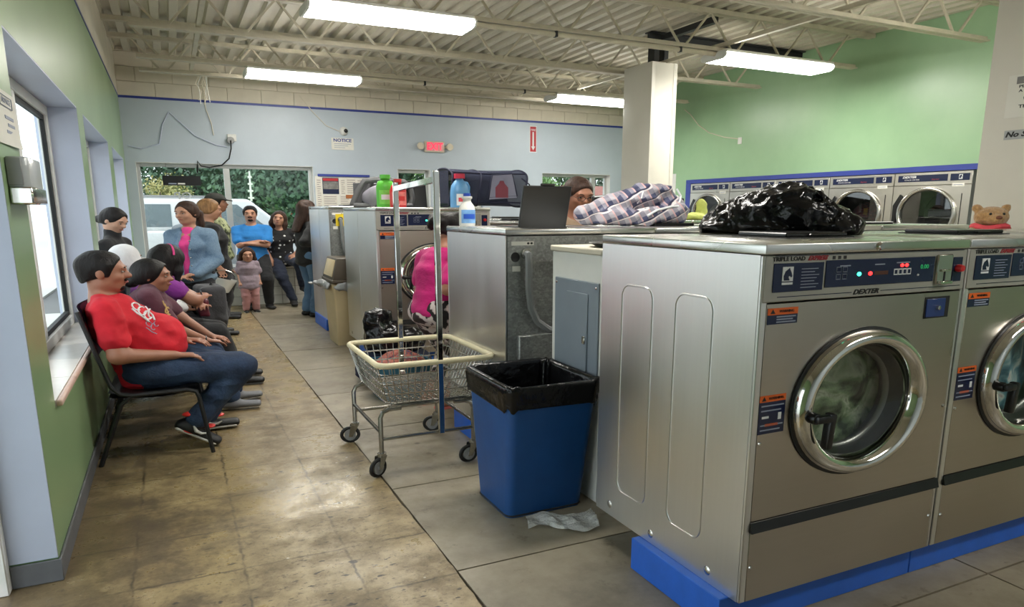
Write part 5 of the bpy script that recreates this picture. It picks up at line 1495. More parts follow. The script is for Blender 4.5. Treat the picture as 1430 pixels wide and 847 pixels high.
# ---- signs and fittings on the walls
ex = thing('exit_sign', 'lit red EXIT sign with two lamp heads on the back wall', 'exit sign', (4.32, YB - 0.001, 2.585))
MB().box(-0.19, 0.19, -0.05, 0, -0.095, 0.095).build('sign_case', mat('case_ivory', (214, 204, 184), 0.5, var=0.04), ex, bevel=0.02, seg=2)
MB().box(-0.16, 0.16, -0.053, -0.05, -0.075, 0.075).build('sign_face', mat('face_pink', (226, 170, 172), 0.5, var=0.05), ex, smooth=0)
text('EXIT', 0.165, 'exit_red', ex, (0, -0.055, 0), FRONT, xs=0.86, bold=0.004)
for s in (-1, 1):
    MB().lathe([(0.001, 0.10), (0.06, 0.10), (0.065, 0.08), (0.05, 0.03), (0.03, 0.0)], (s * 0.27, 0, 0.0), 'y', 14).cyl((s * 0.17, -0.02, -0.01), (s * 0.27, -0.03, -0.005), 0.02, n=8).build('lamp_head', 'case_ivory', ex)
ns = thing('notice_sign', 'white NOTICE sign below the security camera on the back wall', 'sign', (2.71, YB - 0.001, 2.57))
MB().box(-0.185, 0.185, -0.004, 0, -0.095, 0.095).build('sign_board', 'paper', ns, smooth=0)
text('NOTICE', 0.072, 'stripe_blue', ns, (0, -0.006, 0.055), FRONT, xs=1.15, bold=0.002)
for i in range(3): MB().box(-0.14, 0.14 - 0.05 * i, -0.0055, -0.004, 0.0 - i * 0.03 - 0.004, 0.0 - i * 0.03 + 0.004).build('print_line', 'grey_print', ns, smooth=0)
sc_ = thing('security_camera', 'small white dome camera above the NOTICE sign', 'camera', (2.735, YB - 0.001, 2.775))
MB().lathe([(0.001, 0.0), (0.07, 0.0), (0.07, 0.03), (0.055, 0.07), (0.03, 0.09), (0.001, 0.092)], (0, 0, 0), 'y', 18).build('camera_body', 'enamel_white', sc_)
MB().ell((0.02, -0.075, 0.0), 0.04, 0.03, 0.035).build('lens', 'black_plastic', sc_)
ar = thing('fire_extinguisher_sign', 'tall red sign with white downward arrow on the back wall', 'sign', (6.29, YB - 0.001, 2.80))
MB().box(-0.075, 0.075, -0.004, 0, -0.24, 0.24).build('sign_border', 'white_print', ar, smooth=0)
MB().box(-0.062, 0.062, -0.006, -0.004, -0.226, 0.226).build('sign_face', mat('sign_red', (176, 26, 40), 0.45, var=0.05), ar, smooth=0)
text('FIRE', 0.05, 'white_print', ar, (0, -0.0075, 0.165), FRONT, xs=1.1)
MB().prism([(-0.016, 0.13), (-0.016, -0.13), (-0.042, -0.13), (0, -0.20), (0.042, -0.13), (0.016, -0.13), (0.016, 0.13)], -0.0075, -0.006).build('arrow', 'white_print', ar, smooth=0)
ob = thing('outlet_box', 'white outlet box with plugs on the back wall above the window', 'outlet', (0.97, YB - 0.001, 2.56))
MB().box(-0.055, 0.075, -0.05, 0, -0.02, 0.085).build('box', 'enamel_white', ob, bevel=0.006)
MB().lathe([(0.001, 0.07), (0.05, 0.07), (0.055, 0.05), (0.055, 0.0)], (-0.015, -0.03, -0.01), 'y', 16).build('plug', 'wheel_grey', ob)
tag(MB().tube([(0.955, YB - 0.11, 2.545), (0.95, YB - 0.12, 2.42), (0.91, YB - 0.10, 2.27), (0.80, YB - 0.08, 2.17), (0.62, YB - 0.05, 2.13), (0.50, YB - 0.04, 2.15), (0.455, YB - 0.05, 2.22), (0.45, YB - 0.05, 2.14), (0.44, YB - 0.06, 2.04)], 0.011, 6).build('power_cord', 'black_plastic'), 'black power cord from the outlet to the hanging sign', 'cord')
hs = thing('window_sign', 'black unlit sign hanging in the big back window', 'sign', (0.21, YB - 0.08, 1.85))
MB().box(-0.265, 0.265, -0.02, 0.02, 0.0, 0.145).build('sign_case', 'black_plastic', hs, bevel=0.004)
MB().box(-0.19, -0.08, -0.0215, -0.02, 0.018, 0.034).build('sticker', 'grey_print', hs, smooth=0)
MB().box(-0.06, 0.04, -0.0215, -0.02, 0.016, 0.038).build('sticker', 'paper', hs, smooth=0)
for s in (-0.2, 0.22): MB().tube([(s, 0, 0.145), (s * 1.02, 0.05, 0.33)], 0.003, 5).build('hanging_wire', 'black_plastic', hs)
# loose white cables on the back wall
tag(MB().tube([(-0.48, YB - 0.015, 2.42), (-0.30, YB - 0.02, 2.38), (-0.05, YB - 0.02, 2.46), (0.02, YB - 0.02, 2.75), (0.12, YB - 0.02, 2.93), (0.25, YB - 0.02, 2.80), (0.45, YB - 0.02, 2.60), (0.75, YB - 0.02, 2.47), (0.9, YB - 0.02, 2.45)], 0.010, 6).build('cable_loop', 'paint_lavender'), 'pale cable looping over the back wall near the corner', 'cable')
tag(MB().tube([(0.62, YB - 0.05, 3.4), (0.64, YB - 0.03, 3.0), (0.70, YB - 0.02, 2.8), (0.72, YB - 0.02, 2.62)], 0.007, 6).build('cable', 'paint_cream'), 'thin cable hanging from the last joist to the outlet', 'cable')
tag(MB().tube([(2.05, YB - 0.02, 3.3), (2.25, YB - 0.02, 3.05), (2.45, YB - 0.02, 2.85), (2.66, YB - 0.02, 2.77)], 0.006, 6).build('cable', 'paint_cream'), 'thin cable running down to the security camera', 'cable')
wb_ = thing('wire_bundle', 'tangle of pale wires hanging from the last joist', 'wires', (0.58, 11.40, 3.30))
for i in range(6):
    x0 = random.uniform(-0.08, 0.08)
    MB().tube([(x0, 0, 0.0), (x0 + random.uniform(-0.05, 0.05), 0.02, -0.10), (x0 + random.uniform(-0.06, 0.06), 0.03, -0.2), (x0 + random.uniform(-0.03, 0.03), 0.04, -0.30 - random.uniform(0, 0.08))], 0.006, 5).build('wire', 'paint_cream' if i % 2 else 'enamel_white', wb_)
# bulletin board
bb = thing('bulletin_board', 'notice board with blue rail, posters and papers beside the big window', 'board', (2.62, YB - 0.001, 1.30))
MB().box(-0.40, 0.46, -0.012, 0, 0.0, 0.74).build('backing', 'paper', bb, smooth=0)
MB().box(-0.35, 0.52, -0.035, 0, 0.735, 0.775).build('rail', 'trim_royal', bb, bevel=0.004)
ps = MB().box(-0.28, -0.01, -0.016, -0.012, 0.45, 0.715).build('poster', 'navy_panel', bb, smooth=0)
MB().box(-0.27, -0.02, -0.018, -0.016, 0.665, 0.705).build('poster_title', mat('poster_red', (190, 40, 48), 0.5, var=0.05), ps, smooth=0)
MB().box(-0.27, -0.02, -0.018, -0.016, 0.53, 0.655).build('poster_photo', mat('poster_photo', (120, 118, 116), 0.5, var=0.6, vscale=18), ps, smooth=0)
for x0, x1, z0, z1 in ((0.02, 0.10, 0.45, 0.70), (0.12, 0.28, 0.46, 0.71), (0.30, 0.45, 0.44, 0.70), (-0.38, -0.30, 0.2, 0.70), (-0.28, -0.05, 0.20, 0.43), (0.0, 0.16, 0.2, 0.43)):
    p = MB().box(x0, x1, -0.015, -0.012, z0, z1).build('paper_sheet', mat('paper_warm', (222, 216, 206), 0.7, var=0.03), bb, smooth=0)
    n = int((z1 - z0) / 0.035)
    for i in range(n):
        MB().box(x0 + 0.012, x1 - 0.012 - 0.02 * (i % 3 == 2), -0.0162, -0.015, z1 - 0.03 - i * 0.035, z1 - 0.022 - i * 0.035).build('print_line', mat('print_mid', (128, 124, 126), 0.6, var=0.3), p, smooth=0)
MB().box(0.10, 0.22, -0.02, -0.012, 0.38, 0.44).build('cork_strip', mat('cork', (170, 104, 60), 0.8, var=0.2, vscale=30), bb, smooth=0)
# left wall: paper notice, metal box
pn = thing('wall_notice', 'curled paper notice on the green pier by the door', 'sign', (XL + 0.001, 3.50, 1.72))
MB().grid(lambda u, v: (0.003 + 0.012 * (1 - v) ** 3 * u, lerp(-0.27, 0.135, u), lerp(0.0, 0.205, v)), 8, 6).build('sheet', 'paper', pn, smooth=60)
MB().tube([(0.006, -0.17, 0.185), (0.006, 0.06, 0.185), (0.006, 0.06, 0.145), (0.006, -0.17, 0.145)], 0.0018, 4, closed=True).build('title_frame', 'grey_print', pn, smooth=0)
text('NOTICE', 0.030, 'grey_print', pn, (0.007, -0.055, 0.165), RIGHTF, xs=1.5)
for i, (a, b) in enumerate(((-0.10, 0.06), (-0.06, 0.07), (-0.10, 0.05))):
    MB().box(0.004, 0.0062, a, b, 0.10 - i * 0.027, 0.112 - i * 0.027).build('print_line', 'grey_print', pn, smooth=0)
db = thing('door_operator', 'steel box with bracket arm mounted on the green pier by the first window', 'fixture', (XL + 0.001, 3.30, 1.50))
MB().prism([(0.0, 0.0), (0.05, 0.0), (0.07, 0.02), (0.07, 0.30), (0.05, 0.32), (0.0, 0.32)], 0.0, 0.175, axis='z').build('cover', mat('cover_grey', (176, 180, 182), 0.25, var=0.06), db, bevel=0.004)
MB().box(0.0, 0.075, -0.01, 0.33, 0.0, 0.065).build('lower_band', 'chrome', db, bevel=0.006)
MB().box(0.02, 0.06, 0.33, 0.42, 0.015, 0.06).cyl((0.04, 0.42, 0.03), (0.04, 0.47, 0.045), 0.014, n=10).build('bracket', 'chrome_dull', db, bevel=0.004)
MB().box(0.0, 0.05, -0.006, 0.0, 0.07, 0.172).build('end_cap', 'wheel_grey', db, bevel=0.003)
# right wall outlet
ro = thing('wall_outlet', 'white outlet plate on the green wall with a drooping wire', 'outlet', (XR - 0.001, 9.35, 2.60))
MB().box(-0.012, 0, -0.045, 0.045, -0.045, 0.06).build('plate', 'enamel_white', ro, bevel=0.004)
MB().tube([(-0.015, 0.04, 0.04), (-0.02, 0.35, 0.09), (-0.02, 0.75, 0.20), (-0.02, 1.05, 0.36), (-0.02, 1.28, 0.56), (-0.02, 1.45, 0.66)], 0.008, 6).build('wire', 'paint_cream', ro)
# signs on the wide column
s1 = thing('column_notice', 'large NOTICE sheet taped to the wide column', 'sign', (5.679, 3.29, 2.16))
MB().box(-0.003, 0, -0.30, 0.155, 0.0, 0.30).build('sheet', mat('paper_clear', (220, 218, 208), 0.35, var=0.03), s1, smooth=0)
MB().box(-0.0045, -0.003, -0.28, 0.095, 0.235, 0.285).build('title_band', mat('print_grey_band', (120, 118, 116), 0.5, var=0.05), s1, smooth=0)
text('NOTICE', 0.05, 'white_print', s1, (-0.0055, -0.09, 0.258), LEFTF, xs=1.5, bold=0.001)
text('PLEASE', 0.028, 'black_print', s1, (-0.004, 0.01, 0.216), LEFTF, xs=1.5, bold=0.0006)
text('A TALL', 0.026, 'black_print', s1, (-0.004, 0.01, 0.185), LEFTF, xs=1.5, bold=0.0006)
MB().disc((-0.0042, -0.06, 0.135), 0.095, 0.04, axis='x', n=20).build('oval_mark', 'print_grey_band', s1, smooth=0)
text('THANK YOU', 0.032, 'black_print', s1, (-0.004, -0.08, 0.075), LEFTF, xs=1.5, bold=0.0008)
s2 = thing('no_smoking_sign', 'grey strip sign reading No Smoking on the wide column', 'sign', (5.679, 3.29, 2.005))
MB().box(-0.004, 0, -0.24, 0.135, 0, 0.066).build('sign_strip', mat('strip_grey', (168, 170, 170), 0.45, var=0.05), s2, smooth=0)
text('No Smoking', 0.052, 'black_print', s2, (-0.0055, -0.05, 0.034), LEFTF, xs=1.35, bold=0.002, shear=0.25)
# ================================================================ people
SX = 1.25      # the hall is measured with this horizontal stretch, people share it
def skin_mat(name, rgb):
    t = NT(name); c = s2l(rgb)
    t.col(t.ramp(t.noise(14, 4), [(0.3, tuple(x * 0.88 for x in c)), (0.7, tuple(x * 1.06 for x in c))]))
    t.rough(0.48); t.b.inputs['Subsurface Weight'].default_value = 0.0
    MATS[name] = t.m
skin_mat('skin_tan', (190, 140, 114)); skin_mat('skin_brown', (166, 114, 90)); skin_mat('skin_light', (206, 160, 136))
def cloth_mat(name, rgb, var=0.14, scale=7):
    return mat(name, rgb, 0.85, var=var, vscale=scale, bump=0.45, bscale=16, bdist=0.02, sheen=0.1)
def hair_mat(name, rgb):
    t = NT(name); c = s2l(rgb)
    f = t.noise(5, 4, 0.7, t.vec((9, 9, 1.2)))
    t.col(t.ramp(f, [(0.3, tuple(x * 0.55 for x in c)), (0.7, tuple(min(1, x * 1.5) for x in c))])); t.rough(0.5); t.b.inputs['Specular IOR Level'].default_value = 0.25
    t.bump(f, 0.8, 0.012); MATS[name] = t.m
hair_mat('hair_black', (26, 22, 22)); hair_mat('hair_brown', (62, 44, 36)); hair_mat('hair_blonde', (150, 112, 76))
# printed fabrics
def dots_mat():
    t = NT('cloth_dots')
    vo = t.n('TexVoronoi'); vo.inputs['Scale'].default_value = 16; vo.inputs['Randomness'].default_value = 0.55
    t.l(t.tc.outputs['Object'], vo.inputs['Vector'])
    t.col(t.ramp(vo.outputs['Distance'], [(0.22, (0.75, 0.75, 0.74)), (0.27, (0.012, 0.012, 0.014))])); t.rough(0.85); MATS['cloth_dots'] = t.m
    t = NT('cloth_leopard')
    n = t.noise(9, 3, 0.5, t.vec((1, 1, 0.7)))
    t.col(t.ramp(n, [(0.44, (0.02, 0.016, 0.016)), (0.47, (0.62, 0.52, 0.50)), (0.56, (0.62, 0.54, 0.52)), (0.58, (0.10, 0.05, 0.06)), (0.62, (0.03, 0.02, 0.02))])); t.rough(0.85); MATS['cloth_leopard'] = t.m
    t = NT('cloth_camo')
    n = t.noise(9, 3, 0.6)
    t.col(t.ramp(n, [(0.38, s2l((40, 46, 36))), (0.45, s2l((110, 120, 84))), (0.55, s2l((176, 180, 140))), (0.62, s2l((70, 82, 56)))])); t.rough(0.85); MATS['cloth_camo'] = t.m
    t = NT('cloth_denim')
    n = t.noise(80, 3, 0.7); g = t.noise(6, 4, 0.6)
    t.col(t.mix(0.5, t.ramp(n, [(0.3, s2l((84, 112, 140))), (0.7, s2l((134, 160, 184)))]), t.ramp(g, [(0.3, s2l((78, 104, 134))), (0.7, s2l((146, 170, 192)))])))
    t.rough(0.85); t.bump(t.mix(0.6, n, t.noise(14, 4)), 0.5, 0.015); MATS['cloth_denim'] = t.m
    t = NT('cloth_jeans')
    n = t.noise(70, 3, 0.7); g = t.noise(5, 4, 0.6)
    t.col(t.mix(0.65, t.ramp(n, [(0.3, s2l((24, 38, 62))), (0.7, s2l((46, 66, 98)))]), t.ramp(g, [(0.32, s2l((22, 34, 56))), (0.7, s2l((62, 86, 120)))])))
    t.rough(0.85); t.bump(t.mix(0.6, n, t.noise(12, 4)), 0.6, 0.02); MATS['cloth_jeans'] = t.m
    # red T-shirt with a white chest print
    t = NT('cloth_red')
    c = s2l((206, 26, 44))
    base = t.ramp(t.noise(8, 4), [(0.3, tuple(x * 0.85 for x in c)), (0.7, tuple(min(1, x * 1.1) for x in c))])
    t.col(base); t.rough(0.85)
    wv = t.n('TexWave'); wv.inputs['Scale'].default_value = 3.2; wv.inputs['Distortion'].default_value = 6; wv.inputs['Detail'].default_value = 2
    t.l(t.vec((1, 0.6, 1), (0, 0.6, 0)), wv.inputs['Vector'])
    t.bump(t.mix(0.4, wv.outputs['Fac'], t.noise(11, 3)), 0.5, 0.03); MATS['cloth_red'] = t.m
dots_mat()
cloth_mat('cloth_maroon', (92, 52, 66)); cloth_mat('cloth_purple', (134, 44, 142)); cloth_mat('cloth_black', (24, 24, 27)); cloth_mat('cloth_pink', (186, 16, 106)); cloth_mat('cloth_hotpink', (226, 66, 140))
cloth_mat('cloth_blue', (40, 124, 196)); cloth_mat('cloth_white', (224, 224, 226), 0.05); cloth_mat('cloth_bluejeans', (92, 124, 158)); cloth_mat('cloth_rose', (190, 140, 140)); cloth_mat('cloth_mauve', (150, 134, 144), 0.2, 30)
cloth_mat('cloth_charcoal', (46, 46, 52)); mat('shoe_black', (24, 24, 26), 0.5, var=0.1); mat('shoe_white', (214, 212, 206), 0.5, var=0.06); mat('shoe_red', (226, 58, 52), 0.45, var=0.05); mat('shoe_grey', (120, 122, 128), 0.6, var=0.1)
mat('lip_tone', (150, 84, 76), 0.5, var=0); mat('eye_white', (168, 158, 150), 0.3, var=0); mat('eye_dark', (26, 18, 14), 0.15, var=0)

def nv(v):
    v = np.array(v, float); return v / max(np.linalg.norm(v), 1e-9)
def ik(a, t, l1, l2, hint):
    a = np.array(a, float); t = np.array(t, float)
    d = t - a; L = np.linalg.norm(d); Lm = (l1 + l2) * 0.995
    if L > Lm: t = a + d * (Lm / L); d = t - a; L = Lm
    u = d / L
    x = (l1 * l1 - l2 * l2 + L * L) / (2 * L)
    h = math.sqrt(max(l1 * l1 - x * x, 0))
    w = np.array(hint, float); w = w - u * (w @ u); w = nv(w)
    return a + u * x + w * h, t

def person(lab, loc, yaw, sp):
    k = sp.get('h', 1.62) / 1.65
    g = sp.get('g', 1.0); hv = sp.get('vox', 0.012); hs = sp.get('hs', 1.0) * (0.5 + 0.5 * k)
    root = thing('person', lab, 'person', loc, yaw)
    root.scale = (SX, SX, 1)
    cy, sy = math.cos(-yaw), math.sin(-yaw)
    def wl(p):   # world point to the figure's own frame
        x, y = (p[0] - loc[0]) / SX, (p[1] - loc[1]) / SX
        return np.array([x * cy - y * sy, x * sy + y * cy, p[2] - loc[2]])
    pel = wl(sp['pel']) if 'pel' in sp else np.array([0, 0, 0.89 * k])
    ln, sl = math.radians(sp.get('lean', 0)), math.radians(sp.get('side', 0))
    u = nv((math.sin(ln), math.sin(sl), math.cos(ln)))
    tw = math.radians(sp.get('twist', 0))
    sd = nv(np.array([-math.sin(tw), math.cos(tw), 0]) - u * (np.array([-math.sin(tw), math.cos(tw), 0]) @ u))
    fw = np.cross(sd, u)
    P = lambda a, b=0, c=0: pel + u * a * k + fw * b * k + sd * c * k
    fem = sp.get('fem', True)
    shw = sp.get('shw', 0.165 if fem else 0.19)
    sh = {1: P(0.430, 0, shw), -1: P(0.430, 0, -shw)}
    hip = {s: pel + np.array([0, 1, 0]) * s * 0.085 * k * g for s in (1, -1)}
    nb = P(0.495, -0.005)
    hp, hy = math.radians(sp.get('hpitch', 0)), math.radians(sp.get('hyaw', 0)); hr = math.radians(sp.get('hroll', 0))
    nl = ln * 0.6 + math.radians(sp.get('nlean', 8))
    hd = nv((math.sin(nl) * math.cos(hy * 0.3), math.sin(nl) * math.sin(hy * 0.3), math.cos(nl)))
    hc = nb + hd * 0.182 * k * (0.4 + 0.6 * hs) if 'head' not in sp else wl(sp['head'])
    HR = np.array((Matrix.Rotation(hy, 3, 'Z') @ Matrix.Rotation(hp, 3, 'Y') @ Matrix.Rotation(hr, 3, 'X')))
    Hp = lambda x, y, z: hc + HR @ (np.array([x, y, z]) * hs)
    # limbs
    arm = {}; leg = {}
    for s in (1, -1):
        a = sp.get('armL' if s == 1 else 'armR')
        if a is None:
            wr = sh[s] + np.array([0.04, s * 0.03, -0.48 * k]); hint = (-1, s * 0.2, 0)
        else:
            wr = wl(a[0]) if len(a[0]) == 3 else a[0]; hint = a[1]
        el, wr = ik(sh[s], wr, 0.275 * k, 0.245 * k, hint)
        arm[s] = (el, wr, nv(a[2]) if a is not None and len(a) > 2 else nv(wr - el + np.array([0.02, 0, -0.02])))
        b = sp.get('legL' if s == 1 else 'legR')
        if b is None:
            an = np.array([0.0, s * 0.10 * k, 0.075 * k]); hint = (1, 0, 0); toe = (1, s * 0.15, 0)
        else:
            an = wl(b[0]); hint = b[1]; toe = b[2]
        kn, an = ik(hip[s], an, 0.415 * k, 0.41 * k, hint)
        leg[s] = (kn, an, nv(toe))
    # ---- body, one continuous skin
    B = SDF(hv)
    def torso(Q, e, lo=0.0, hi=0.47):
        w = [(-0.02, 0.152, 0.112), (0.14, 0.128 if fem else 0.140, 0.100), (0.32, 0.142 if fem else 0.158, 0.112), (0.42, 0.118, 0.078), (0.455, 0.080, 0.060)]
        bl = sp.get('belly', 0.0)
        for (a, w1, d1), (b, w2, d2) in zip(w[:-1], w[1:]):
            if b <= lo: continue
            a_ = max(a, lo)
            f = 0 if b == a else (a_ - a) / (b - a)
            Q.econe(P(a_), P(min(b, hi + 0.03)), ((w1 + (w2 - w1) * f) * g * k + e, (d1 + (d2 - d1) * f) * g * k + e), (w2 * g * k + e, d2 * g * k + e), sd, k=0.014)
        Q.cone(sh[1] - sd * 0.03 * k, sh[-1] + sd * 0.03 * k, 0.046 * k + e * 0.8, k=0.015)
        for s in (1, -1): Q.cone(P(0.490, -0.010, s * 0.030), sh[s] - sd * s * 0.020 * k + u * 0.004 * k, 0.034 * k + e * 0.4, 0.044 * k + e * 0.7, k=0.02)
        if bl: Q.ell(P(0.15, 0.05 + bl * 0.5), (np.array([0.10 + bl, 0.145 * g, 0.155]) * k + e), np.column_stack([fw, sd, u]), k=0.03)
        if fem and k > 0.8:
            for s in (1, -1): Q.ell(P(0.315, 0.075, s * 0.065), np.array([0.056, 0.058, 0.056]) * k * g + e * 0.6, k=0.03)
    torso(B, 0.0)
    B.cone(nb - u * 0.03, Hp(-0.012, 0, -0.05), 0.056 * k * (1.12 if not fem else 0.95), 0.052 * k, k=0.03)
    for s in (1, -1):
        el, wr, hdir = arm[s]
        B.cone(sh[s], el, 0.048 * k * g, 0.040 * k * g, k=0.02).cone(el, wr, 0.041 * k * g, 0.027 * k, k=0.02)
        # hand: palm, four fingers of different length with a knuckle bend, thumb from the side of the palm
        ax = nv(np.cross(hdir, (0, 0, 1)) if abs(hdir[2]) < 0.9 else np.cross(hdir, (0, 1, 0)))
        pn = nv(np.cross(ax, hdir))
        if pn[2] < 0: pn = -pn
        L = 0.085 * k
        pe = wr + hdir * L
        B.econe(wr, pe, (0.026 * k, 0.016 * k), (0.040 * k, 0.014 * k), ax, k=0.012)
        if hv < 0.011 or True:
            for i, (o, fl) in enumerate(((-1.5, 0.060), (-0.5, 0.078), (0.5, 0.074), (1.5, 0.064))):
                b0 = pe + ax * o * 0.020 * k - hdir * 0.012
                m1 = b0 + (hdir * 0.92 - pn * 0.28) * fl * 0.55 * k + ax * o * 0.003
                m2 = m1 + (hdir * 0.72 - pn * 0.68) * fl * 0.5 * k
                B.cone(b0, m1, 0.0092 * k, 0.0085 * k, k=0.004).cone(m1, m2, 0.0085 * k, 0.0070 * k, k=0.004)
            ts = ax if (ax @ np.array([0, -s, 0]) + ax @ fw * 0.8) > 0 else -ax
            t0 = wr + hdir * 0.025 * k + ts * 0.024 * k
            t1 = t0 + (hdir * 0.6 + ts * 0.75 - pn * 0.2) * 0.038 * k
            B.cone(t0, t1, 0.012 * k, 0.0105 * k, k=0.008).cone(t1, t1 + (hdir * 0.95 + ts * 0.2 - pn * 0.2) * 0.030 * k, 0.0100 * k, 0.008 * k, k=0.005)
        kn, an, td = leg[s]
        B.cone(hip[s], kn, 0.086 * k * g, 0.056 * k * g, k=0.03).cone(kn, an, 0.056 * k * g, 0.036 * k, k=0.02)
        if not sp.get('shoe'): B.econe(an - td * 0.05 * k - np.array([0, 0, 0.035 * k]), an + td * 0.15 * k - np.array([0, 0, 0.045 * k]), (0.030 * k, 0.028 * k), (0.036 * k, 0.020 * k), np.cross(td, (0, 0, 1)), k=0.02)
    Rh = HR
    E = lambda c, r, kk=0.015, op='+': B.ell(Hp(*c), np.array(r) * hs, Rh, k=kk * hs, op=op)
    E((-0.014, 0, 0.028), (0.098, 0.078, 0.088)); E((0.024, 0, -0.030), (0.068, 0.064, 0.084), 0.03); E((0.058, 0, -0.090), (0.030, 0.034, 0.024), 0.025)
    E((0.0, 0, -0.070), (0.055, 0.060, 0.035), 0.03)
    B.cone(Hp(0.086, 0, 0.014), Hp(0.108, 0, -0.020), 0.009 * hs, 0.0145 * hs, k=0.014 * hs)
    B.cone(Hp(0.100, -0.012, -0.024), Hp(0.100, 0.012, -0.024), 0.009 * hs, k=0.010 * hs)
    B.cone(Hp(0.080, -0.042, 0.027), Hp(0.080, 0.042, 0.027), 0.012 * hs, k=0.02 * hs)
    for s in (1, -1):
        E((0.060, s * 0.042, -0.028), (0.022, 0.020, 0.020), 0.02)
        E((0.098, s * 0.033, 0.005), (0.017, 0.019, 0.011), 0.012, '-')
        E((-0.004, s * 0.078, -0.008), (0.020, 0.009, 0.032), 0.008)
    E((0.086, 0, -0.052), (0.014, 0.026, 0.0085), 0.008); E((0.085, 0, -0.064), (0.013, 0.021, 0.0085), 0.008)
    body = put('body', B.mesh('body'), sp.get('skin', 'skin_tan'), root)
    # ---- face details
    if not sp.get('noface'):
        for s in (1, -1):
            e = MB().ell((0, 0, 0), 0.008 * hs, 0.0125 * hs, 0.0052 * hs, 10, 6).build('eye', 'eye_white', root, loc=Hp(0.084, s * 0.033, 0.005), rot=Matrix(HR.tolist()).to_euler())
            MB().ell((0.0046 * hs, 0, 0), 0.0050 * hs, 0.0075 * hs, 0.0054 * hs, 10, 6).build('iris', 'eye_dark', e)
            MB().tube([Hp(0.090, s * 0.016, 0.026), Hp(0.092, s * 0.033, 0.031), Hp(0.080, s * 0.052, 0.025)], [0.004 * hs, 0.0045 * hs, 0.003 * hs], 6).build('eyebrow', sp.get('hair', 'hair_black'), root)
        MB().tube([Hp(0.092, 0.024, -0.059), Hp(0.0995, 0.010, -0.056), Hp(0.1005, 0, -0.0575), Hp(0.0995, -0.010, -0.056), Hp(0.092, -0.024, -0.059)], [0.002 * hs, 0.006 * hs, 0.0055 * hs, 0.006 * hs, 0.002 * hs], 6).build('lips', 'lip_tone', root)
    if sp.get('beard'):
        Q = SDF(min(hv, 0.007)); Q.ell(Hp(0.060, 0, -0.089), np.array([0.034, 0.036, 0.026]) * hs, Rh, k=0.01).cone(Hp(0.095, -0.022, -0.045), Hp(0.095, 0.022, -0.045), 0.009 * hs, k=0.004)
        Q.ell(Hp(0.10, 0, -0.066), np.array([0.020, 0.022, 0.018]) * hs, Rh, k=0.004, op='-')
        put('beard', Q.mesh('beard'), 'hair_black', root)
    # ---- hair
    st = sp.get('style', 'short'); hm = sp.get('hair', 'hair_black')
    if st:
        Q = SDF(min(hv, 0.010))
        if st == 'hood':
            Q.ell(Hp(-0.02, 0, 0.02), np.array([0.116, 0.100, 0.122]) * hs, Rh, k=0.02).cone(Hp(-0.05, 0, -0.06), nb - fw * 0.03, 0.095, 0.115, k=0.04)
            Q.ell(Hp(0.10, 0, -0.02), np.array([0.07, 0.066, 0.085]) * hs, Rh, k=0.015, op='-')
            hm = 'cloth_white'
        else:
            th = sp.get('thick', 0.009)
            Q.ell(Hp(-0.016, 0, 0.030), np.array([0.098, 0.079, 0.088]) * hs + th, Rh, k=0.01)
            if st == 'short':
                Q.ell(Hp(-0.040, 0, -0.020), np.array([0.066, 0.066, 0.074]) * hs + th * 0.4, Rh, k=0.02)
                for s in (1, -1): Q.cone(Hp(0.020, s * 0.070, 0.04), Hp(0.022, s * 0.069, -0.018), 0.016 * hs, 0.010 * hs, k=0.02)
                Q.ell(Hp(0.110, 0, -0.022), np.array([0.078, 0.100, 0.104]) * hs, Rh, k=0.018, op='-')
                Q.ell(Hp(0.012, 0.0, -0.110), np.array([0.105, 0.14, 0.080]) * hs, Rh, k=0.012, op='-')
                Q.ell(Hp(-0.02, 0.0, -0.175), np.array([0.14, 0.14, 0.090]) * hs, Rh, k=0.012, op='-')
            else:
                Q.ell(Hp(-0.035, 0, -0.01), np.array([0.085, 0.084, 0.10]) * hs, Rh, k=0.02)
                if st in ('long', 'bob'):
                    e2 = 0.34 if st == 'long' else 0.20
                    Q.econe(Hp(-0.035, 0, 0.0), Hp(-0.075, 0, -e2), (0.095 * hs, 0.07 * hs), (0.085 * hs, 0.035 * hs), HR[:, 1], k=0.04)
                    for s in (1, -1): Q.path([Hp(0.015, s * 0.080, 0.03), Hp(0.005, s * 0.092, -0.08), Hp(0.0, s * 0.095, -0.17 if st == 'bob' else -0.26)], [0.022, 0.026, 0.016], k=0.03)
                if st in ('pony', 'bun', 'lowbun'):
                    Q.ell(Hp(-0.02, 0, -0.13), np.array([0.16, 0.13, 0.075]) * hs, Rh, k=0.02, op='-')
                if st == 'pony':
                    Q.path([Hp(-0.10, 0, 0.01), Hp(-0.145, 0.0, -0.03), Hp(-0.15, 0.0, -0.14), Hp(-0.13, 0, -0.25)], [0.030, 0.036, 0.034, 0.012], k=0.02)
                if st == 'bun': Q.ell(Hp(-0.125, 0.02, 0.02), (0.075 * hs, 0.07 * hs, 0.06 * hs), k=0.02)
                if st == 'lowbun': Q.ell(Hp(-0.115, 0.0, -0.05), (0.044 * hs, 0.05 * hs, 0.044 * hs), k=0.012)
                Q.ell(Hp(0.108, 0, -0.028), np.array([0.082, 0.074, 0.112]) * hs, Rh, k=0.014, op='-')
        rough_n = sp.get('frizz', 0.004)
        put('hair' if st != 'hood' else 'hood', Q.mesh('hair', noise=lambda x, y, z: rough_n * vnoise(x * 26, y * 26, z * 9, 4)), hm, root)
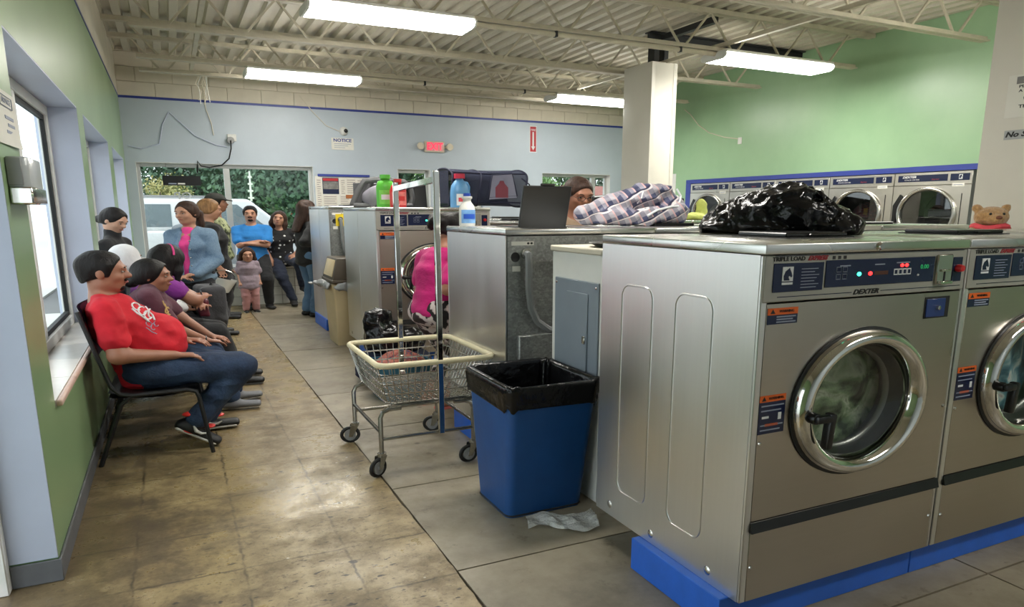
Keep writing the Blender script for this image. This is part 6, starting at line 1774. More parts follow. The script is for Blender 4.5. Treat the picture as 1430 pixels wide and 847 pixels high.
    if sp.get('cap'):
        Q = SDF(0.010); Q.ell(Hp(-0.014, 0, 0.045), np.array([0.112, 0.094, 0.092]) * hs, Rh, k=0.01); Q.half(Hp(0, 0, 0.035), -HR[:, 2])
        Q.econe(Hp(0.08, 0, 0.045), Hp(0.165, 0, 0.030), (0.07, 0.008), (0.05, 0.007), HR[:, 1], k=0.01)
        put('cap', Q.mesh('cap'), mat('cap_dark', (44, 44, 40), 0.8, var=0.3, vscale=30), root)
    if sp.get('glasses'):
        for s in (1, -1):
            MB().tube([Hp(0.104, s * 0.034 + 0.026 * math.cos(a), 0.002 + 0.017 * math.sin(a)) for a in [2 * PI * i / 14 for i in range(14)]], 0.0022, 6, closed=True).build('glasses_rim', 'black_plastic', root)
            MB().tube([Hp(0.102, s * 0.060, 0.004), Hp(0.02, s * 0.080, 0.006)], 0.002, 5).build('glasses_temple', 'black_plastic', root)
        MB().tube([Hp(0.106, -0.009, 0.006), Hp(0.108, 0.009, 0.006)], 0.002, 5).build('glasses_bridge', 'black_plastic', root)
    # ---- top garment
    fold = lambda amp, fr: (lambda x, y, z: amp * 0.5 - amp * 1.3 * (1 - 2 * np.abs(vnoise(x * fr + 0.6 * vnoise(x * 5, y * 5, z * 5, 1), y * fr, z * fr * 1.5 + x * fr * 0.5, 9))) - amp * 0.6 * (1 - 2 * np.abs(vnoise(x * fr * 2.3, y * fr * 2.3, z * fr * 3.0, 2))))
    if sp.get('top'):
        Q = SDF(hv); e = sp.get('tinf', 0.014)
        hem = sp.get('hem', -0.03)
        torso(Q, e, lo=-0.02 if hem <= 0 else hem)
        if hem < -0.02: Q.econe(P(hem), P(0.06), (0.168 * g * k + e, 0.128 * g * k + e), (0.15 * g * k + e, 0.112 * g * k + e), sd, k=0.02)
        sl_ = sp.get('sleeve', 0.55)
        for s in (1, -1):
            el, wr, _ = arm[s]
            if sl_ <= 1:
                Q.cone(sh[s], sh[s] + (el - sh[s]) * sl_, 0.046 * k * g + e * 0.5, 0.044 * k * g + e * 1.2, k=0.018)
            else:
                f = sl_ - 1
                Q.cone(sh[s], el, 0.050 * k * g + e * 0.8, 0.044 * k * g + e * 0.8, k=0.018).cone(el, el + (wr - el) * f, 0.046 * k * g + e, 0.034 * k + e, k=0.02)
        if sp.get('inner'):
            Q.econe(P(-0.04, 0.17), P(0.33, 0.17), (0.026 * k, 0.10 * k), (0.046 * k, 0.10 * k), sd, k=0.008, op='-').econe(P(0.33, 0.15), P(0.52, 0.11), (0.046 * k, 0.10 * k), (0.055 * k, 0.11 * k), sd, k=0.008, op='-')
        if sp.get('collar'):
            Q.cone(nb - u * 0.02, nb + (Hp(-0.01, 0, -0.05) - nb) * 0.45, 0.068 * k, 0.062 * k, k=0.02)
        else:
            Q.cone(nb + u * 0.005 + fw * 0.012, nb + u * 0.20 + fw * 0.05, 0.060 * k, 0.10 * k, k=0.012, op='-')
        put(sp.get('topname', 'shirt'), Q.mesh('shirt', noise=fold(sp.get('fold', 0.0055), 6)), sp['top'], root)
    if sp.get('inner'):
        Q = SDF(hv); Q.econe(P(0.0, 0.020), P(0.40, 0.020), (0.085 * k * g, 0.108 * k * g), (0.07 * k, 0.082 * k), sd, k=0.02).cone(P(0.42, 0.012), P(0.475, 0.008), 0.066 * k, 0.062 * k, k=0.02)
        for s in (1, -1): Q.ell(P(0.315, 0.078, s * 0.040), np.array([0.058, 0.05, 0.058]) * k * g, k=0.03)
        put('inner_shirt', Q.mesh('inner_shirt'), sp['inner'], root)
    # ---- trousers
    if sp.get('bottom'):
        Q = SDF(hv); e = 0.011
        Q.econe(P(-0.05), P(0.09), (0.150 * g * k + e, 0.112 * g * k + e), (0.140 * g * k + e * 0.5, 0.106 * g * k + e * 0.5), sd, k=0.03)
        fr = sp.get('legf', 0.93); fl = sp.get('flare', 0.0)
        for s in (1, -1):
            kn, an, _ = leg[s]
            Q.cone(hip[s], kn, 0.090 * k * g + e, 0.062 * k * g + e, k=0.03).cone(kn, kn + (an - kn) * fr, 0.061 * k * g + e, (0.044 + fl) * k + e, k=0.02)
        put('trousers', Q.mesh('trousers', noise=fold(0.0055, 7)), sp['bottom'], root)
    # ---- shoes
    if sp.get('shoe'):
        for s in (1, -1):
            kn, an, td = leg[s]
            pd = sp.get('footdown', {}).get(s, 0.0)
            tdn = nv(td + np.array([0, 0, -pd]))
            sdv = nv(np.cross(td, (0, 0, 1))); up_ = np.cross(sdv, tdn)
            hl = an - tdn * 0.055 * k - up_ * 0.040 * k; te = an + tdn * 0.165 * k - up_ * 0.048 * k
            Q = SDF(min(hv, 0.009))
            Q.econe(hl, te, (0.040 * k, 0.034 * k), (0.044 * k, 0.026 * k), sdv, k=0.02).cone(an - up_ * 0.02, an + nv(kn - an) * 0.02, 0.048 * k, 0.046 * k, k=0.03)
            o = put('shoe', Q.mesh('shoe'), sp['shoe'], root)
            if sp.get('sole'):
                Q = SDF(0.007); Q.econe(hl - up_ * 0.022, te - up_ * 0.014 - tdn * 0.005, (0.044 * k, 0.016 * k), (0.047 * k, 0.012 * k), sdv, k=0.01)
                put('sole', Q.mesh('sole'), sp['sole'], o)
                if sp.get('sport'):
                    yv = sdv if sdv[1] < 0 else -sdv
                    Q = SDF(0.006); Q.ell(hl - up_ * 0.014 + tdn * 0.055, np.array([0.058, 0.047, 0.016]), np.column_stack([tdn, sdv, up_]), k=0.01)
                    put('heel_window', Q.mesh('heel_window'), 'shoe_red', o)
                    sw_ = [hl + tdn * 0.045 + up_ * 0.070 + yv * 0.040, hl + tdn * 0.060 + up_ * 0.030 + yv * 0.043, hl + tdn * 0.085 + up_ * 0.010 + yv * 0.046, hl + tdn * 0.115 + up_ * 0.008 + yv * 0.046, hl + tdn * 0.14 + up_ * 0.022 + yv * 0.042]
                    MB().tube(sw_, [0.003, 0.007, 0.010, 0.008, 0.004], 8).build('stripe', 'shoe_white', o)
                    MB().ell(hl + tdn * 0.005 + up_ * 0.075, 0.035, 0.035, 0.014).build('heel_tab', 'shoe_red', o)
                    MB().ell(hl + tdn * 0.13 + up_ * 0.055, 0.028, 0.030, 0.012).build('tongue', 'shoe_red', o)
    return root, dict(P=P, Hp=Hp, arm=arm, leg=leg, u=u, fw=fw, sd=sd, wl=wl, nb=nb, k=k)

# 1 man in red, reclining on the first chair
r1, q = person('man in a red T-shirt and jeans leaning back on the nearest chair', (-0.22, 4.97, 0), 0, dict(
    h=1.64, g=1.16, vox=0.0075, fem=False, pel=(-0.20, 4.97, 0.515), lean=-21, belly=0.055, head=(-0.395, 4.97, 1.118), hpitch=4, hyaw=-2, hs=1.03,
    armR=((-0.055, 4.755, 0.615), (-0.35, -0.4, -1), (1, 0.15, -0.12)), armL=((0.0, 5.14, 0.645), (-0.3, 0.6, -1), (1, -0.25, -0.1)),
    legR=((0.02, 4.80, 0.165), (1, 0, 0.9), (1, -0.05, 0)), legL=((0.085, 5.16, 0.085), (1, 0, 0.9), (1, 0.05, 0)), footdown={-1: 0.75, 1: 0.0},
    top='cloth_red', sleeve=0.66, tinf=0.012, hem=-0.03, fold=0.0075, thick=0.007, bottom='cloth_jeans', shoe='shoe_black', sole='shoe_white', sport=True, skin='skin_brown', style='short', beard=True))
# white chest print: painted script strokes laid on the shirt, found by casting photo rays onto the cloth
from mathutils.bvhtree import BVHTree
def print_on(root, garment, strokes, r, material, nm='shirt_print'):
    bpy.context.view_layer.update()
    g_ = [c for c in root.children if c.name.startswith(garment)][0]
    me = g_.data
    bv = BVHTree.FromPolygons([v.co for v in me.vertices], [p.vertices for p in me.polygons])
    inv = (Matrix.Translation(root.location) @ Euler(root.rotation_euler).to_matrix().to_4x4() @ Matrix.Diagonal((*root.scale, 1))).inverted()
    o = inv @ Vector((0, 0, CAMH))
    for st in strokes:
        pts = []
        for (x, y) in st:
            d = (_r2 * ((x - PX) / FPX) - _u2 * ((y - PY) / FPX) + _fw)
            p, n, i, ds = bv.ray_cast(o, (inv.to_3x3() @ d).normalized())
            if p is not None: pts.append(p + n * r * 0.3)
        if len(pts) > 2: MB().tube(pts, r, 6).build(nm, material, root)
def loop(cx, cy, rx, ry, a0, a1, n=12, tilt=0.55):
    return [(cx + rx * math.cos(a) - ry * math.sin(a) * 0.3, cy + ry * math.sin(a) + rx * math.cos(a) * tilt) for a in [a0 + (a1 - a0) * i / n for i in range(n + 1)]]
print_on(r1, 'shirt', [loop(190, 428, 6, 4, 0.5, 5.6), loop(198, 434, 5, 5, -0.5, 5.0), loop(206, 440, 5, 5, 0.0, 5.4), loop(211, 437, 4, 6, 1.0, 4.4), [(184, 431), (192, 438), (200, 443), (208, 449)], [(203, 428), (207, 434), (213, 440), (216, 447)]], 0.0048, 'white_print')
print_on(r1, 'shirt', [loop(208, 452, 4, 3, 0, 5.5), loop(214, 456, 3, 4, 0.4, 5.2), loop(218, 452, 3, 3, 0, 4.0), [(204, 457), (212, 463), (219, 466)]], 0.0022, 'grey_print')
# 2 person in maroon
r2, q = person('person in a maroon T-shirt with hair tied back, hands clasped, second chair', (-0.10, 5.75, 0), 0, dict(
    h=1.49, g=1.06, vox=0.008, pel=(-0.275, 5.75, 0.51), lean=10, head=(-0.155, 5.74, 1.020), hyaw=-14, hpitch=4, hs=1.0,
    armR=((0.155, 5.64, 0.545), (-0.4, -0.6, -1), (1, 0.3, -0.25)), armL=((0.19, 5.84, 0.545), (-0.4, 0.6, -1), (1, -0.35, -0.25)),
    legR=((0.30, 5.64, 0.08), (1, 0, 0.8), (1, -0.1, 0)), legL=((0.34, 5.90, 0.08), (1, 0, 0.8), (1, 0.1, 0)), top='cloth_maroon', sleeve=0.75, bottom='cloth_jeans', shoe='shoe_grey', skin='skin_brown', style='lowbun', thick=0.012))
print_on(r2, 'shirt', [loop(233, 433, 2, 4, 0, 5.5), loop(236, 442, 3, 3, 0.3, 5.0), [(230, 424), (232, 430), (235, 438), (239, 446)], [(227, 420), (229, 425), (231, 428)]], 0.0045, mat('print_gold', (206, 176, 112), 0.6, var=0.1))
MB().tube([q['arm'][-1][1] + np.array([0.0, 0.030 * math.cos(a), 0.030 * math.sin(a)]) for a in [2 * PI * i / 12 for i in range(12)]], 0.006, 6, closed=True).build('wristband', 'black_plastic', r2)
# 3 woman in purple
r3, q = person('woman in a purple T-shirt with a pink hair band, arms folded, seen from behind', (-0.10, 6.60, 0), 0, dict(
    h=1.60, g=1.16, vox=0.010, pel=(-0.24, 6.60, 0.52), lean=11, head=(-0.055, 6.62, 1.065), hyaw=48, hpitch=12, noface=False,
    armR=((0.20, 6.68, 0.75), (0.9, -0.7, -0.9), (-0.1, 1, 0.25)), armL=((0.17, 6.52, 0.70), (0.8, 0.7, -0.8), (0.0, -1, 0.1)),
    legR=((0.40, 6.46, 0.08), (1, 0, 0.8), (1, -0.1, 0)), legL=((0.42, 6.76, 0.08), (1, 0, 0.8), (1, 0.1, 0)), top='cloth_purple', sleeve=0.55, bottom='cloth_black', shoe='shoe_black', skin='skin_brown', style='bob', thick=0.026))
MB().tube([q['Hp'](0.055 * math.cos(a) - 0.01, 0.106 * math.cos(a), 0.03 + 0.112 * math.sin(a)) for a in [0.15 + (PI - 0.3) * i / 14 for i in range(15)]], 0.007, 6).build('hair_band', 'cloth_hotpink', r3)
hb = thing('handbag', 'dark red handbag hugged by the woman in purple', 'bag', (0.185, 6.60, 0.605))
Q = SDF(0.010).rbox((0, 0, 0.07), (0.022, 0.10, 0.055), rad=0.02)
put('bag_body', Q.mesh('bag_body', noise=lambda x, y, z: 0.006 * vnoise(x * 20, y * 20, z * 20)), mat('bag_wine', (96, 30, 44), 0.5, var=0.35, vscale=26), hb)
MB().tube([(0, -0.07, 0.14), (-0.01, -0.05, 0.20), (-0.01, 0.05, 0.20), (0, 0.07, 0.14)], 0.007, 6).build('handle', 'black_plastic', hb)
bpk = thing('backpack', 'grey and black backpack on the lap beyond the woman in purple', 'bag', (0.27, 7.36, 0.44), 0.2)
Q = SDF(0.012).rbox((0, 0, 0.17), (0.07, 0.13, 0.13), rad=0.045).rbox((0.09, 0, 0.12), (0.02, 0.09, 0.06), rad=0.03, k=0.02)
put('bag_body', Q.mesh('bag_body', noise=lambda x, y, z: 0.010 * vnoise(x * 12, y * 12, z * 12)), cloth_mat('cloth_slate', (66, 66, 70)), bpk)
for s in (-1, 1): MB().tube([(-0.10, s * 0.07, 0.31), (-0.15, s * 0.08, 0.22), (-0.14, s * 0.08, 0.10), (-0.10, s * 0.07, 0.05)], 0.012, 6).build('strap', 'black_plastic', bpk)
MB().tube([(0.02, -0.04, 0.34), (0.02, 0, 0.37), (0.02, 0.04, 0.34)], 0.008, 6).build('grab_loop', 'black_plastic', bpk)
# 4 hooded person
r4, q = person('person in a white hood seated behind the man in red', (-0.30, 7.42, 0), 0, dict(
    h=1.48, vox=0.013, pel=(-0.30, 7.42, 0.52), lean=4, head=(-0.385, 7.36, 1.050), hyaw=25, style='hood', top='cloth_white', sleeve=1.9, bottom='cloth_charcoal', shoe='shoe_black',
    armR=((0.05, 7.30, 0.58), (-0.4, -0.6, -1), (1, 0.3, -0.25)), armL=((0.05, 7.54, 0.58), (-0.4, 0.6, -1), (1, -0.3, -0.25)),
    legR=((0.25, 7.32, 0.08), (1, 0, 0.8), (1, -0.1, 0)), legL=((0.25, 7.52, 0.08), (1, 0, 0.8), (1, 0.1, 0))))
# 5 woman on the window sill
r5, q = person('young woman in a black turtleneck sitting on the window sill, looking down', (-0.55, 8.20, 0.655), -0.35, dict(
    h=1.56, vox=0.011, pel=(-0.575, 8.20, 0.745), lean=6, head=(-0.500, 8.16, 1.382), hpitch=28, hyaw=-15, style='lowbun', top='cloth_black', collar=True, sleeve=1.9, bottom='cloth_charcoal', shoe='shoe_black', skin='skin_light',
    armR=((-0.32, 8.02, 0.82), (-0.4, -0.6, -1), (1, 0.3, -0.25)), armL=((-0.28, 8.26, 0.82), (-0.4, 0.6, -1), (1, -0.3, -0.25)),
    legR=((-0.18, 7.98, 0.32), (1, -0.3, 0.6), (1, -0.3, 0)), legL=((-0.12, 8.22, 0.32), (1, -0.3, 0.6), (1, -0.1, 0))))
# 6 woman in denim
r6, q = person('woman in a denim jacket over a pink top standing by the window', (0.165, 8.25, 0), -2.02, dict(
    h=1.535, g=1.05, vox=0.010, hyaw=-14, hpitch=8, style='pony', hair='hair_brown', top='cloth_denim', topname='jacket', tinf=0.022, sleeve=1.92, inner='cloth_hotpink', bottom='cloth_charcoal', shoe='shoe_black', skin='skin_tan',
    armR=((0.02, 8.02, 0.80), (-0.6, -0.5, -1), (0.2, 1, 0.0)), armL=((0.20, 7.98, 0.84), (-0.6, 0.6, -1), (0.2, -1, 0.0))))
for i in range(4): MB().ell(q['P'](0.10 + 0.09 * i, 0.145, 0.055), 0.008, 0.008, 0.008, 8, 6).build('button', 'chrome_dull', r6)
# 7 woman in black with hair tied up
r7, q = person('woman in black with light brown hair tied back, facing the washers', (0.40, 9.30, 0), 0.15, dict(
    h=1.575, g=1.18, vox=0.012, hpitch=10, hyaw=0, style='lowbun', hair='hair_blonde', top='cloth_black', topname='tunic', hem=-0.22, tinf=0.03, sleeve=0.4, bottom='cloth_black', shoe='shoe_black', skin='skin_tan',
    armR=((0.455, 9.05, 0.83), (-0.6, -0.3, -1), (0.3, 0, -1)), armL=((0.55, 9.45, 0.72), (-0.6, 0.5, -1), (1, 0, -0.3))))
bk = thing('bucket', 'white plastic bucket carried between the women at the window', 'bucket', (0.47, 9.03, 0.545))
MB().lathe([(0.001, 0.0), (0.065, 0.0), (0.125, 0.16), (0.135, 0.16), (0.132, 0.15), (0.072, 0.004)], n=24).build('bucket_body', 'enamel_white', bk, smooth=60)
MB().tube([(0.128 * math.cos(a), 0.0, 0.155 + 0.10 * math.sin(a)) for a in [PI * i / 12 for i in range(13)]], 0.004, 6).build('bail', 'chrome_dull', bk)
bk.rotation_euler = (0.0, 0.25, 0)
# 8 man in a cap
r8, q = person('person in a dark cap and camouflage top standing behind the woman in black', (0.56, 10.75, 0), -0.1, dict(
    h=1.66, fem=False, g=1.1, vox=0.013, style='short', cap=True, top='cloth_camo', sleeve=0.6, bottom='cloth_black', shoe='shoe_black', skin='skin_brown', noface=False))
# 9 man in blue
r9, q = person('bearded man in a blue T-shirt leaning on the sill with folded arms', (1.10, 11.76, 0), -1.72, dict(
    h=1.60, fem=False, g=1.08, vox=0.011, pel=(1.10, 11.79, 0.775), lean=-4, hpitch=4, hyaw=0, style='short', beard=True, top='cloth_blue', tinf=0.020, sleeve=0.7, hem=-0.12, bottom='cloth_black', shoe='shoe_black', skin='skin_tan',
    armR=((1.18, 11.60, 1.02), (-0.1, -1, -0.6), (0.05, 1, 0.05)), armL=((1.00, 11.57, 0.99), (-0.1, 1, -0.6), (0.05, -1, 0.08)),
    legR=((1.02, 11.55, 0.075), (1, 0, 0.1), (1, -0.1, 0)), legL=((1.26, 11.55, 0.075), (1, 0.2, 0.1), (1, 0.3, 0))))
# 10 woman in dots
r10, q = person('woman in a black blouse with white dots sitting on the tiled sill', (1.58, 12.0, 0), -1.75, dict(
    h=1.56, g=1.04, vox=0.011, pel=(1.56, 12.08, 0.72), lean=3, hroll=-10, hyaw=-6, style='long', hair='hair_brown', top='cloth_dots', sleeve=0.8, hem=-0.06, tinf=0.018, bottom=cloth_mat('cloth_inkjeans', (34, 42, 62)), shoe='shoe_black', skin='skin_tan',
    armR=((1.38, 11.90, 0.70), (-0.4, -0.6, -1), (0.2, 0, -1)), armL=((1.72, 11.82, 0.80), (-0.4, 0.6, -1), (1, -0.4, -0.3)),
    legR=((1.64, 11.66, 0.085), (1, -0.2, 0.5), (1, 0.1, 0)), legL=((1.80, 11.66, 0.30), (1, 0.3, 0.4), (1, 0.2, 0))))
# 11 woman in jeans behind the last washer
r11, q = person('woman in a black top and blue jeans half hidden by the last washer', (1.70, 10.42, 0), 0.3, dict(
    h=1.585, vox=0.012, hpitch=14, style='long', hair='hair_brown', top='cloth_black', sleeve=1.9, hem=-0.08, bottom='cloth_bluejeans', flare=0.012, shoe='shoe_black', skin='skin_tan',
    armR=((1.86, 10.25, 1.02), (-0.8, -0.3, -1), (1, 0.2, 0)), armL=((1.92, 10.55, 1.0), (-0.8, 0.3, -1), (1, -0.2, 0))))
# 12 woman in pink at the tall washer
r12, q = person('woman in a pink T-shirt and leopard print leggings at the tall washer', (1.75, 5.10, 0), 0.35, dict(
    h=1.52, g=1.12, vox=0.011, pel=(1.735, 5.10, 0.74), lean=9, nlean=28, hpitch=26, style='bun', frizz=0.022, thick=0.022, top='cloth_pink', tinf=0.014, sleeve=0.75, hem=-0.02, bottom='cloth_leopard', legf=0.55, shoe=None, skin='skin_brown',
    armR=((1.93, 4.98, 0.83), (-0.8, -0.4, -1), (1, 0.2, -0.1)), armL=((1.98, 5.28, 0.85), (-0.8, 0.4, -1), (1, -0.2, -0.1))))
for s in (1, -1):
    an, td = q['leg'][s][1], q['leg'][s][2]
    c = an + td * 0.05 - np.array([0, 0, an[2] - 0.008])
    MB().prism([(c[0] + (td[0] * a * 0.13) - td[1] * b, c[1] + (td[1] * a * 0.13) + td[0] * b) for a, b in ((-1, 0.03), (0, 0.036), (0.8, 0.045), (1, 0.02), (1, -0.02), (0.8, -0.045), (0, -0.036), (-1, -0.03))], 0.001, 0.018, axis='z').build('flip_flop', mat('flip_pink', (236, 130, 124), 0.6, var=0.05), r12)
# 13 woman with glasses across the washers
r13, q = person('woman with glasses looking down behind the plaid bag', (2.96, 5.12, 0), -1.75, dict(
    h=1.70, vox=0.010, hpitch=22, hyaw=10, nlean=18, hs=1.04, style='lowbun', hair='hair_brown', glasses=True, top=cloth_mat('cloth_sand', (150, 128, 104)), sleeve=0.6, bottom='cloth_charcoal', shoe='shoe_black', skin='skin_brown'))
# 14 toddler
r14, q = person('toddler girl in a striped mauve shirt and pink trousers by the tiled wall', (0.96, 11.20, 0), -1.45, dict(
    h=0.90, g=1.12, vox=0.009, hs=1.12, nlean=4, hyaw=-6, hpitch=6, style='bob', hair='hair_brown', frizz=0.008, top='cloth_mauve', tinf=0.022, sleeve=0.8, hem=-0.20, bottom='cloth_rose', flare=0.012, shoe='shoe_charcoal' if False else 'shoe_black', sole='shoe_white', skin='skin_tan', shw=0.15))
# ================================================================ outdoors
mat('asphalt', (112, 112, 112), 0.9, var=0.12, vscale=3, bump=0.3, bscale=80)
mat('concrete_walk', (206, 205, 200), 0.85, var=0.06, vscale=3)
t = NT('lawn'); t.col(t.ramp(t.noise(2.0, 6, 0.7), [(0.3, s2l((96, 140, 62))), (0.7, s2l((150, 188, 92)))])); t.rough(0.9); MATS['lawn'] = t.m
tag(MB().box(-2.2, 90, 12.76, 22.0, -0.3, -0.10).build('parking_lot', 'asphalt', smooth=0), 'grey asphalt parking lot outside the windows', 'parking lot')['kind'] = 'structure'
tag(MB().box(-60, XO - 0.001, -30, 12.755, -0.3, -0.06).box(-60, -2.2, 12.755, 95, -0.3, -0.06).build('sidewalk', 'concrete_walk', smooth=0), 'pale concrete paving along the left wall outside', 'paving')['kind'] = 'structure'
tag(MB().box(-2.2, 90, 22.0, 95, -0.3, -0.04).build('lawn', 'lawn', smooth=0), 'green lawn across the lot under the trees', 'lawn')['kind'] = 'structure'
t = NT('leaf_dark'); t.col(t.ramp(t.noise(0.7, 4, 0.7), [(0.3, s2l((50, 74, 60))), (0.55, s2l((84, 114, 90))), (0.75, s2l((128, 156, 124)))])); t.rough(0.7); MATS['leaf_dark'] = t.m
t = NT('leaf_light'); t.col(t.ramp(t.noise(0.9, 4, 0.7), [(0.3, s2l((84, 118, 74))), (0.7, s2l((142, 172, 112)))])); t.rough(0.7); MATS['leaf_light'] = t.m
t = NT('leaf_gold'); t.col(t.ramp(t.noise(1.4, 4, 0.7), [(0.3, s2l((128, 138, 84))), (0.7, s2l((190, 176, 118)))])); t.rough(0.7); MATS['leaf_gold'] = t.m
mat('bark', (72, 62, 52), 0.9, var=0.2, vscale=8, bump=0.6, bscale=20)
def tree_mesh(h, r, n, seed, leaf, low=0.12):
    rg = np.random.default_rng(seed)
    nb_ = 14
    bl = np.column_stack([rg.uniform(-0.5, 0.5, nb_) * r, rg.uniform(-0.5, 0.5, nb_) * r, h * rg.uniform(low + 0.12, 0.86, nb_), r * rg.uniform(0.34, 0.56, nb_)])
    b = bl[rg.integers(0, nb_, n)]
    d = rg.normal(size=(n, 3)); d /= np.linalg.norm(d, axis=1)[:, None]
    c = b[:, :3] + d * (b[:, 3] * rg.uniform(0.55, 1.06, n))[:, None]
    c[:, 2] = np.maximum(c[:, 2], h * low * 0.6)
    nn = d + np.column_stack([rg.uniform(-1, 1, n), rg.uniform(-1, 1, n), rg.uniform(-0.2, 1, n)]); nn /= np.linalg.norm(nn, axis=1)[:, None]
    a_ = np.cross(nn, rg.normal(size=(n, 3))); a_ /= np.linalg.norm(a_, axis=1)[:, None]
    q_ = np.cross(nn, a_); s_ = (leaf * rg.uniform(0.6, 1.4, n))[:, None]
    V = np.stack([c - a_ * s_, c - q_ * s_ * 0.55, c + a_ * s_, c + q_ * s_ * 0.55], 1).reshape(-1, 3)
    me = bpy.data.meshes.new('foliage')
    me.vertices.add(4 * n); me.vertices.foreach_set('co', V.astype(np.float32).ravel())
    me.loops.add(4 * n); me.loops.foreach_set('vertex_index', np.arange(4 * n, dtype=np.int32))
    me.polygons.add(n); me.polygons.foreach_set('loop_start', np.arange(0, 4 * n, 4, dtype=np.int32)); me.polygons.foreach_set('loop_total', np.full(n, 4, np.int32))
    me.update(calc_edges=True)
    return me
def trunk_mesh(h, r):
    m_ = MB().tube([(0, 0, 0), (0.05 * r, 0, h * 0.3), (-0.04 * r, 0.05 * r, h * 0.55), (0, 0, h * 0.8)], [0.07 * r, 0.055 * r, 0.04 * r, 0.02 * r], 8)
    for a in (0.4, 2.5, 4.4): m_.tube([(0, 0, h * 0.35), (0.22 * r * math.cos(a), 0.22 * r * math.sin(a), h * 0.52), (0.5 * r * math.cos(a), 0.5 * r * math.sin(a), h * 0.68)], [0.035 * r, 0.025 * r, 0.01 * r], 6)
    return m_.mesh('trunk')
TM = [tree_mesh(11, 4.6, 26000, 1, 0.11, 0.05), tree_mesh(12, 5.0, 28000, 2, 0.12, 0.08), tree_mesh(9, 4.0, 22000, 3, 0.10, 0.04)]
TK = [trunk_mesh(11, 4.6), trunk_mesh(12, 5.0), trunk_mesh(9, 4.0)]
TR = [(1.2, 41, 1), (4.2, 37, 0), (7.0, 42, 0), (11.0, 38, 1), (13.5, 33, 2), (17.5, 40, 0), (18.5, 41, 2), (27.5, 45, 1), (31, 40, 0), (4.5, 52, 1), (8, 52, 0), (15, 50, 1), (24, 54, 0)]
TL = ['dense green tree filling the left half of the big back window', 'rounded tree behind the white car', 'dense tree right of the big window mullion', 'tree at the right edge of the big back window',
      'bright tree behind the narrow back window', 'tree behind the glazed back door', 'bright green tree in the right back window', 'dark tree beside the red roof', 'tree past the right edge of the right back window',
      'far tree behind the dense trees at centre left', 'far tree behind the rounded trees', 'far tree seen past the back door', 'far tree over the red roof']
for i, (x, y, k) in enumerate(TR):
    o = thing('tree', TL[i], 'tree', (x, y, -0.05), random.uniform(0, 6), 'trees beyond the parking lot')
    sc = random.uniform(0.92, 1.1); o.scale = (sc * 1.1, sc * 1.1, sc)
    f = put('foliage', TM[k] if i in (0, 1, 2) else TM[k], None, o); 
    if not f.data.materials: f.data.materials.append(MATS['leaf_dark' if k != 2 else 'leaf_light'])
    f['kind'] = 'stuff'
    put('trunk', TK[k], 'bark', o)
bs = thing('shrub', 'round yellow green shrub behind the white car', 'shrub', (-0.25, 29, -0.05))
put('foliage', tree_mesh(2.7, 1.3, 7000, 9, 0.05, 0.05), 'leaf_gold', bs)['kind'] = 'stuff'; put('trunk', trunk_mesh(2.7, 1.2), 'bark', bs)
# house with a red roof far behind the right window
hs_ = thing('house', 'small house with a faded red roof beyond the right back window', 'house', (22.7, 38, -0.05))
MB().box(-1.5, 1.5, -1.5, 1.5, 0, 2.0).build('walls', mat('siding', (206, 200, 190), 0.8, var=0.05), hs_, smooth=0)
MB().prism([(-1.9, 2.0), (1.9, 2.0), (0, 3.0)], -1.7, 1.7, axis='x').build('roof', mat('roof_red', (170, 112, 104), 0.85, var=0.12, vscale=4), hs_, smooth=0)
for x in (-1.1, 0.4): MB().box(x, x + 0.7, -1.53, -1.5, 0.8, 1.7).build('house_window', 'gasket_black', hs_, smooth=0)
up_ = thing('utility_pole', 'slim pale mast with cross pieces beyond the lawn', 'pole', (2.98, 31, -0.05))
MB().cyl((0, 0, 0), (0, 0, 3.05), 0.07, 0.03, n=8).build('mast', 'enamel_white', up_)
for i in range(8): MB().box(-0.16 + 0.012 * i, 0.16 - 0.012 * i, -0.03, 0.03, 0.9 + i * 0.27, 0.97 + i * 0.27).build('cross_piece', 'enamel_white', up_, smooth=0)

# white car parked outside, nose to the right
car = thing('car', 'white sport utility car parked outside the big back window', 'car', (0.0, 16.3, -0.10))
mat('car_white', (232, 233, 234), 0.25, var=0.02, coat=0.6); mat('car_glass', (120, 132, 136), 0.1, var=0.1); mat('tyre_black', (26, 26, 27), 0.8, var=0.1); mat('mirror_grey', (120, 124, 130), 0.35, var=0.05)
CW = 1.12
low = [(-1.95, 0.35), (4.1, 0.32), (4.25, 0.60), (4.15, 0.95), (3.8, 1.08), (2.1, 1.20), (-1.95, 1.20), (-2.05, 0.8)]
MB().prism(low, -CW, CW, axis='y').build('lower_body', 'car_white', car, bevel=0.06, seg=3)
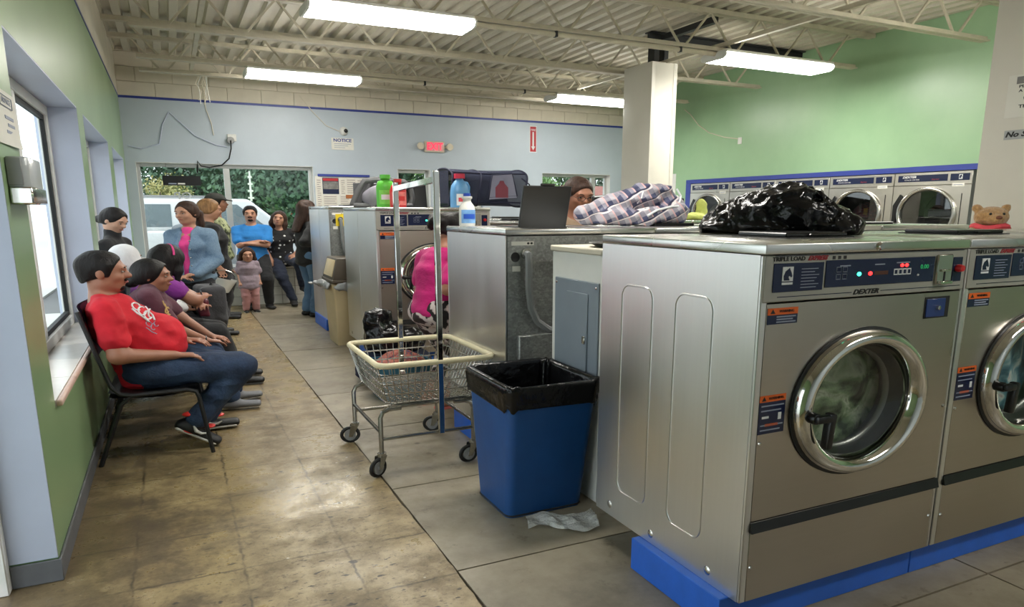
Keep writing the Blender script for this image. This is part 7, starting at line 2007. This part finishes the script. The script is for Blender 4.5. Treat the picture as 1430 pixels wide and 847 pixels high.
# greenhouse: lofted sides leaning inwards
def cabin(x0b, x1b, x0t, x1t, z0, z1, wb, wt): return MB().hexa([(x0b, -wb, z0), (x1b, -wb, z0), (x1b, wb, z0), (x0b, wb, z0)], [(x0t, -wt, z1), (x1t, -wt, z1), (x1t, wt, z1), (x0t, wt, z1)])
cabin(-1.9, 2.15, -1.6, 1.42, 1.19, 1.80, CW - 0.04, CW - 0.20).build('cabin', 'car_white', car, bevel=0.07, seg=3)
def side_glass(x0b, x1b, x0t, x1t, nm='side_window'):
    f = lambda z: -(CW - 0.04 - 0.16 * (z - 1.19) / 0.61) - 0.006
    MB().add([(x0b, f(1.27), 1.27), (x1b, f(1.27), 1.27), (x1t, f(1.69), 1.69), (x0t, f(1.69), 1.69)], [(0, 1, 2, 3)]).build(nm, 'car_glass', car, smooth=0)
side_glass(-1.65, -0.62, -1.45, -0.62); side_glass(-0.48, 0.02, -0.48, 0.02); side_glass(0.16, 1.70, 0.16, 1.20)
MB().add([(2.13, -CW + 0.18, 1.25), (2.13, CW - 0.18, 1.25), (1.50, CW - 0.30, 1.76), (1.50, -CW + 0.30, 1.76)], [(0, 1, 2, 3)]).build('windscreen', 'car_glass', car, smooth=0)
MB().ell((0.20, -CW - 0.14, 1.24), 0.20, 0.10, 0.09).build('mirror', 'mirror_grey', car)
for x in (-0.55, 0.95): MB().box(x, x + 0.015, -CW - 0.004, -CW, 0.45, 1.19).build('door_seam', 'wheel_grey', car, smooth=0)
for x in (-0.8, 0.5): MB().box(x, x + 0.22, -CW - 0.03, -CW, 1.02, 1.06).build('door_handle', 'car_white', car, bevel=0.01)
for x in (-1.15, 2.85):
    for s in (-1, 1):
        w_ = MB().lathe([(0.34, -0.12), (0.36, -0.09), (0.36, 0.09), (0.34, 0.12), (0.22, 0.12), (0.22, -0.12)], (x, s * (CW - 0.12), 0.36), 'y', 24, sx=1.2, closed=True).build('tyre', 'tyre_black', car)
        MB().lathe([(0.001, 0.10), (0.21, 0.09), (0.215, -0.09)], (x, s * (CW - 0.12), 0.36), 'y', 16, sx=1.2).build('wheel', 'chrome_dull', w_)
MB().box(4.10, 4.20, -0.95, -0.55, 0.72, 0.90).build('headlight', 'paper', car, bevel=0.02)
MB().tube([(-1.4, -CW + 0.26, 1.84), (0.9, -CW + 0.26, 1.84)], 0.018, 6).build('roof_rail', 'wheel_grey', car)
MB().tube([(-1.4, CW - 0.26, 1.84), (0.9, CW - 0.26, 1.84)], 0.018, 6).build('roof_rail', 'wheel_grey', car)
